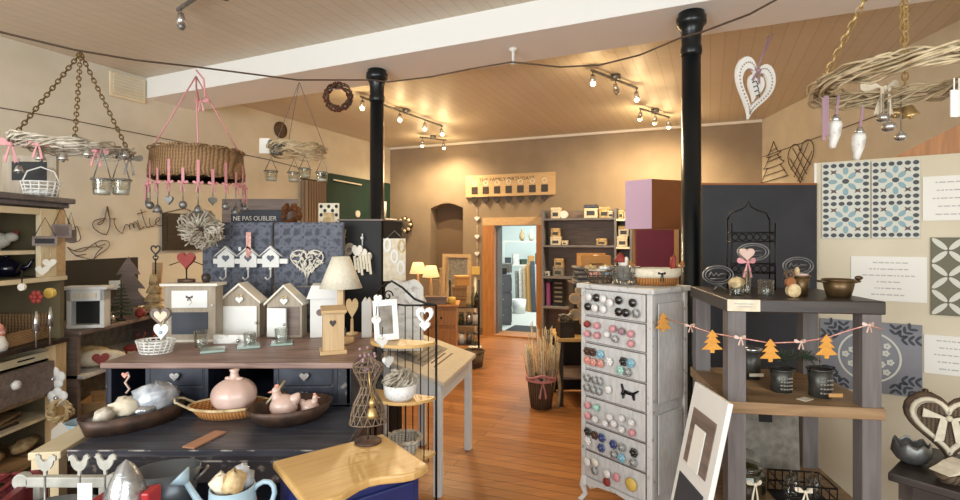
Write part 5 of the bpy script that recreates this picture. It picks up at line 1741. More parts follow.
for i in range(5):
    for j in range(7):
        if (i in (0, 4) or j in (0, 6) or j == 5) and (i + j) % 2 == 0:
            mb.prism(disc(.012, .014, 8, -.056 + .028 * i, .06 + .031 * j), -.009, -.005)
mb.build('pattern', M['black'], t)
MB().bx(-.04, .04, -.009, -.005, .1, .2).build('centre_panel', M['straw'], t)
# ================================================================== back of the shop
# ---- orange pine dresser with two lit lamps
t = thing('pine_dresser', 'orange pine dresser at the back behind the wire stand', 'dresser', (-.6, 5.95, 0))
MB().bx(-.33, .33, -.2, .25, .06, .845).build('carcass', M['pine'], t, bevel=.004)
MB().bx(-.36, .36, -.23, .26, .845, .87).build('dresser_top', M['pine'], t, bevel=.005)
for s in (-1, 1):
    d = MB().bx(s * .165 - .15, s * .165 + .15, -.215, -.2, .12, .6).build('door', M['pine'], t, bevel=.004)
    MB().ball((s * .04, -.225, .4), .014, 8).build('knob', M['brass'], d)
    d = MB().bx(s * .165 - .15, s * .165 + .15, -.215, -.2, .64, .81).build('drawer', M['pine'], t, bevel=.004)
    MB().ball((s * .165, -.225, .725), .014, 8).build('knob', M['brass'], d)
MB().bx(-.33, .33, -.18, .23, 0, .06).build('plinth', M['pine'], t)
LAMPS = []
for k, (px, py) in enumerate(((417, 274), (431, 277))):
    q = P(px, py, 5.95)
    t = thing('small_table_lamp', ['small lit yellow-shaded lamp on the pine dresser, further from the candlesticks', 'small lit yellow-shaded lamp on the pine dresser, beside the candlesticks'][k], 'lamp', (q.x, 5.95 + .1 * (1 - k), .8708))
    hh = q.z - .87
    MB().lathe([(.05, 0), (.05, .015), (.015, .03), (.02, hh * .5), (.01, hh), (.01, hh + .05)], 14).build('base', M['oak'], t)
    MB().lathe([(.098, hh), (.1, hh), (.06, hh + .13), (.058, hh + .13), (.098, hh)], 24).build('lamp_shade', M['bulb_lamp'], t)
    LAMPS.append(Vector((q.x, 5.95 + .1 * (1 - k), q.z + .04)))
for k, (px, top) in enumerate(((447, 256), (441, 268))):
    q = P(px, top, 5.9)
    t = thing('candlestick', ['taller turned wooden candlestick on the pine dresser', 'shorter turned wooden candlestick on the pine dresser'][k], 'candlestick', (q.x, 5.9, .8708))
    hh = q.z - .87
    MB().lathe([(.045, 0), (.045, .015), (.015, .03), (.024, hh * .3), (.014, hh * .5), (.022, hh * .75), (.012, hh * .95), (.022, hh)], 14).build('stick', M['oakx'], t)
t = thing('letter_box', 'low grey-brown wooden box on the corner of the pine dresser', 'box', P(436, 303, 5.85) + Vector((0, 0, .001)))
t.location.z = .8708
MB().bx(-.12, .12, -.07, .07, 0, .07).build('box_body', M['greywood'], t)
MB().bx(-.125, .125, -.075, .075, .07, .085).build('lid', M['greywood'], t)
for k, (px, m_, lab) in enumerate(((425, 'whitecer', 'white dish standing between the two lit lamps'), (411, 'white', 'white jug on the pine dresser in front of the left lamp'), (452, 'yellow', 'small yellow pot at the right end of the pine dresser'))):
    q = P(px, 290, 5.82)
    solo('small_pot', MB().cup([(.03, 0), (.045, .03), (.04, .08)], .004, 16), M[m_], lab, 'pot', (q.x, 5.82, .8708))
# round wreath and arched-niche frame
u, v = onwall(408, 225, LB, RA)
t = thing('shell_wreath', 'small round shell wreath hung on the brown back wall by the niche', 'wreath', WB @ Vector((u, -.09, v)), rot=(PI / 2, 0, AB))
strands(MB(), .11, .03, 8, 3, .01).build('twigs', M['twig_d'], t)
mb = MB()
for k in range(8):
    a = 2 * PI * k / 8
    mb.ball((.11 * math.cos(a), .11 * math.sin(a), .03), .032, 8)
mb.build('shells', M['ivory'], t)
# rack of baskets, jars and a pale frame
t = thing('picture_frame', 'pale wooden frame standing under the niche, wicker boxes in front', 'frame', P(456, 303, 7.2), AB, rot=(-.06, 0, AB))
t.location.z = .72
zt = P(456, 254, 7.2).z - .72
MB().ring([(-.22, 0), (.22, 0), (.22, zt), (-.22, zt)], [(-.17, .05), (.17, .05), (.17, zt - .05), (-.17, zt - .05)], -.02, .02).build('moulding', M['pale_pine'], t)
MB().bx(-.18, .18, .0, .01, .04, zt - .04).build('panel', M['pebble'], t)
t = thing('iron_rack', 'dark iron rack of jars and baskets against the wall beside the doorway', 'rack', P(464, 300, 6.9))
t.location.z = 0
for x in (-.2, .2):
    for y in (-.15, .15):
        MB().cyl((x, y, 0), (x, y, 1.05), .014).build('post', M['wire'], t)
for z_ in (.22, .48, .71):
    MB().bx(-.21, .21, -.16, .16, z_ - .012, z_).build('shelf', M['darkwood'], t)
rx = t.location.x
k = 0
for (dx, dz, w, h, m_, lab) in ((-.02, .71, .16, .14, 'wicker', 'lowest brown wicker box of the stack on the iron rack'), (-.03, .852, .18, .14, 'wicker', 'middle brown wicker box of the stack on the iron rack'), (.0, .994, .17, .13, 'kraft', 'topmost pale box of the stack on the iron rack')):
    tt = thing('wicker_box', lab, 'box', (rx + dx - .03, 6.85, dz + .0006), .1 * k)
    MB().bx(-w / 2, w / 2, -.1, .1, 0, h * .72).build('box_body', M[m_], tt, bevel=.006)
    MB().bx(-w / 2 - .006, w / 2 + .006, -.106, .106, h * .72, h).build('lid', M[m_], tt, bevel=.006)
    k += 1
k = 0
for z_ in (.22, .48):
    for x in (-.13, -.03, .07, .155):
        m_ = ['greenglass', 'white', 'zinc', 'clear', 'blackcer', 'greenglass', 'silver', 'white'][k]
        tt = thing('storage_jar', '%s jar on the iron rack, %s on the %s shelf' % (['smoky glass', 'white', 'zinc', 'clear glass', 'black', 'smoky glass', 'silver', 'white'][k], ORD[k % 4], 'lowest' if z_ < .3 else 'middle'), 'jar', (rx + x, 6.82, z_ + .0006))
        MB().cup([(.038, 0), (.042, .1), (.03, .13)], .004, 16).build('jar_body', M[m_], tt)
        MB().lathe([(.033, .13), (.033, .15), (0, .155)], 14).build('lid', M['zinc'], tt)
        k += 1
solo('tall_bottle', MB().lathe([(.035, 0), (.037, .14), (.014, .2), (.013, .27), (0, .27)], 16), M['greenglass'], 'smoky tall bottle on the top of the iron rack beside the stacked boxes', 'bottle', (rx + .13, 6.84, .7106))
solo('tall_bottle', MB().lathe([(.03, 0), (.032, .12), (.012, .17), (.011, .22), (0, .22)], 16), M['blackcer'], 'black short bottle on the top of the iron rack nearest the doorway', 'bottle', (rx + .17, 6.76, .7106))
t = thing('post_box', 'small yellow box on a thin white post just left of the doorway', 'box', P(475, 300, 7.6))
t.location.z = 0
MB().bx(-.07, .07, -.05, .05, 1.09, 1.2).build('box_body', M['yellow'], t)
MB().cyl((0, 0, .02), (0, 0, 1.09), .02).lathe([(.1, 0), (.1, .02), (0, .02)], 16).build('post', M['offwhite'], t)
for k, (px, z_, s, lab) in enumerate(((461, 0, 1, 'dark round floor basket under the iron rack, nearer the pine dresser'), (472, 0, 1.1, 'dark round floor basket in front of the iron rack, nearer the doorway'))):
    q = P(px, 340, 6.45)
    tt = thing('floor_basket', lab, 'basket', (q.x + .02 * k, 6.35 + .1 * k, 0))
    MB().cup([(.1 * s, 0), (.125 * s, .2)], .01, 22).build('basket_body', M['wicker_d'], tt)
    strands(MB(), .122 * s, .012, 5, 8, .006, 30, z=.2).build('rim', M['twig_d'], tt)
# string of white hearts beside the door
for k, py in enumerate((219, 237, 254, 270)):
    u, v = onwall(477.5, py, LB, RA)
    tt = thing('white_heart', 'small white heart on the string beside the doorway casing, %s from the top' % ORD[k], 'heart', WB @ Vector((u, -.02, v)), AB, 'hearts strung beside the doorway')
    MB().prism(heart(.085, .08), -.012, .012).build('heart_body', M['white'], tt, bevel=.005)
    MB().cyl((0, 0, .03), (0, 0, .2), .004, n=5).build('string', M['ivory'], tt)

# ---- birthday board
ul, vt = onwall(466.5, 178.5, LB, RA)
ur, vt2 = onwall(556, 169.5, LB, RA)
_, vb = onwall(466.5, 196.5, LB, RA)
q = WB @ Vector(((ul + ur) / 2, -.02, vb))
t = thing('family_board', 'long honey-wood board with seven dark squares and lettering high on the back wall', 'wall board', q, AB)
wl, hl = ur - ul, (vt + vt2) / 2 - vb
MB().bx(-wl / 2, wl / 2, -.012, .018, 0, hl).build('board', M['oakx'], t)
MB().bx(-wl / 2, wl / 2, -.05, .0, -.02, .0).build('ledge', M['pale_pine'], t)
text_mesh('lettering', 'THE FAMILY BIRTHDAYS', .085, M['darkwood'], t, (-.05, -.0135, hl - .11), (PI / 2, 0, 0), .0008, 'CENTER', wl * .62)
for k in range(7):
    x = -wl / 2 + wl * (.105 + .13 * k)
    p = MB().bx(x - .055, x + .055, -.018, -.01, .03, .15).build('dark_square', M['darkwood'], t)
    MB().ring(disc(.045, .045, 18, x, .215), disc(.028, .028, 18, x, .215), -.016, -.012).build('pale_circle', M['ivory'], t)
    tt = thing('wooden_heart', 'dark wooden heart hanging below the lettered board, %s from the left' % ORD[k], 'heart', t.matrix_basis @ Vector((x, -.03, -.085)), AB, 'dark hearts under the lettered board')
    MB().prism(heart(.115, .11), -.008, .008).build('heart_body', M['darkwood'], tt)
    MB().cyl((0, 0, .02), (0, 0, .085), .003, n=5).build('string', M['wire'], tt)

# ---- grey shelving right of the door
u0, _ = onwall(547, 260, LB, RA)
u1, _ = onwall(634, 260, LB, RA)
um, _ = onwall(617, 260, LB, RA)
D = .36
org = WB @ Vector((u0, 0, 0))
t = thing('grey_shelving', 'grey open shelving against the back wall beside the doorway', 'shelving', org, AB)
L = u1 - u0
Lm = um - u0
SH = [.12, .58, 1.04, 1.52, 1.93]
for x in (0, Lm, L - .03):
    MB().bx(x, x + .03, -D, -.005, 0, 2.07).build('upright', M['tgrey'], t)
for z_ in SH:
    MB().bx(0.03, Lm, -D, -.005, z_ - .03, z_).build('shelf', M['tgrey'], t)
    if z_ > .5:
        MB().bx(Lm + .03, L - .03, -D, -.005, z_ - .03 - .02, z_ - .02).build('shelf', M['offwhite'], t)
MB().bx(0.0, L, -.02, -.005, 0, 2.06).build('back_panel', M['greywood'], t)


def onshelf(x, y, z_):
    return WB @ Vector((u0 + x, y, z_ + .0006))


def tin(x, z_, w, h, m_, lab, y=-.22, lid=None, name='storage_tin'):
    if x > Lm:
        w = min(w, (L - Lm - .1) * (.45 if w < .12 else 1))
    tt = thing(name, lab, name.split('_')[-1], onshelf(x, y, z_), AB)
    MB().bx(-w / 2, w / 2, -.06, .06, 0, h * .75).build('body', M[m_], tt, bevel=.01)
    MB().bx(-w / 2 - .004, w / 2 + .004, -.064, .064, h * .75, h).build('lid', M[lid or m_], tt, bevel=.008)
    MB().bx(-w * .3, w * .3, -.062, -.059, h * .2, h * .55).build('label_plate', M['slate' if m_ != 'blackcer' else 'ivory'], tt)
    return tt


tin(.2, 1.93, .14, .17, 'ivory', 'cream tin on the top grey shelf, nearest the doorway')
solo('round_clock', MB().prism(disc(.06, .06, 24, 0, .06), -.03, .03), M['whitecer'], 'small round white clock on the top grey shelf', 'clock', onshelf(.33, -.24, 1.93), AB)
tin(.74, 1.93, .2, .2, 'ivory', 'cream tin with a black lid in the middle of the top grey shelf', lid='blackcer')
tin(.94, 1.93, .15, .16, 'straw', 'straw-coloured tin on the top grey shelf beside the black-lidded tin')
tin(Lm - .06, 1.93, .08, .1, 'ivory', 'small low cream tin at the end of the top grey shelf')
tin(.2, 1.52, .16, .13, 'ivory', 'lower cream tin of the stacked pair on the middle grey shelf')
tin(.2, 1.651, .14, .13, 'straw', 'upper domed tin of the stacked pair on the middle grey shelf')
tin(.34, 1.52, .08, .07, 'ivory', 'small white tin beside the stacked pair of tins')
tin(.9, 1.52, .15, .1, 'straw', 'flat straw-coloured tin at the far end of the middle grey shelf')
tin(.24, 1.04, .16, .15, 'pebble', 'lower grey tin on the third grey shelf beside the little white box')
tin(.25, 1.191, .14, .12, 'straw', 'upper small tin stacked on the third grey shelf')
tin(.07, 1.04, .07, .07, 'white', 'little white box at the doorway end of the third grey shelf', name='white_box')
c = Lm + .03 + (L - Lm - .06) / 2
tin(c - .04, 1.91, .1, .13, 'straw', 'straw-coloured tin on top of the narrow shelf column')
tin(c + .045, 1.91, .1, .1, 'ivory', 'low cream tin on top of the narrow shelf column')
tin(c - .02, 1.50, .2, .15, 'ivory', 'cream lunch tin on the narrow shelf column, lower of two')
tin(c, 1.651, .2, .16, 'ivory', 'cream lunch tin on the narrow shelf column, upper of two', lid='yellow')
tin(c, 1.02, .22, .16, 'yellow', 'yellow-lidded basket tin on the lowest visible narrow shelf')
tin(c, 1.181, .2, .14, 'slate', 'dark tin standing on the yellow-lidded tin')
solo('purple_folder', MB().bx(-.025, .025, -.1, .1, 0, .36), M['purple'], 'upright purple folder on the grey shelving beside the doorway', 'folder', onshelf(.09, -.2, .58), AB)
t2 = thing('lettered_panel', 'tall black panel with white lines leaning in the grey shelving', 'sign', onshelf(.24, -.24, .58), AB)
MB().bx(-.09, .09, -.01, .01, 0, .42).build('panel', M['black'], t2)
mb = MB()
for k in range(5):
    mb.bx(-.06, .06, -.013, -.009, .06 + .07 * k, .085 + .07 * k)
mb.build('white_bars', M['pebble'], t2)

# ---- yellow-topped side table with cabinet, cloths, hearts
t = thing('yellow_table', 'rustic yellow-topped table with dark open shelves behind the knob chest', 'table', (.74, 4.88, 0))
MB().bx(0, .62, 0, .55, .625, .66).build('table_top', M['honey'], t, bevel=.006)
for x in (.02, .56):
    for y in (.02, .49):
        MB().bx(x, x + .04, y, y + .04, 0, .625).build('leg', M['darkwood'], t)
MB().bx(0.02, .6, .03, .53, .26, .28).build('shelf', M['greywood'], t)
MB().bx(.02, .6, .51, .53, .02, .62).build('back_panel', M['black'], t)
MB().tube([(-.0, -.02, 0), (.02, -.01, .2), (-.005, -.015, .4), (.015, -.01, .62)], [.015, .017, .015, .017], 8).build('branch_leg', M['twig'], t)
solo('cream_pot', MB().cup([(.05, 0), (.075, .15)], .005, 18), M['ivory'], 'cream pot on the lower shelf of the yellow-topped table', 'pot', (1.14, 5.05, .281))
solo('dark_crate', MB().bx(-.07, .07, -.09, .09, 0, .012).bx(-.07, .07, -.09, -.08, 0, .15).bx(-.07, .07, .08, .09, 0, .15).bx(-.07, -.06, -.09, .09, 0, .15).bx(.06, .07, -.09, .09, 0, .15).bx(-.07, .07, -.09, .09, .13, .14), M['darkwood'], 'small dark crate at the front corner of the yellow-topped table', 'crate', (.83, 4.99, .661), .1)
for k in range(4):
    tt = thing('glass_jar', 'clear lidded glass jar on the dark crate, %s from the doorway side' % ORD[k], 'jar', (.78 + .035 * k, 4.95 + .055 * (k % 2), .802), 0, 'jars on the dark crate')
    MB().cup([(.018, 0), (.02, .06)], .002, 14).build('jar_body', M['clear'], tt)
    MB().lathe([(.02, .06), (.02, .075), (0, .078)], 12).build('lid', M['zinc'], tt)
t = thing('dark_cabinet', 'little dark cabinet on the yellow-topped table hung with round wooden discs', 'cabinet', (1.13, 5.22, .661))
MB().bx(-.2, .2, -.14, .14, 0, .5).build('carcass', M['darkwood'], t)
MB().bx(-.21, .21, -.15, .15, .5, .515).build('cabinet_top', M['greywood'], t)
for k, (dx, dz, r) in enumerate(((-.19, .36, .06), (-.1, .3, .07), (-.18, .2, .065), (-.09, .14, .06), (-.02, .38, .06), (-.14, .44, .05))):
    tt = thing('wooden_disc', 'round birch disc hung on the little dark cabinet, %s' % ['leftmost of the upper row', 'second from the top', 'leftmost of the lower row', 'lowest', 'nearest the knob chest', 'topmost'][k], 'ornament', (1.13 + dx, 5.055 + .006 * (k % 3), .661 + dz), 0, 'birch discs on the dark cabinet')
    MB().prism(disc(r, r * .9), -.008, .008).build('disc', M['oakx'], tt)
    MB().prism(disc(r * .7, r * .6), -.011, -.007).build('carving', M['tauwood'], tt)
for k in range(7):
    mb = MB().box((0, 0, .011), (.34 - .012 * (k % 3), .24, .022))
    solo('folded_cloth', mb, M['slate' if k % 2 else 'pebble'], 'folded grey cloth in the pile beside the knob chest, %s from the bottom' % ORD[k], 'cloth', (1.13 + .01 * ((k * 5) % 3 - 1), 5.22, 1.1762 + .0225 * k), .06 * (k % 3 - 1), 'folded cloths piled beside the knob chest', .006)
t = thing('kraft_box', 'open kraft card box on top of the pile of grey cloths', 'box', (1.16, 5.22, 1.3345), .05)
MB().bx(-.15, .15, -.1, .1, 0, .008).bx(-.15, .15, -.1, -.094, 0, .11).bx(-.15, .15, .094, .1, 0, .13).bx(-.15, -.144, -.1, .1, 0, .11).bx(.144, .15, -.1, .1, 0, .11).build('box_body', M['kraft'], t)
MB().bx(-.07, .07, -.102, -.099, .02, .03).build('slot', M['darkwood'], t)
solo('straw_bundle', crumple(MB(), (0, 0, .03), (.06, .05, .03), 10, .2, 9), M['ivory'], 'cream bundle sticking out of the open kraft box', 'bundle', (1.19, 5.22, 1.39))
# twig basket with pink bow
t = thing('twig_basket', 'dark wicker floor basket tied with a pink ribbon bow beside the yellow-topped table', 'basket', (.585, 4.9, 0))
MB().cup([(.1, 0), (.125, .2), (.13, .29)], .008, 28).build('basket_body', M['wicker_d'], t)
strands(MB(), .128, .01, 5, 9, .007, 40, z=.29).build('rim', M['twig_d'], t)
mb = MB()
mb.tube([(math.cos(a) * .136, math.sin(a) * .136, .27) for a in [2 * PI * i / 24 for i in range(24)]], .014, 6, True)
mb.tube([(math.cos(a) * .138, math.sin(a) * .138, .31 + .02 * math.sin(3 * a)) for a in [2 * PI * i / 24 for i in range(24)]], .012, 6, True)
bow(mb, (0, -.15, .27), .16, .01, 1.3)
mb.build('ribbon', M['pink'], t)
for k in range(56):
    a, r = random.random() * 2 * PI, .1 * math.sqrt(random.random())
    h_ = .5 + .28 * random.random()
    b = Vector((.585 + r * math.cos(a), 4.9 + r * math.sin(a), .02))
    tp_ = b + Vector((math.cos(a) * r * .9, math.sin(a) * r * .9, h_))
    mid = (b + tp_) / 2 + Vector(((random.random() - .5) * .03, (random.random() - .5) * .03, 0))
    solo('dried_twig', MB().tube([b, mid, tp_], [.005, .0055, .0045], 5), M[('straw', 'twig', 'twig_w', 'ivory')[k % 4]], 'dried stem standing in the ribbon-tied floor basket', 'twig', (0, 0, 0), 0, 'dried stems in the ribbon-tied basket')
for k, (dx, dz, m_) in enumerate(((-.09, .42, 'straw'), (.09, .36, 'twig_w'))):
    solo('paper_roll', MB().cyl((0, 0, 0), (dx * .2, 0, .36), .022), M[m_], ['straw-coloured roll standing at the near side of the ribbon-tied basket', 'whitish roll standing at the table side of the ribbon-tied basket'][k], 'roll', (.585 + dx * .9, 4.86, .24))

# ---- tall maroon cabinet and lilac box
t = thing('tall_cabinet', 'tall cabinet with a maroon panel and tan frame behind the knob chest', 'cabinet', (1.395, 4.6, 0), math.radians(-14))
MB().bx(0, .43, .0, .3, 0, 1.70).build('carcass', M['brownbox'], t)
MB().bx(.01, .33, -.01, 0, .1, 1.69).build('panel', M['maroon'], t)
MB().bx(.33, .37, -.014, 0, .1, 1.69).build('stile', M['kraft'], t)
MB().bx(.37, .42, -.008, 0, .1, 1.69).build('side_panel', M['darkwood'], t)
t = thing('lilac_box', 'big card box with one lilac and one brown face on the tall maroon cabinet', 'box', (1.52, 4.52, 1.7008), math.radians(0))
bw = Vector((1.52, 4.52, 0))
MB().prism([(0, 0), (-.185, .17), (.1, .42), (.32, .13)], 0, .44, flat).build('box_body', M['brownbox'], t)
p = Vector((-.22, .17, 0))
a = math.atan2(.17, -.185)
mm = Matrix.Translation((0, 0, 0)) @ rot('Z', a)
MB().bx(0, math.hypot(.185, .17), .0, .004, .0, .44, mm).build('lilac_face', M['lilac'], t)

# ---- through the door: pale store room
q = P(500, 300, 9.9)
def plinth(name, x0, x1, y0, y1, h, m_, lab, cat, parts=True):
    t = thing(name, lab, cat, ((x0 + x1) / 2, (y0 + y1) / 2, 0))
    w, d = (x1 - x0) / 2, (y1 - y0) / 2
    MB().bx(-w, w, -d, d, 0, h).build('carcass', M[m_], t)
    n_ = 3
    for k in range(n_):
        dd = MB().bx(-w + .02, w - .02, -d - .012, -d, .05 + k * (h - .08) / n_, .05 + (k + .88) * (h - .08) / n_).build('drawer', M[m_], t, bevel=.004)
        MB().ball((0, -d - .02, .05 + (k + .5) * (h - .08) / n_), .015, 8).build('knob', M['silver'], dd)
        dd = MB().bx(w, w + .012, -d + .03, d - .03, .05 + k * (h - .08) / n_, .05 + (k + .88) * (h - .08) / n_).build('side_panel', M['tdark'], t, bevel=.004)
    return t


plinth('grey_chest', P(495, 300, 9.7).x, P(511, 300, 9.7).x, 9.6, 11.2, .95, 'tgrey', 'grey chest of drawers seen through the doorway in the pale back room', 'chest')
for k, (px, z_, w, h_, y, m_, lab) in enumerate(((500, .95, .22, .12, 9.8, 'darkwood', 'dark box on the grey chest in the back room, nearest the doorway'), (506, .95, .2, .18, 10.3, 'pebble', 'grey box on the grey chest in the back room, second from the doorway'), (511, .95, .2, .1, 10.8, 'ivory', 'cream box on the grey chest in the back room, furthest from the doorway'))):
    q = P(px, 270, y)
    solo('card_box', MB().bx(-w / 2, w / 2, -.12, .12, 0, h_).bx(-w / 2 - .006, w / 2 + .006, -.126, .126, h_ * .8, h_ * .86), M[m_], lab, 'box', (min(q.x, P(509, 0, 9.7).x), y, z_ + .0006), .1)
mb = MB().cup([(.13, 0), (.16, .3)], .006, 22)
q = P(519, 306, 11.2)
solo('white_bucket', mb, M['white'], 'white bucket on the floor of the pale back room', 'bucket', (q.x, 11.2, .0), 0)
# store shelf with goods along the far end
q = P(527, 270, 12.0)
t = thing('store_shelf', 'white wall shelf loaded with boxes in the pale back room', 'shelf', (q.x, 12.05, 0))
MB().bx(-.55, .6, -.2, .2, 1.0, 1.03).build('shelf_board', M['offwhite'], t)
for x in (-.52, .55):
    MB().bx(x, x + .03, -.18, .18, 0, 1.0).build('leg', M['offwhite'], t)
MB().bx(-.55, .6, .1, .2, 1.55, 1.58).bx(.55, .58, .1, .2, 1.03, 1.55).bx(-.55, -.52, .1, .2, 1.03, 1.55).build('upper_shelf', M['offwhite'], t)
for k in range(6):
    h_ = (.16, .24, .12, .2, .26, .15)[k]
    m_ = ('slate', 'chippy', 'leaf', 'kraft', 'pebble', 'ivory')[k]
    solo('card_box', MB().bx(-.07, .07, -.07, .07, 0, h_).bx(-.075, .075, -.075, .075, h_ * .8, h_ * .9), M[m_], '%s box on the back-room shelf, %s from the left' % (('slate grey', 'chalky white', 'dull green', 'kraft brown', 'grey', 'cream')[k], ORD[k]), 'box', (q.x - .45 + .18 * k, 11.96, 1.0306), .1 * (k % 3))
for k in range(3):
    m_ = ('straw', 'ivory', 'pebble')[k]
    solo('store_vase', MB().lathe([(.04, 0), (.07, .08), (.06, .16), (.025, .22), (.03, .27), (0, .27)], 14), M[m_], '%s vase on the upper back-room shelf' % ('straw-coloured', 'cream', 'grey')[k], 'vase', (q.x - .1 + .22 * k, 12.18, 1.5806))
for k in range(5):
    px = 518 + 4 * k
    b = P(px, 300, 11.6 - .07 * k)
    m_ = ('pebble', 'chippy', 'pale_pine', 'kraft', 'slate')[k]
    solo('leaning_board', MB().box((0, 0, .45 + .03 * k), (.1, .02, .9 + .06 * k)), M[m_], '%s board leaning against the back-room shelf, %s from the left' % (('grey', 'chalky white', 'pale pine', 'kraft brown', 'slate')[k], ORD[k]), 'board', (b.x, b.y, 0), 0, rot=(-.16, 0, .1))
u, v = (d0 + d1) / 2, 0
solo('door_mat', MB().bx(-.38, .38, -.3, .3, 0.001, .014), M['black'], 'black door mat on the floor just inside the doorway', 'mat', WB @ Vector((u + .05, .78, 0)), AB)
# ================================================================== white knob chest
CZ = math.radians(-51.9)
CO = Vector((.623, 3.15, 0))
CW, CD, CHH = .496, .36, 1.335
t = thing('knob_chest', 'tall narrow grey-white chest of seven drawers covered with assorted cabinet knobs', 'chest of drawers', CO, CZ)
MB().bx(0.012, CW - .012, .012, CD - .012, .13, CHH - .03).build('carcass', M['chest'], t)
for x in (0, CW - .034):
    MB().bx(x, x + .034, 0, .034, .0 + .12, CHH - .03).build('corner_post', M['chest_edge'], t, bevel=.004)
    MB().bx(x, x + .034, CD - .034, CD, 0, CHH - .03).build('corner_post', M['chest_edge'], t, bevel=.004)
MB().bx(-.022, CW + .022, -.022, CD + .015, CHH - .03, CHH).build('chest_top', M['chest_edge'], t, bevel=.008)
for x, s in ((.0, 1), (CW, -1)):
    MB().tube([(x + s * .017, .02, .15), (x + s * .008, .008, .09), (x + s * .018, .02, .04), (x + s * .004, .0, .01), (x + s * -.004, -.008, 0)], [.024, .022, .015, .014, .018], 10).build('foot', M['chest_edge'], t)
ap = [(.034, .155), (CW - .034, .155), (CW - .034, .11), (CW - .07, .09), (CW - .12, .12), (CW * .5, .135), (.12, .12), (.07, .09), (.034, .11)]
MB().prism(ap, .004, .02).build('apron', M['chest_edge'], t)
mb = MB().bx(CW - .004, CW + .003, .06, CD - .06, .7, 1.25).bx(CW - .004, CW + .003, .06, CD - .06, .2, .64)
mb.build('side_panel', M['chest'], t, bevel=.004)
# knobs by drawer: (share across, share up, glaze, radius)
w_, k_, g_, p_, c_, a_, z_, b_ = 'whitecer', 'blackcer', 'greycer', 'pinkcer', 'coral', 'aqua', 'bronzecer', 'cobalt'
M['pinkcer'] = mat('pink_glaze', (206, 142, 146), .35)
KN = [
    [(.09, .72, w_), (.23, .72, k_), (.35, .7, w_), (.47, .58, w_), (.62, .72, k_), (.85, .68, k_), (.07, .33, k_), (.2, .3, w_), (.35, .3, w_), (.62, .28, k_), (.74, .28, k_), (.9, .3, g_)],
    [(.07, .72, 'red_d'), (.25, .72, p_), (.53, .7, p_), (.68, .66, 'mauve'), (.83, .62, p_), (.07, .33, p_), (.25, .33, p_), (.43, .45, w_), (.57, .32, g_), (.83, .26, p_)],
    [(.06, .72, z_), (.16, .72, z_), (.3, .7, a_), (.7, .62, k_), (.82, .62, a_), (.06, .36, c_), (.17, .32, c_), (.3, .34, c_), (.46, .5, w_), (.65, .26, 'teal'), (.77, .25, g_)],
    [(.05, .72, g_), (.2, .72, g_), (.29, .72, g_), (.05, .34, g_), (.17, .32, g_), (.27, .32, g_), (.44, .5, w_)],
    [(.08, .74, p_), (.24, .76, 'teal'), (.48, .56, w_), (.68, .66, w_), (.84, .62, w_), (.08, .32, p_), (.22, .28, w_), (.4, .26, w_), (.55, .36, w_), (.68, .24, w_), (.85, .26, p_)],
    [(.07, .76, k_), (.2, .72, z_), (.33, .72, b_), (.53, .64, b_), (.67, .64, g_), (.87, .62, k_), (.07, .38, w_), (.32, .32, b_), (.54, .26, g_), (.67, .24, a_), (.86, .24, g_)],
    [(.06, .62, w_), (.21, .74, 'offwhite'), (.2, .4, g_), (.42, .5, w_), (.58, .52, p_), (.83, .5, 'yellow'), (.42, .18, 'red_d')],
]
kmesh = {}
rk = random.Random(11)
for i, row in enumerate(KN):
    z1 = CHH - .035 - i * .1635
    z0 = z1 - .15
    d = MB().bx(.04, CW - .04, -.006, .06, z0, z1).build('drawer', M['chest'], t, bevel=.004)
    MB().bx(.037, CW - .037, -.001, .004, z0 - .003, z1 + .004).build('shadow_gap', M['greywood'], d)
    for j, (u, v, m_) in enumerate(row):
        big = m_ == 'yellow'
        key = (m_, (i * 5 + j * 3) % 3, big)
        if key not in kmesh:
            r = (.024, .026, .022)[key[1]] * (1.5 if big else 1)
            mb = MB()
            mx = rot('X', PI / 2)
            if key[1] == 1:      # flower knob
                for q in range(6):
                    a = q * PI / 3
                    mb.ball((math.cos(a) * r * .6, -.022, math.sin(a) * r * .6), (r * .45, .008, r * .45), 8)
                mb.lathe([(.007, 0), (.007, .02), (r * .6, .024), (r * .4, .034), (0, .036)], 12, m=mx)
            elif key[1] == 2:    # ribbed ball knob
                mb.lathe([(.007, 0), (.008, .01), (r * .7, .016), (r, .026), (r * .8, .037), (r * .3, .043), (0, .043)], 12, m=mx)
            else:                # flat button knob
                mb.lathe([(.008, 0), (.008, .014), (r, .018), (r * 1.04, .024), (r * .8, .03), (0, .033)], 14, m=mx)
            o = mb.build('knob', M[m_], d)
            kmesh[key] = o.data
        else:
            o = bpy.data.objects.new('knob', kmesh[key])
            COL.objects.link(o)
            o.parent = d
        o.location = (.045 + u * (CW - .09), -.006, z0 + .15 * v)
    if i == 3:
        dp = [(-.05, -.02), (-.042, .012), (-.05, .045), (-.043, .045), (-.035, .016), (.02, .01), (.05, .03), (.055, .024), (.03, .0), (.032, -.03), (.026, -.03), (.018, -.006), (-.026, -.006), (-.034, -.035), (-.04, -.035), (-.04, -.01)]
        MB().prism([(.36 + x * 1.1, z0 + .08 + y) for x, y in dp], -.018, -.006).build('reindeer_handle', M['blackcer'], d)


def onchest(x, y, z=CHH):
    return CO + Vector((x * math.cos(CZ) - y * math.sin(CZ), x * math.sin(CZ) + y * math.cos(CZ), z + .0008))


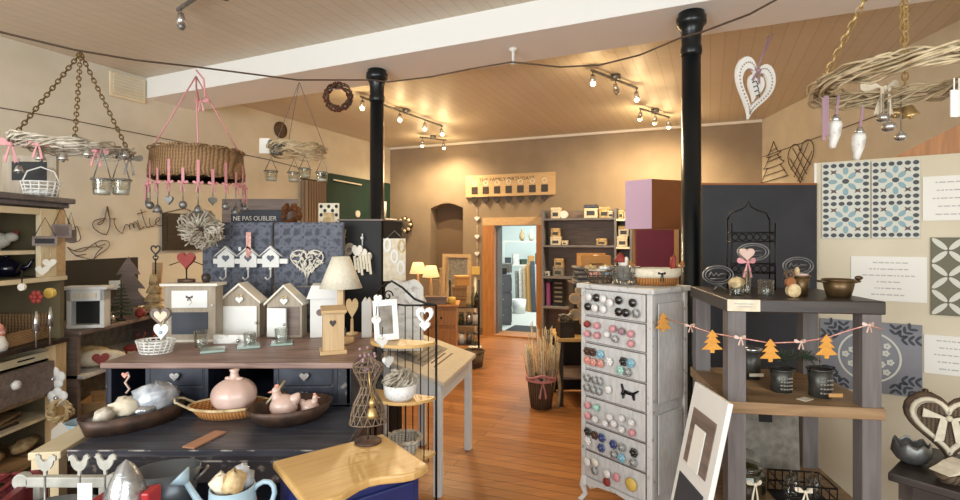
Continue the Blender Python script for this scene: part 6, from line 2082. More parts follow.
def wire_bowl(loc, r, h, label, m_='wire', sy=1., rz=0):
    t = thing('wire_bowl', label, 'basket', loc, rz)
    mb = MB()
    for k in range(4):
        rr = r * (.7 + .1 * k)
        mb.tube([(math.cos(a) * rr, math.sin(a) * rr * sy, .004 + h * k / 3) for a in [2 * PI * i / 22 for i in range(22)]], .0035, 5, True)
    for i in range(16):
        a = 2 * PI * i / 16
        mb.tube([(math.cos(a) * r * .7, math.sin(a) * r * .7 * sy, .004), (math.cos(a) * r, math.sin(a) * r * sy, h)], .003, 4)
    mb.lathe([(0, .001), (r * .7, .001), (r * .7, .004), (0, .004)], 20, sy=sy)
    mb.build('bowl', M[m_], t)
    return t


BA_ = onchest(.07, .1)
wire_bowl(BA_, .095, .07, 'dark wire bowl of fabric flowers at the left end of the chest top', 'brownwire')
for k, (dx, dy, m_, col) in enumerate(((-.04, -.03, 'coral', 'coral'), (-.03, .045, 'ivory', 'cream'), (.02, -.04, 'whitecer', 'white'), (.045, .02, 'skyblue', 'pale blue'), (0, .0, 'offwhite', 'off-white'), (-.06, .01, 'straw', 'straw-coloured'))):
    tt = thing('fabric_flower', '%s fabric flower in the dark wire bowl on the knob chest' % col, 'flower', BA_ + Vector((dx, dy, .045 + .02 * (k % 3))), k)
    mb = MB()
    for q in range(5):
        a = q * 2 * PI / 5
        mb.ball((math.cos(a) * .022, math.sin(a) * .022, .01), (.019, .019, .012), 8)
    mb.build('petals', M[m_], tt)
    MB().ball((0, 0, .02), .01, 8).build('centre', M['yellow'], tt)
BB_ = onchest(.235, .12)
wire_bowl(BB_, .088, .1, 'round zinc wire basket in the middle of the chest top holding a gnome', 'zinc')
t = thing('gnome', 'grey plush gnome with a red hat sitting in the round wire basket', 'figurine', BB_ + Vector((-.005, .01, .007)))
MB().ball((0, 0, .06), (.05, .05, .055), 14).build('body', M['pebble'], t)
MB().ball((0, 0, .12), (.034, .034, .03), 12).lathe([(.012, .13), (.012, .15), (0, .16)], 10, (.01, -.02, 0)).build('head', M['offwhite'], t)
MB().lathe([(.038, .125), (.03, .15), (.012, .175), (0, .185)], 14, (-.02, .0, 0)).build('hat', M['red_d'], t)
BC_ = onchest(.385, .225)
BC_ += Vector((.0, .02, 0))
t = thing('lined_basket', 'shallow honey wicker basket with cream liner and black bow on the chest top', 'basket', BC_, .0)
MB().cup([(.115, 0), (.135, .085)], .008, 32, sy=.62).build('basket_body', M['wicker_h'], t)
MB().lathe([(.126, .045), (.141, .06), (.143, .1), (.13, .1), (.12, .05)], 32, sy=.64).build('liner', M['ivory'], t)
bow(MB(), (.0, -.096, .07), .05, .005, 1.2).build('bow', M['black'], t)
for s in (-1, 1):
    MB().tube([(s * .12, -.03, .09), (s * .15, -.02, .12), (s * .155, 0, .135), (s * .15, .02, .12), (s * .12, .03, .09)], .008, 6).build('handle', M['wicker_h'], t)
    bow(MB(), (s * .145, -.01, .11), .04, .004, 1.2).build('ribbon', M['ivory'], t)
solo('peg_bundle', crumple(MB(), (0, 0, .03), (.02, .02, .05), 8, .3, 5), M['red_d'], 'reddish peg bundle standing in the right end of the lined basket', 'bundle', BC_ + Vector((.1, .0, .09)))

# ================================================================== garland of ochre firs
GA = [P(664, 318, 2.76), P(690, 326, 2.42), P(712, 333, 2.2), P(740, 338, 2.11), P(770, 343, 2.08), P(800, 342, 2.07), P(826, 338, 2.06), P(850, 330, 2.045), P(868, 325, 2.04), P(882, 329, 2.04)]
t = thing('fir_garland', 'garland of ochre felt firs and pink bows from knob chest to plank shelf', 'garland', GA[0])
g0 = GA[0]
MB().tube([p - g0 for p in GA], .0025, 5).build('string', M['coral'], t)
for px, py, i, s in ((663, 321, 0, .82), (712, 340, 2, 1), (770, 349, 4, 1), (826, 345, 6, 1.05)):
    p = P(px, py, GA[i].y - .012) - g0
    h_ = .095 * s * GA[i].y / 2.1
    MB().prism(fir(.088 * s * GA[i].y / 2.1, h_, p.x, p.z - h_ * .55), p.y - .006, p.y).build('felt_fir', M['felt'], t, bevel=.002)
for i in (1, 3, 5, 8):
    p = GA[i] - g0
    bow(MB(), p + Vector((0, -.008, 0)), .05, .005, .8).build('bow', M['blush'], t)

# ================================================================== plank shelf on the right
SZ = math.radians(-9)
SO = Vector((1.06, 2.2, 0))
SW, SD = .62, .62
T1, T2, T3 = 1.346, .905, .42
t = thing('plank_shelf', 'open plank shelf unit with dark top and grey posts in the right foreground', 'shelf unit', SO, SZ)
MB().bx(0, SW, 0, SD, T1 - .055, T1).build('shelf_top', M['darkwood'], t, bevel=.005)
for z_ in (T2, T3):
    MB().bx(0.0, SW, .0, SD, z_ - .05, z_).build('shelf', M['shelfwood'], t, bevel=.004)
for x in (.01, SW - .085):
    for y in (.008, SD - .085):
        for z0, z1 in ((T2, T1 - .055), (T3, T2 - .05), (0, T3 - .05)):
            MB().bx(x, x + .072, y, y + .072, z0, z1).build('post', M['greywoodz'], t)


def onsh(x, y, z):
    return SO + Vector((x * math.cos(SZ) - y * math.sin(SZ), x * math.sin(SZ) + y * math.cos(SZ), z + .0008))


def pz(px, py, h):
    """Point on the shelf surface of height h under a photo pixel."""
    return on(px, py, h)


t = thing('price_label', 'cream printed label stuck on the front edge of the plank shelf top', 'label', onsh(.0, -.003, T1 - .052), SZ)
MB().bx(.004, .135, -.002, .001, 0, .05).build('card', M['ivory'], t)
MB().bx(.03, .11, -.003, -.0015, .03, .034).bx(.04, .1, -.003, -.0015, .018, .022).build('print', M['ink'], t)
# --- on top
def wire_plaque(px, py, d, rx, rz_, lab, stand=None):
    q = P(px, py, d)
    t = thing('wire_plaque', lab, 'wire sign', (q.x, q.y, q.z), -.1)
    for s in (1, .84):
        pass
    MB().tube([(x, 0, z_) for x, z_ in disc(rx, rz_, 28)], .004, 5, True).tube([(x, 0, z_) for x, z_ in disc(rx * .82, rz_ * .78, 28)], .003, 5, True).build('oval', M['zinc'], t)
    mb = MB().tube([(-rx * .6, 0, -.2 * rz_), (-rx * .45, 0, .35 * rz_), (-rx * .3, 0, -.1 * rz_), (-rx * .1, 0, .2 * rz_), (0, 0, -.1 * rz_), (rx * .2, 0, .15 * rz_), (rx * .6, 0, .1 * rz_)], .004, 5)
    mb.tube([(-rx * .5, 0, -.45 * rz_), (rx * .5, 0, -.35 * rz_)], .003, 5)
    mb.build('scroll_wire', M['zinc'], t)
    if stand is not None:
        MB().tube([(-.02, 0, -rz_), (0, .03, stand - q.z + .004), (.02, 0, -rz_)], .003, 5).tube([(-.03, -.03, stand - q.z + .004), (0, .0, -rz_), (.03, -.03, stand - q.z + .004)], .003, 5).build('stand', M['zinc'], t)
    return t


wire_plaque(718, 275, 2.60, .075, .046, 'oval wire plaque at the left end of the dark shelf top', T1)
q = pz(753, 285, T1)
# black wire wall shelf
t = thing('wire_spice_rack', 'black two-tier wire rack with arched top standing on the dark shelf top', 'rack', (onsh(.26, .47, T1).x, onsh(.26, .47, T1).y, T1 + .0008), SZ)
t.scale = (.86, .86, .94)
mb = MB()
for x in (-.12, .12):
    for y in (-.04, .04):
        mb.tube([(x, y, 0), (x, y, .36 if y < 0 else .38)], .0045, 6)
for z_ in (.09, .26):
    for zz in (z_, z_ + .05):
        mb.tube([(-.12, -.04, zz), (.12, -.04, zz), (.12, .04, zz), (-.12, .04, zz)], .004, 5, True)
    for k in range(9):
        mb.tube([(-.12 + .03 * k, -.04, z_), (-.12 + .03 * k, .04, z_)], .0025, 4)
    for k in range(6):
        cx = -.1 + .04 * k
        mb.tube([(cx + .018 * math.cos(a), -.041, z_ + .025 + .018 * math.sin(a)) for a in [i * PI / 5 for i in range(10)]], .003, 4, True)
mb.tube([(-.12, .04, .38), (-.1, .04, .42), (-.05, .04, .435), (-.015, .04, .455), (0, .04, .485), (.015, .04, .455), (.05, .04, .435), (.1, .04, .42), (.12, .04, .38)], .0055, 6)
mb.build('frame', M['wire'], t)
wire_plaque(753, 252, 2.54, .075, .042, 'oval wire plaque hung on the front of the black wire rack')
wire_plaque(798, 266, 2.66, .075, .045, 'oval wire plaque standing behind the brass pots', T1)
# tumblers
qa = pz(740, 291, T1)
tumbler(Vector((1.185, 2.36, T1 + .0008)), .034, .06, 'small glass holding a cream ball at the left of the shelf top')
solo('cream_ball', crumple(MB(), (0, 0, .0), (.034, .034, .03), 12, .15, 8), M['straw'], 'knobbly cream ball sitting in the small left-hand glass', 'ball', (1.185, 2.36, T1 + .055))
tumbler(Vector((1.31, 2.345, T1 + .0008)), .036, .07, 'empty clear tumbler beside the heart vase on the shelf top')
t = tumbler(Vector((1.247, 2.39, T1 + .0008)), .02, .11, 'slender clear vase holding the pink-bowed heart', 'bud_vase')
t = thing('heart_pick', 'pale heart pick with a pink ribbon bow standing in the slender vase', 'ornament', (1.247, 2.39, T1 + .02))
MB().cyl((0, 0, -.01), (0, 0, .12), .003).build('stick', M['straw'], t)
MB().prism(heart(.07, .06, 22, 0, .165), -.008, .008).build('heart', M['blush'], t, bevel=.004)
bow(MB(), (0, -.012, .13), .09, .006, 1.1).build('bow', M['pink'], t)
# brass pots and figure
def pot(loc, r, h, lab, m_='brass', name='brass_pot', r0=None):
    t = thing(name, lab, 'pot', loc)
    r0 = r0 or r * .8
    MB().cup([(r0, 0), (r * .9, h * .5), (r, h)], .004, 24).build('pot_body', M[m_], t)
    MB().tube([(math.cos(a) * r, math.sin(a) * r, h) for a in [2 * PI * i / 24 for i in range(24)]], .005, 6, True).build('rim', M[m_], t)
    return t


pot(Vector((1.457, 2.33, T1 + .0008)), .04, .088, 'tall brass pot beside the wooden ring figure on the shelf top')
t = pot(Vector((1.60, 2.28, T1 + .0008)), .062, .075, 'wide brass pot with side handles at the right end of the shelf top', r0=.045)
for s in (-1, 1):
    MB().tube([(s * .06, -.02, .066), (s * .085, -.015, .07), (s * .09, .0, .07), (s * .085, .015, .07), (s * .06, .02, .066)], .005, 6).build('handle', M['brass'], t)
solo('brass_bead', MB().ball((0, 0, .0), (.018, .012, .01)), M['brass'], 'little brass leaf lying on the rim handle of the wide brass pot', 'ornament', (1.69, 2.28, T1 + .085))
t = thing('wood_ring_figure', 'figure of stacked wooden slices and rings on the front of the shelf top', 'figurine', (1.385, 2.26, T1 + .0008), -.1)
MB().prism(disc(.028, .03, 20, 0, .03), -.012, .012).build('lower_slice', M['straw'], t)
MB().prism(disc(.02, .022, 18, -.012, .066), -.01, .01).build('middle_slice', M['brownbox'], t)
MB().ring(disc(.022, .02, 18, -.016, .1), disc(.012, .011, 18, -.016, .1), -.008, .008).build('ring', M['twig_d'], t)
solo('wooden_egg', MB().ball((0, 0, .02), (.011, .011, .02), 12), M['straw'], 'small pale wooden egg on the rim of the tall brass pot', 'egg', (1.446, 2.33, T1 + .092))
solo('wooden_disc', MB().lathe([(.036, 0), (.036, .006), (0, .01)], 20), M['blush'], 'pinkish round lid lying on the tall brass pot', 'lid', (1.457, 2.33, T1 + .0935))

# --- middle shelf: zinc pails
t = pot(pz(749, 378, T2) + Vector((.01, 0, 0)), .05, .14, 'pale-lidded zinc pail at the left of the middle plank shelf', 'pewter', 'zinc_pail', .042)
MB().lathe([(.052, .14), (.052, .155), (0, .158)], 22).build('lid', M['silver'], t)
MB().bx(-.035, .035, -.053, -.049, .02, .035).build('band', M['ivory'], t)
def lettered(loc, r, h, lab):
    t = pot(loc, r, h, lab, 'pewter', 'zinc_pot', r * .9)
    mb = MB()
    for k in range(4):
        for j in range(5):
            a = -PI / 2 + (j - 2) * .25
            mb.box((math.cos(a) * r * 1.0, math.sin(a) * r * 1.0, h * (.2 + .16 * k)), (.008, .006, .006))
    mb.build('embossing', M['pebble'], t)
    MB().tube([(-r, 0, h * .9), (-r * 1.05, -.02, h * 1.1), (0, -.03, h * 1.2), (r * 1.05, -.02, h * 1.1), (r, 0, h * .9)], .003, 5).build('wire_handle', M['wire'], t)
    return t


lettered(pz(781, 391, T2), .048, .1, 'embossed zinc pot in the middle of the middle plank shelf')
lettered(pz(820, 396, T2), .05, .12, 'embossed zinc pot with a tan tag on the right of the middle plank shelf')
solo('tan_tag', MB().bx(-.03, .03, -.002, .002, -.008, .008), M['kraft'], 'tan tag hanging on the front of the right-hand zinc pot', 'tag', pz(824, 396, T2) + Vector((.0, -.075, .025)))
solo('price_card', MB().bx(-.03, .03, -.02, .02, 0, .002), M['ivory'], 'cream price card lying on the middle plank shelf below the right-hand zinc pot', 'card', pz(805, 399.5, T2), .5)
t = thing('pine_sprig', 'dusty green pine sprig lying behind the zinc pots on the middle plank shelf', 'sprig', pz(802, 380, T2) + Vector((0, .07, .05)), .2)
mb = MB().tube([(-.1, 0, .03), (0, 0, .05), (.12, 0, .03)], .004, 5)
for k in range(60):
    x = -.1 + .22 * random.random()
    d = Vector((random.random() - .3, random.random() - .5, random.random() - .4)).normalized() * .05
    mb.tube([(x, 0, .045), Vector((x, 0, .045)) + d], .0022, 4)
mb.build('needles', M['leaf'], t)
# --- lower shelf
t = thing('check_board', 'grey board with four black squares leaning at the back of the lowest plank shelf', 'board', onsh(.305, .51, T3), SZ, rot=(-.05, 0, SZ))
MB().bx(-.21, .2, -.01, .01, 0, .4).build('board', M['pebble'], t)
for x, z_ in ((-.12, .33), (-.04, .375), (.11, .33), (.04, .265), (-.17, .27)):
    MB().bx(x - .032, x + .032, -.014, -.009, z_ - .03, z_ + .02).build('black_square', M['black'], t)
t = thing('hat_dome', 'grey felt dome resting at the back of the lowest plank shelf', 'dome', onsh(.18, .36, T3), 0)
MB().ball((0, 0, .09), (.085, .075, .06), 20).lathe([(.1, .05), (.1, .062), (.06, .066)], 24).lathe([(.06, 0), (.06, .05), (0, .05)], 20).build('dome', M['pebble'], t)
t = thing('preserving_jar', 'squat glass preserving jar with an ivory bow on the lowest plank shelf', 'jar', onsh(.13, .16, T3))
MB().cup([(.07, 0), (.082, .02), (.082, .12), (.066, .14)], .004, 26).build('jar_body', M['greenglass'], t)
MB().lathe([(.07, .14), (.07, .155), (.03, .165), (.0, .165)], 24).build('lid', M['greenglass'], t)
bow(MB(), (0, -.086, .1), .07, .006, 1.5).build('bow', M['ivory'], t)
t = thing('tray_basket', 'dark wire crate of small glasses with an ivory bow on the lowest plank shelf', 'basket', onsh(.37, .17, T3), SZ)
mb = MB()
for z_ in (.005, .05, .1):
    mb.tube([(-.11, -.08, z_), (.11, -.08, z_), (.11, .08, z_), (-.11, .08, z_)], .004, 5, True)
for k in range(8):
    x = -.11 + .22 * k / 7
    for y in (-.08, .08):
        mb.tube([(x, y, .0), (x, y, .1)], .003, 4)
mb.bx(-.11, .11, -.08, .08, 0, .004)
mb.build('crate', M['wire'], t)
bow(MB(), (-.02, -.09, .08), .08, .006, 1.1).build('bow', M['ivory'], t)
MB().prism(disc(.02, .02, 16, .06, .03), -.094, -.088).build('round_tag', M['straw'], t)
for k in range(4):
    tumbler(onsh(.31 + .045 * k, .15 + .05 * (k % 2), T3 + .005), .02, .11, 'small glass in the dark wire crate, %s from the left' % ORD[k], 'shot_glass')
# leaning white frame with two panes
t = thing('two_pane_frame', 'white two-pane board leaning against the left end of the plank shelf', 'frame', (.80, 2.21, 0), rot=(-.205, 0, -PI / 2))
MB().bx(-.16, .16, 0, .022, 0, .965).build('frame', M['white'], t, bevel=.003)
MB().bx(-.11, .11, -.004, .0, .62, .86).build('pane', M['greywood'], t)
MB().bx(-.12, .12, -.004, .0, .2, .56).build('pane', M['slate'], t)
MB().bx(-.05, .05, -.012, -.006, .62, .8).build('white_sheet', M['paper'], t)

# ================================================================== panels behind
t = thing('room_divider', 'tall matt black panel standing behind the plank shelf', 'panel', (1.357, 3.12, 0))
MB().bx(0, .70, 0, .02, 0, 1.936).build('panel', M['blackboard'], t)
MB().bx(0, .70, -.003, .022, 1.936, 1.948).build('top_strip', M['brownbox'], t)
PA, PB = (2.075, 3.15), (2.78, 2.68)
PW, PL, PAng = frame(PA, PB)
PT = CH + 77 * 3.15 / F
t = thing('display_board', 'large cream display board carrying tiles and paper notices on the right', 'display board', (PA[0], PA[1], 0), PAng)
MB().bx(0, PL, 0, .025, 0, PT).build('board', M['boardcream'], t)
MB().bx(-.012, 0, -.002, .027, 0, PT).build('edge', M['white'], t)


def onp(px, py):
    return onwall(px, py, PA, PB)


def panel_thing(name, lab, cat, x0, y0, x1, y1, group=None):
    """A flat thing on the display board between two photo corners: its root and size."""
    ua, va = onp(x0, y0)
    ub, vb = onp(x1, y1)
    t = thing(name, lab, cat, PW @ Vector((ua, -.002, vb)), PAng, group)
    return t, ub - ua, va - vb


k = 0
for (x0, y0, x1, y1, lab) in ((822, 164, 870, 200, 'upper left'), (871.5, 162, 920, 199, 'upper right'), (822, 201.5, 870, 238.5, 'lower left'), (871.5, 200.5, 920, 238, 'lower right')):
    t, w, h = panel_thing('cement_tile', 'white tile with slate and powder-blue petal motif, %s of the four' % lab, 'tile', x0, y0, x1, y1)
    MB().bx(0, w, -.012, 0, 0, h).build('tile_body', M['tile'], t, bevel=.001)
    md, ml, mk = MB(), MB(), MB()
    for i in range(6):
        for j in range(6):
            cx, cz = w * (.085 + .166 * i), h * (.085 + .166 * j)
            dx, dz = abs(i - 2.5), abs(j - 2.5)
            if max(dx, dz) > 2 or dx + dz > 2.5:
                if dx == dz == 1.5:
                    mk.prism([(cx - w * .07, cz - h * .06), (cx, cz - h * .03), (cx + w * .07, cz - h * .06), (cx + w * .04, cz), (cx + w * .07, cz + h * .06), (cx, cz + h * .03), (cx - w * .07, cz + h * .06), (cx - w * .04, cz)], -.0145, -.0118)
                elif max(dx, dz) > 2:
                    md.prism(disc(w * .064, h * .056, 10, cx, cz), -.0145, -.0118)
    for q in range(8):
        a = q * PI / 4
        r = .27 if q % 2 == 0 else .19
        cx, cz = w * (.5 + r * math.cos(a)), h * (.5 + r * math.sin(a))
        ml.prism([(cx + w * (.1 * math.cos(a) * x - .06 * math.sin(a) * z_), cz + h * (.1 * math.sin(a) * x + .06 * math.cos(a) * z_)) for x, z_ in disc(1, 1, 10)], -.0145, -.0118)
    md.prism(disc(w * .075, h * .065, 12, w / 2, h / 2), -.0145, -.0118)
    md.build('slate_petals', M['tdark'], t)
    ml.build('blue_petals', M['tblue'], t)
    mk.build('brown_motif', M['tbrown'], t)


def notice(x0, y0, x1, y1, lines, lab, a=0):
    t, w, h = panel_thing('paper_notice', lab, 'notice', x0, y0, x1, y1)
    MB().bx(0, w, -.004, 0, 0, h).build('sheet', M['paper'], t)
    mb = MB()
    rn = random.Random(int(x0))
    n_ = len(lines)
    for i, L in enumerate(lines):
        z0 = h * (.86 - .72 * i / max(n_ - 1, 1))
        x = w * .5 - w * L / 2
        while x < w * .5 + w * L / 2:
            g = .008 + .022 * rn.random()
            mb.bx(x, x + g, -.0052, -.0038, z0 - .003, z0 + .003)
            x += g + .006
    mb.build('faint_print', M['ink'], t)


notice(851, 256, 927, 303, [.4, .5, .7, .3, .35, .45], 'white paper notice with faint grey lines pinned beside the tile quartet, below it')
notice(922.5, 177, 975, 220, [.5, .45, .6, .4, .5], 'white paper notice pinned at the right photo edge above the petal tile')
notice(924, 334, 975, 378, [.5, .4, .6, .45, .4], 'white paper notice pinned at the right photo edge below the petal tile')
t, w, h = panel_thing('petal_tile', 'khaki tile with white crossed petals at the right photo edge', 'tile', 930.5, 237.5, 990, 318)
MB().bx(0, w, -.012, 0, 0, h).build('tile_body', M['tgreen'], t)
mb = MB()
s = h / 6
for i in range(6):
    for j in range(6):
        cx, cz = s * (i + .5), s * (j + .5)
        a = PI / 4 if (i + j) % 2 == 0 else -PI / 4
        mb.prism([(cx + x * math.cos(a) - z_ * math.sin(a), cz + x * math.sin(a) + z_ * math.cos(a)) for x, z_ in disc(s * .62, s * .2, 14)], -.0145, -.0118)
mb.build('white_petals', M['tile'], t)
t, w, h = panel_thing('stencil_tile', 'large steel-grey square stencilled with dark leaves and a ring of white flowers', 'tile', 820, 318, 922, 398)
MB().bx(0, w, -.012, 0, 0, h).build('tile_body', M['stencil'], t)
mb = MB()
for cxs, czs in ((0, 0), (1, 0), (0, 1), (1, 1)):
    for k in range(3):
        bx_, bz_ = w * (.5 + (cxs - .5) * .5), h * (.5 + (czs - .5) * .55)
        a0 = math.atan2(czs - .5, cxs - .5) + (k - 1) * .75
        for j in range(4):
            for sd in (-1, 1):
                r = .03 + .03 * j
                cx, cz = bx_ + math.cos(a0) * r, bz_ + math.sin(a0) * r
                a = a0 + sd * .8
                cx += math.cos(a) * .018
                cz += math.sin(a) * .018
                if .01 < cx < w - .01 and .01 < cz < h - .01:
                    mb.prism([(cx + x * math.cos(a) - z_ * math.sin(a), cz + x * math.sin(a) + z_ * math.cos(a)) for x, z_ in disc(.021, .008, 8)], -.0138, -.0118)
mb.build('dark_leaves', M['slate'], t)
mb = MB().ring(disc(.15, .15, 36, w / 2, h / 2), disc(.14, .14, 36, w / 2, h / 2), -.0136, -.0118)
for k in range(20):
    a, r = k * 2.4, .02 + .1 * math.sqrt(k / 20)
    cx, cz = w / 2 + math.cos(a) * r, h / 2 + math.sin(a) * r
    for q in range(5):
        b = q * 2 * PI / 5
        mb.prism(disc(.008, .008, 8, cx + math.cos(b) * .011, cz + math.sin(b) * .011), -.014, -.0118)
mb.build('white_flowers', M['tile'], t)
solo('brass_hook', MB().box((0, 0, 0), (.06, .02, .012)).ball((0, -.012, .012), .014, 10), M['brass'], 'little dark brass hook on the cream board above the wicker heart', 'hook', PW @ Vector((*[onp(925, 392)[0], -.011], onp(925, 392)[1])), PAng)
solo('brown_plank', MB().prism([(0, -.02), (.62, -.02), (.62, .30), (.52, .27)], 0, .03), M['pine'], 'wedge of orange-brown timber showing above the cream display board', 'plank', PW @ Vector((onp(884, 160)[0], .05, PT)), PAng)

# ================================================================== dark table, bowl, wicker heart
TZ = math.radians(-51.3)
TO = Vector((1.755, 2.2, 0))
t = thing('dark_table', 'dark wooden table in the right corner under the display board', 'table', TO, TZ)
MB().bx(-.0, .62, 0, .5, .565, .6).build('table_top', M['darkwood'], t, bevel=.005)
for x in (.03, .56):
    for y in (.03, .44):
        MB().bx(x, x + .05, y, y + .05, 0, .565).build('leg', M['greywood'], t)
MB().bx(.03, .6, .03, .05, .49, .565).build('apron', M['darkwood'], t)


def ontab(x, y):
    return TO + Vector((x * math.cos(TZ) - y * math.sin(TZ), x * math.sin(TZ) + y * math.cos(TZ), .6008))


t = thing('silver_bowl', 'round silvered bowl with a wavy rim on the dark table', 'bowl', ontab(.04, .2))
mb = MB()
n_ = 32
prof = [(.03, 0), (.055, .015), (.074, .045), (.07, .08), (.066, .092)]
mb.cup(prof, .004, n_)
for i, v_ in enumerate(mb.v):
    if v_[2] > .07:
        a = math.atan2(v_[1], v_[0])
        mb.v[i] = (v_[0], v_[1], v_[2] + .01 * math.sin(7 * a))
mb.build('bowl', M['zinc'], t)
MB().ball((0, 0, .05), (.052, .052, .02), 14).build('filling', M['silver'], t)
t = thing('wicker_heart', 'large dark wicker heart with an ivory bow propped against the cream board', 'heart', ontab(.13, .42) + Vector((0, 0, .135)), rot=(-.12, 0, PAng))
ho = heart(.30, .27, 40)
MB().tube([(x, 0, z_) for x, z_ in ho], .014, 8, True).build('outer_rim', M['twig_d'], t)
hi = heart(.22, .2, 40)
mb = MB().prism(hi, -.012, .012)
mb.build('woven_heart', M['wicker_d'], t)
MB().tube([(x, -.01, z_) for x, z_ in heart(.26, .235, 40)], .012, 6, True).build('inner_rim', M['ivory'], t)
mb = MB()
for s in (-1, 1):
    mb.prism([(0, .04), (s * .09, .075), (s * .095, .035)], -.035, -.022)
    mb.prism([(s * .005, .04), (s * .03, .04), (s * .055, -.07), (s * .02, -.06)], -.03, -.022)
mb.ball((0, -.03, .042), .014, 8)
mb.build('bow', M['ivory'], t)
t = thing('cloth_basket', 'oval basket with a folded white cloth at the edge of the dark table', 'basket', ontab(.2, .12), .2)
MB().cup([(.07, 0), (.1, .045)], .006, 28, sy=.7).build('basket_body', M['wicker_d'], t)
mb = MB().prism([(-.1, .045), (.06, .05), (.1, .055), (.03, .085), (-.02, .075), (-.05, .06)], -.05, .04)
mb.build('cloth', M['ivory'], t, bevel=.008)

# ---- wire fir and wire heart on the right wall
def wall_shape(name, px, py, w, h, pts_list, lab, r=.005):
    u, v = onwall(px, py, RA, RB)
    t = thing(name, lab, 'wall ornament', WR @ Vector((u, -.02, v)), AR)
    mb = MB()
    for pts in pts_list:
        mb.tube([(x * w, 0, z_ * h) for x, z_ in pts], r, 6)
    mb.build('wire', M['brownwire'], t)


ww = lambda x0, x1, y: abs(onwall(x1, y, RA, RB)[0] - onwall(x0, y, RA, RB)[0])
wall_shape('wire_fir', 775, 162, ww(763, 787, 162), .55, [
    [(0, .5), (-.04, .42), (-.22, .2), (-.3, .16), (-.1, .15), (.24, .17), (.3, .2), (.16, .24), (.03, .44), (0, .5)],
    [(-.16, .15), (-.36, -.06), (-.44, -.1), (-.1, -.12), (.36, -.09), (.42, -.05), (.3, 0), (.16, .16)],
    [(-.26, -.1), (-.5, -.38), (-.56, -.43), (.1, -.42), (.56, -.4), (.5, -.34), (.26, -.09)],
    [(-.3, .04), (.3, .08)], [(-.45, -.28), (.44, -.25)], [(-.15, .28), (.15, .31)]], 'fir tree outline of dark wire on the cream wall above the black panel')
hp = [(x, z_) for x, z_ in heart(1, 1, 40)] + [heart(1, 1, 40)[0]]
lat = [[(-.44, .2), (.1, -.42)], [(-.3, .42), (.24, -.3)], [(-.05, .33), (.38, -.1)], [(.44, .2), (-.1, -.42)], [(.3, .42), (-.24, -.3)], [(.05, .33), (-.38, -.1)]]
wall_shape('wire_heart', 802, 163, ww(789, 815, 163), .50, [hp] + lat, 'lattice-filled heart of dark wire on the cream wall beside the wire fir')

# ---- white fretwork heart on a ribbon
q = P(753, 90, 2.6)
t = thing('fretwork_heart', 'big white fretwork heart with mauve bow hung on the cord by the iron column', 'heart', q, rot=(0, .22, .3))
MB().ring(heart(.25, .31, 44), heart(.165, .2, 44), -.008, .008).build('outer_heart', M['white'], t)
mb = MB()
h1, h2 = heart(.235, .295, 60), heart(.18, .215, 60)
for i in range(0, 60):
    a, b = h1[i], h2[i]
    mb.prism(disc(.0045, .0045, 6, (a[0] + b[0]) / 2, (a[1] + b[1]) / 2), -.0095, .0095)
mb.build('pierced_dots', M['taupe'], t)
ih = MB().prism(heart(.1, .14, 30, .01, .01), -.007, .007)
o = ih.build('inner_heart', M['white'], t)
mb = MB()
for k in range(4):
    mb.tube([(-.02 + .012 * k, -.009, .03 - .02 * k), (.0 + .012 * k, -.009, .045 - .02 * k), (.018 + .008 * k, -.009, .03 - .02 * k)], .003, 4)
mb.build('scroll', M['slate'], o)
bow(MB(), (0, -.014, .1), .12, .008, .7).build('bow', M['mauve'], t)
MB().tube([(0, 0, .09), (.02, 0, .2), (.035, 0, .3)], .004, 5).tube([(0, .004, .09), (.03, .004, .2), (.06, 0, .33)], .004, 5).build('ribbon', M['mauve'], t)

# ---- big willow ring on chains
RC = Vector((1.58, 1.9, 2.19))
t = thing('willow_ring', 'large pale willow ring hung on three brassy chains at the top right', 'hanging ring', RC)
mb = strands(strands(MB(), .27, .03, 12, 3, .0045, 60, wob=.4), .27, .036, 8, 1, .0045, 60, wob=.5)
rnd = random.Random(2)
for k in range(34):
    a = rnd.random() * 2 * PI
    d = Vector((-math.sin(a + .25 * (rnd.random() - .5)), math.cos(a), .1 * (rnd.random() - .5)))
    c = Vector((math.cos(a) * .27, math.sin(a) * .27, .05 * (rnd.random() - .5)))
    mb.tube([c - d * .13, c, c + d * .13], [.0025, .0048, .0025], 5)
mb.build('hoop', M['twig'], t)
apex = P(903, -75, 1.9) - RC
for a in (math.radians(140), math.radians(230), math.radians(-40), math.radians(50)):
    mb = MB()
    chain(mb, (math.cos(a) * .27, math.sin(a) * .27, .02), apex, .036, .003)
    mb.build('chain', M['gold'], t)
MB().cyl(apex, (apex.x, apex.y, H - RC.z), .004).build('hook_wire', M['zinc'], t)


def hang_from(px, py, d):
    return P(px, py, d)


def ceramic_cone(px, py, d, lab):
    t = thing('porcelain_cone', lab, 'ornament', P(px, py, d), rot=(.0, .12, 0))
    MB().lathe([(0, -.06), (.011, -.056), (.022, -.008), (.024, .03), (.021, .042), (.0, .046)], 18).build('cone', M['greycer'] if False else M['chippy'], t)
    MB().lathe([(.014, .042), (.017, .052), (.008, .07), (0, .074)], 12).build('cap', M['silver'], t)
    MB().bx(-.005, .005, -.002, .002, .07, .15).build('ribbon', M['mauve'], t)


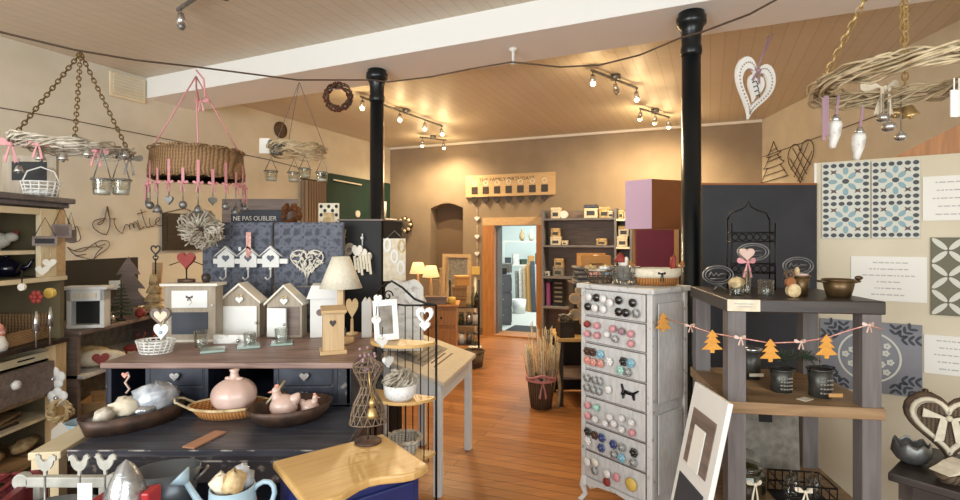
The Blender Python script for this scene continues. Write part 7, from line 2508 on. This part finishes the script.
ceramic_cone(834, 133, 1.95, 'whitish porcelain cone hung from the left side of the willow ring')
ceramic_cone(858, 145, 2.0, 'whitish porcelain cone hung second along the willow ring')
solo('mauve_ribbon', MB().bx(-.008, .008, -.004, .004, -.09, .06).bx(-.02, -.008, -.01, -.006, -.11, .05), M['mauve'], 'mauve ribbon ends hanging at the left end of the willow ring', 'ribbon', P(826, 112, 1.92))
t = thing('ribbon_bow', 'silvery ribbon bow with long tails tied on the far side of the willow ring', 'bow', P(885, 88, 2.12))
bow(MB(), (0, 0, 0), .17, .008, .9).bx(-.025, -.012, -.01, -.006, -.13, .0).bx(.006, .018, -.01, -.006, -.11, 0).build('bow', M['ivory'], t)
for k, (px, py, d, s) in enumerate(((883, 118, 2.1, .8), (889, 127, 2.05, .9), (896, 111, 2.15, .9), (909, 112, 2.12, 1.), (901, 137, 2.1, .8))):
    t = thing('metal_bell', 'small brassy-silver bell hung below the willow ring bow, %s from the left' % ORD[(0, 1, 2, 4, 3)[k]], 'bell', P(px, py, d), rot=(0, .3 * (k % 3 - 1) * (k in (2, 3)), 0))
    if k in (2, 3):
        MB().lathe([(.035 * s, -.02), (.028 * s, -.008), (.02 * s, .02), (.008 * s, .03), (0, .032)], 16).build('bell_body', M['gold'], t)
        MB().ball((0, 0, -.022), .009, 8).build('clapper', M['gold'], t)
    else:
        MB().ball((0, 0, 0), (.03 * s, .03 * s, .022 * s), 14).ball((0, 0, .02 * s), .012 * s, 8).build('bell_body', M['silver'], t)
    MB().cyl((0, 0, .02), (0, 0, .1 if k < 4 else .18), .002, n=5).build('thread', M['zinc'], t)
for k, px in enumerate((954, 959)):
    solo('paper_tag', MB().bx(-.012, .012, -.002, .002, -.09, .0).bx(-.002, .002, -.001, .001, 0, .04), M['paper'], ['white paper tag hung from the willow ring, nearer the bells', 'white paper tag hung from the willow ring at the photo edge'][k], 'tag', P(px, 90, 1.7 + .02 * k), .2 * k)
# ================================================================== light
def area(name, loc, rot_, sx, sy, e, c=(1, 1, 1)):
    l = bpy.data.lights.new(name, 'AREA')
    l.shape = 'RECTANGLE'
    l.size, l.size_y = sx, sy
    l.energy = e
    l.color = c
    o = bpy.data.objects.new(name, l)
    COL.objects.link(o)
    o.location = loc
    o.rotation_euler = rot_
    return o


# daylight through the two shop windows behind the eye
area('window_daylight', (1.17, -1.46, 1.72), (PI / 2, 0, 0), 3.0, 2.0, 105, (.93, .98, 1))
area('window_daylight', (-3.4, -1.46, 1.72), (PI / 2, 0, 0), 4.0, 2.0, 265, (.93, .98, 1))
for p, dr in BULBS:
    l = bpy.data.lights.new('spot_beam', 'SPOT')
    l.energy = 92
    l.color = (1, .76, .45)
    l.spot_size = math.radians(150)
    l.spot_blend = .8
    l.shadow_soft_size = .03
    o = bpy.data.objects.new('spot_beam', l)
    COL.objects.link(o)
    o.location = p
    o.rotation_euler = dr.to_track_quat('-Z', 'Y').to_euler()
    l = bpy.data.lights.new('spot_bulb', 'POINT')
    l.energy = 6
    l.color = (1, .72, .38)
    l.shadow_soft_size = .03
    o = bpy.data.objects.new('spot_bulb', l)
    COL.objects.link(o)
    o.location = p
for p in LAMPS:
    l = bpy.data.lights.new('lamp_bulb', 'POINT')
    l.energy = 9
    l.color = (1, .66, .3)
    l.shadow_soft_size = .03
    o = bpy.data.objects.new('lamp_bulb', l)
    COL.objects.link(o)
    o.location = p
q = WB @ Vector(((d0 + d1) / 2 + .4, 2.4, 2.85))
area('store_ceiling_light', q, (0, 0, AB), 1.6, 1.6, 130, (.94, 1, 1))

w = bpy.data.worlds.new('daylight')
S.world = w
w.use_nodes = True
w.node_tree.nodes['Background'].inputs[0].default_value = (.9, .95, 1, 1)
w.node_tree.nodes['Background'].inputs[1].default_value = 1.0

cam = bpy.data.cameras.new('camera')
cam.sensor_width = 36
cam.lens = 36 * F / 960
cam.shift_y = -10 / 960
cam.clip_start = .05
co = bpy.data.objects.new('camera', cam)
COL.objects.link(co)
co.location = (0, 0, CH)
co.rotation_euler = (PI / 2, 0, 0)
S.camera = co
S.view_settings.view_transform = 'Standard'
S.view_settings.look = 'None'
S.view_settings.exposure = -0.08
S.view_settings.gamma = 1
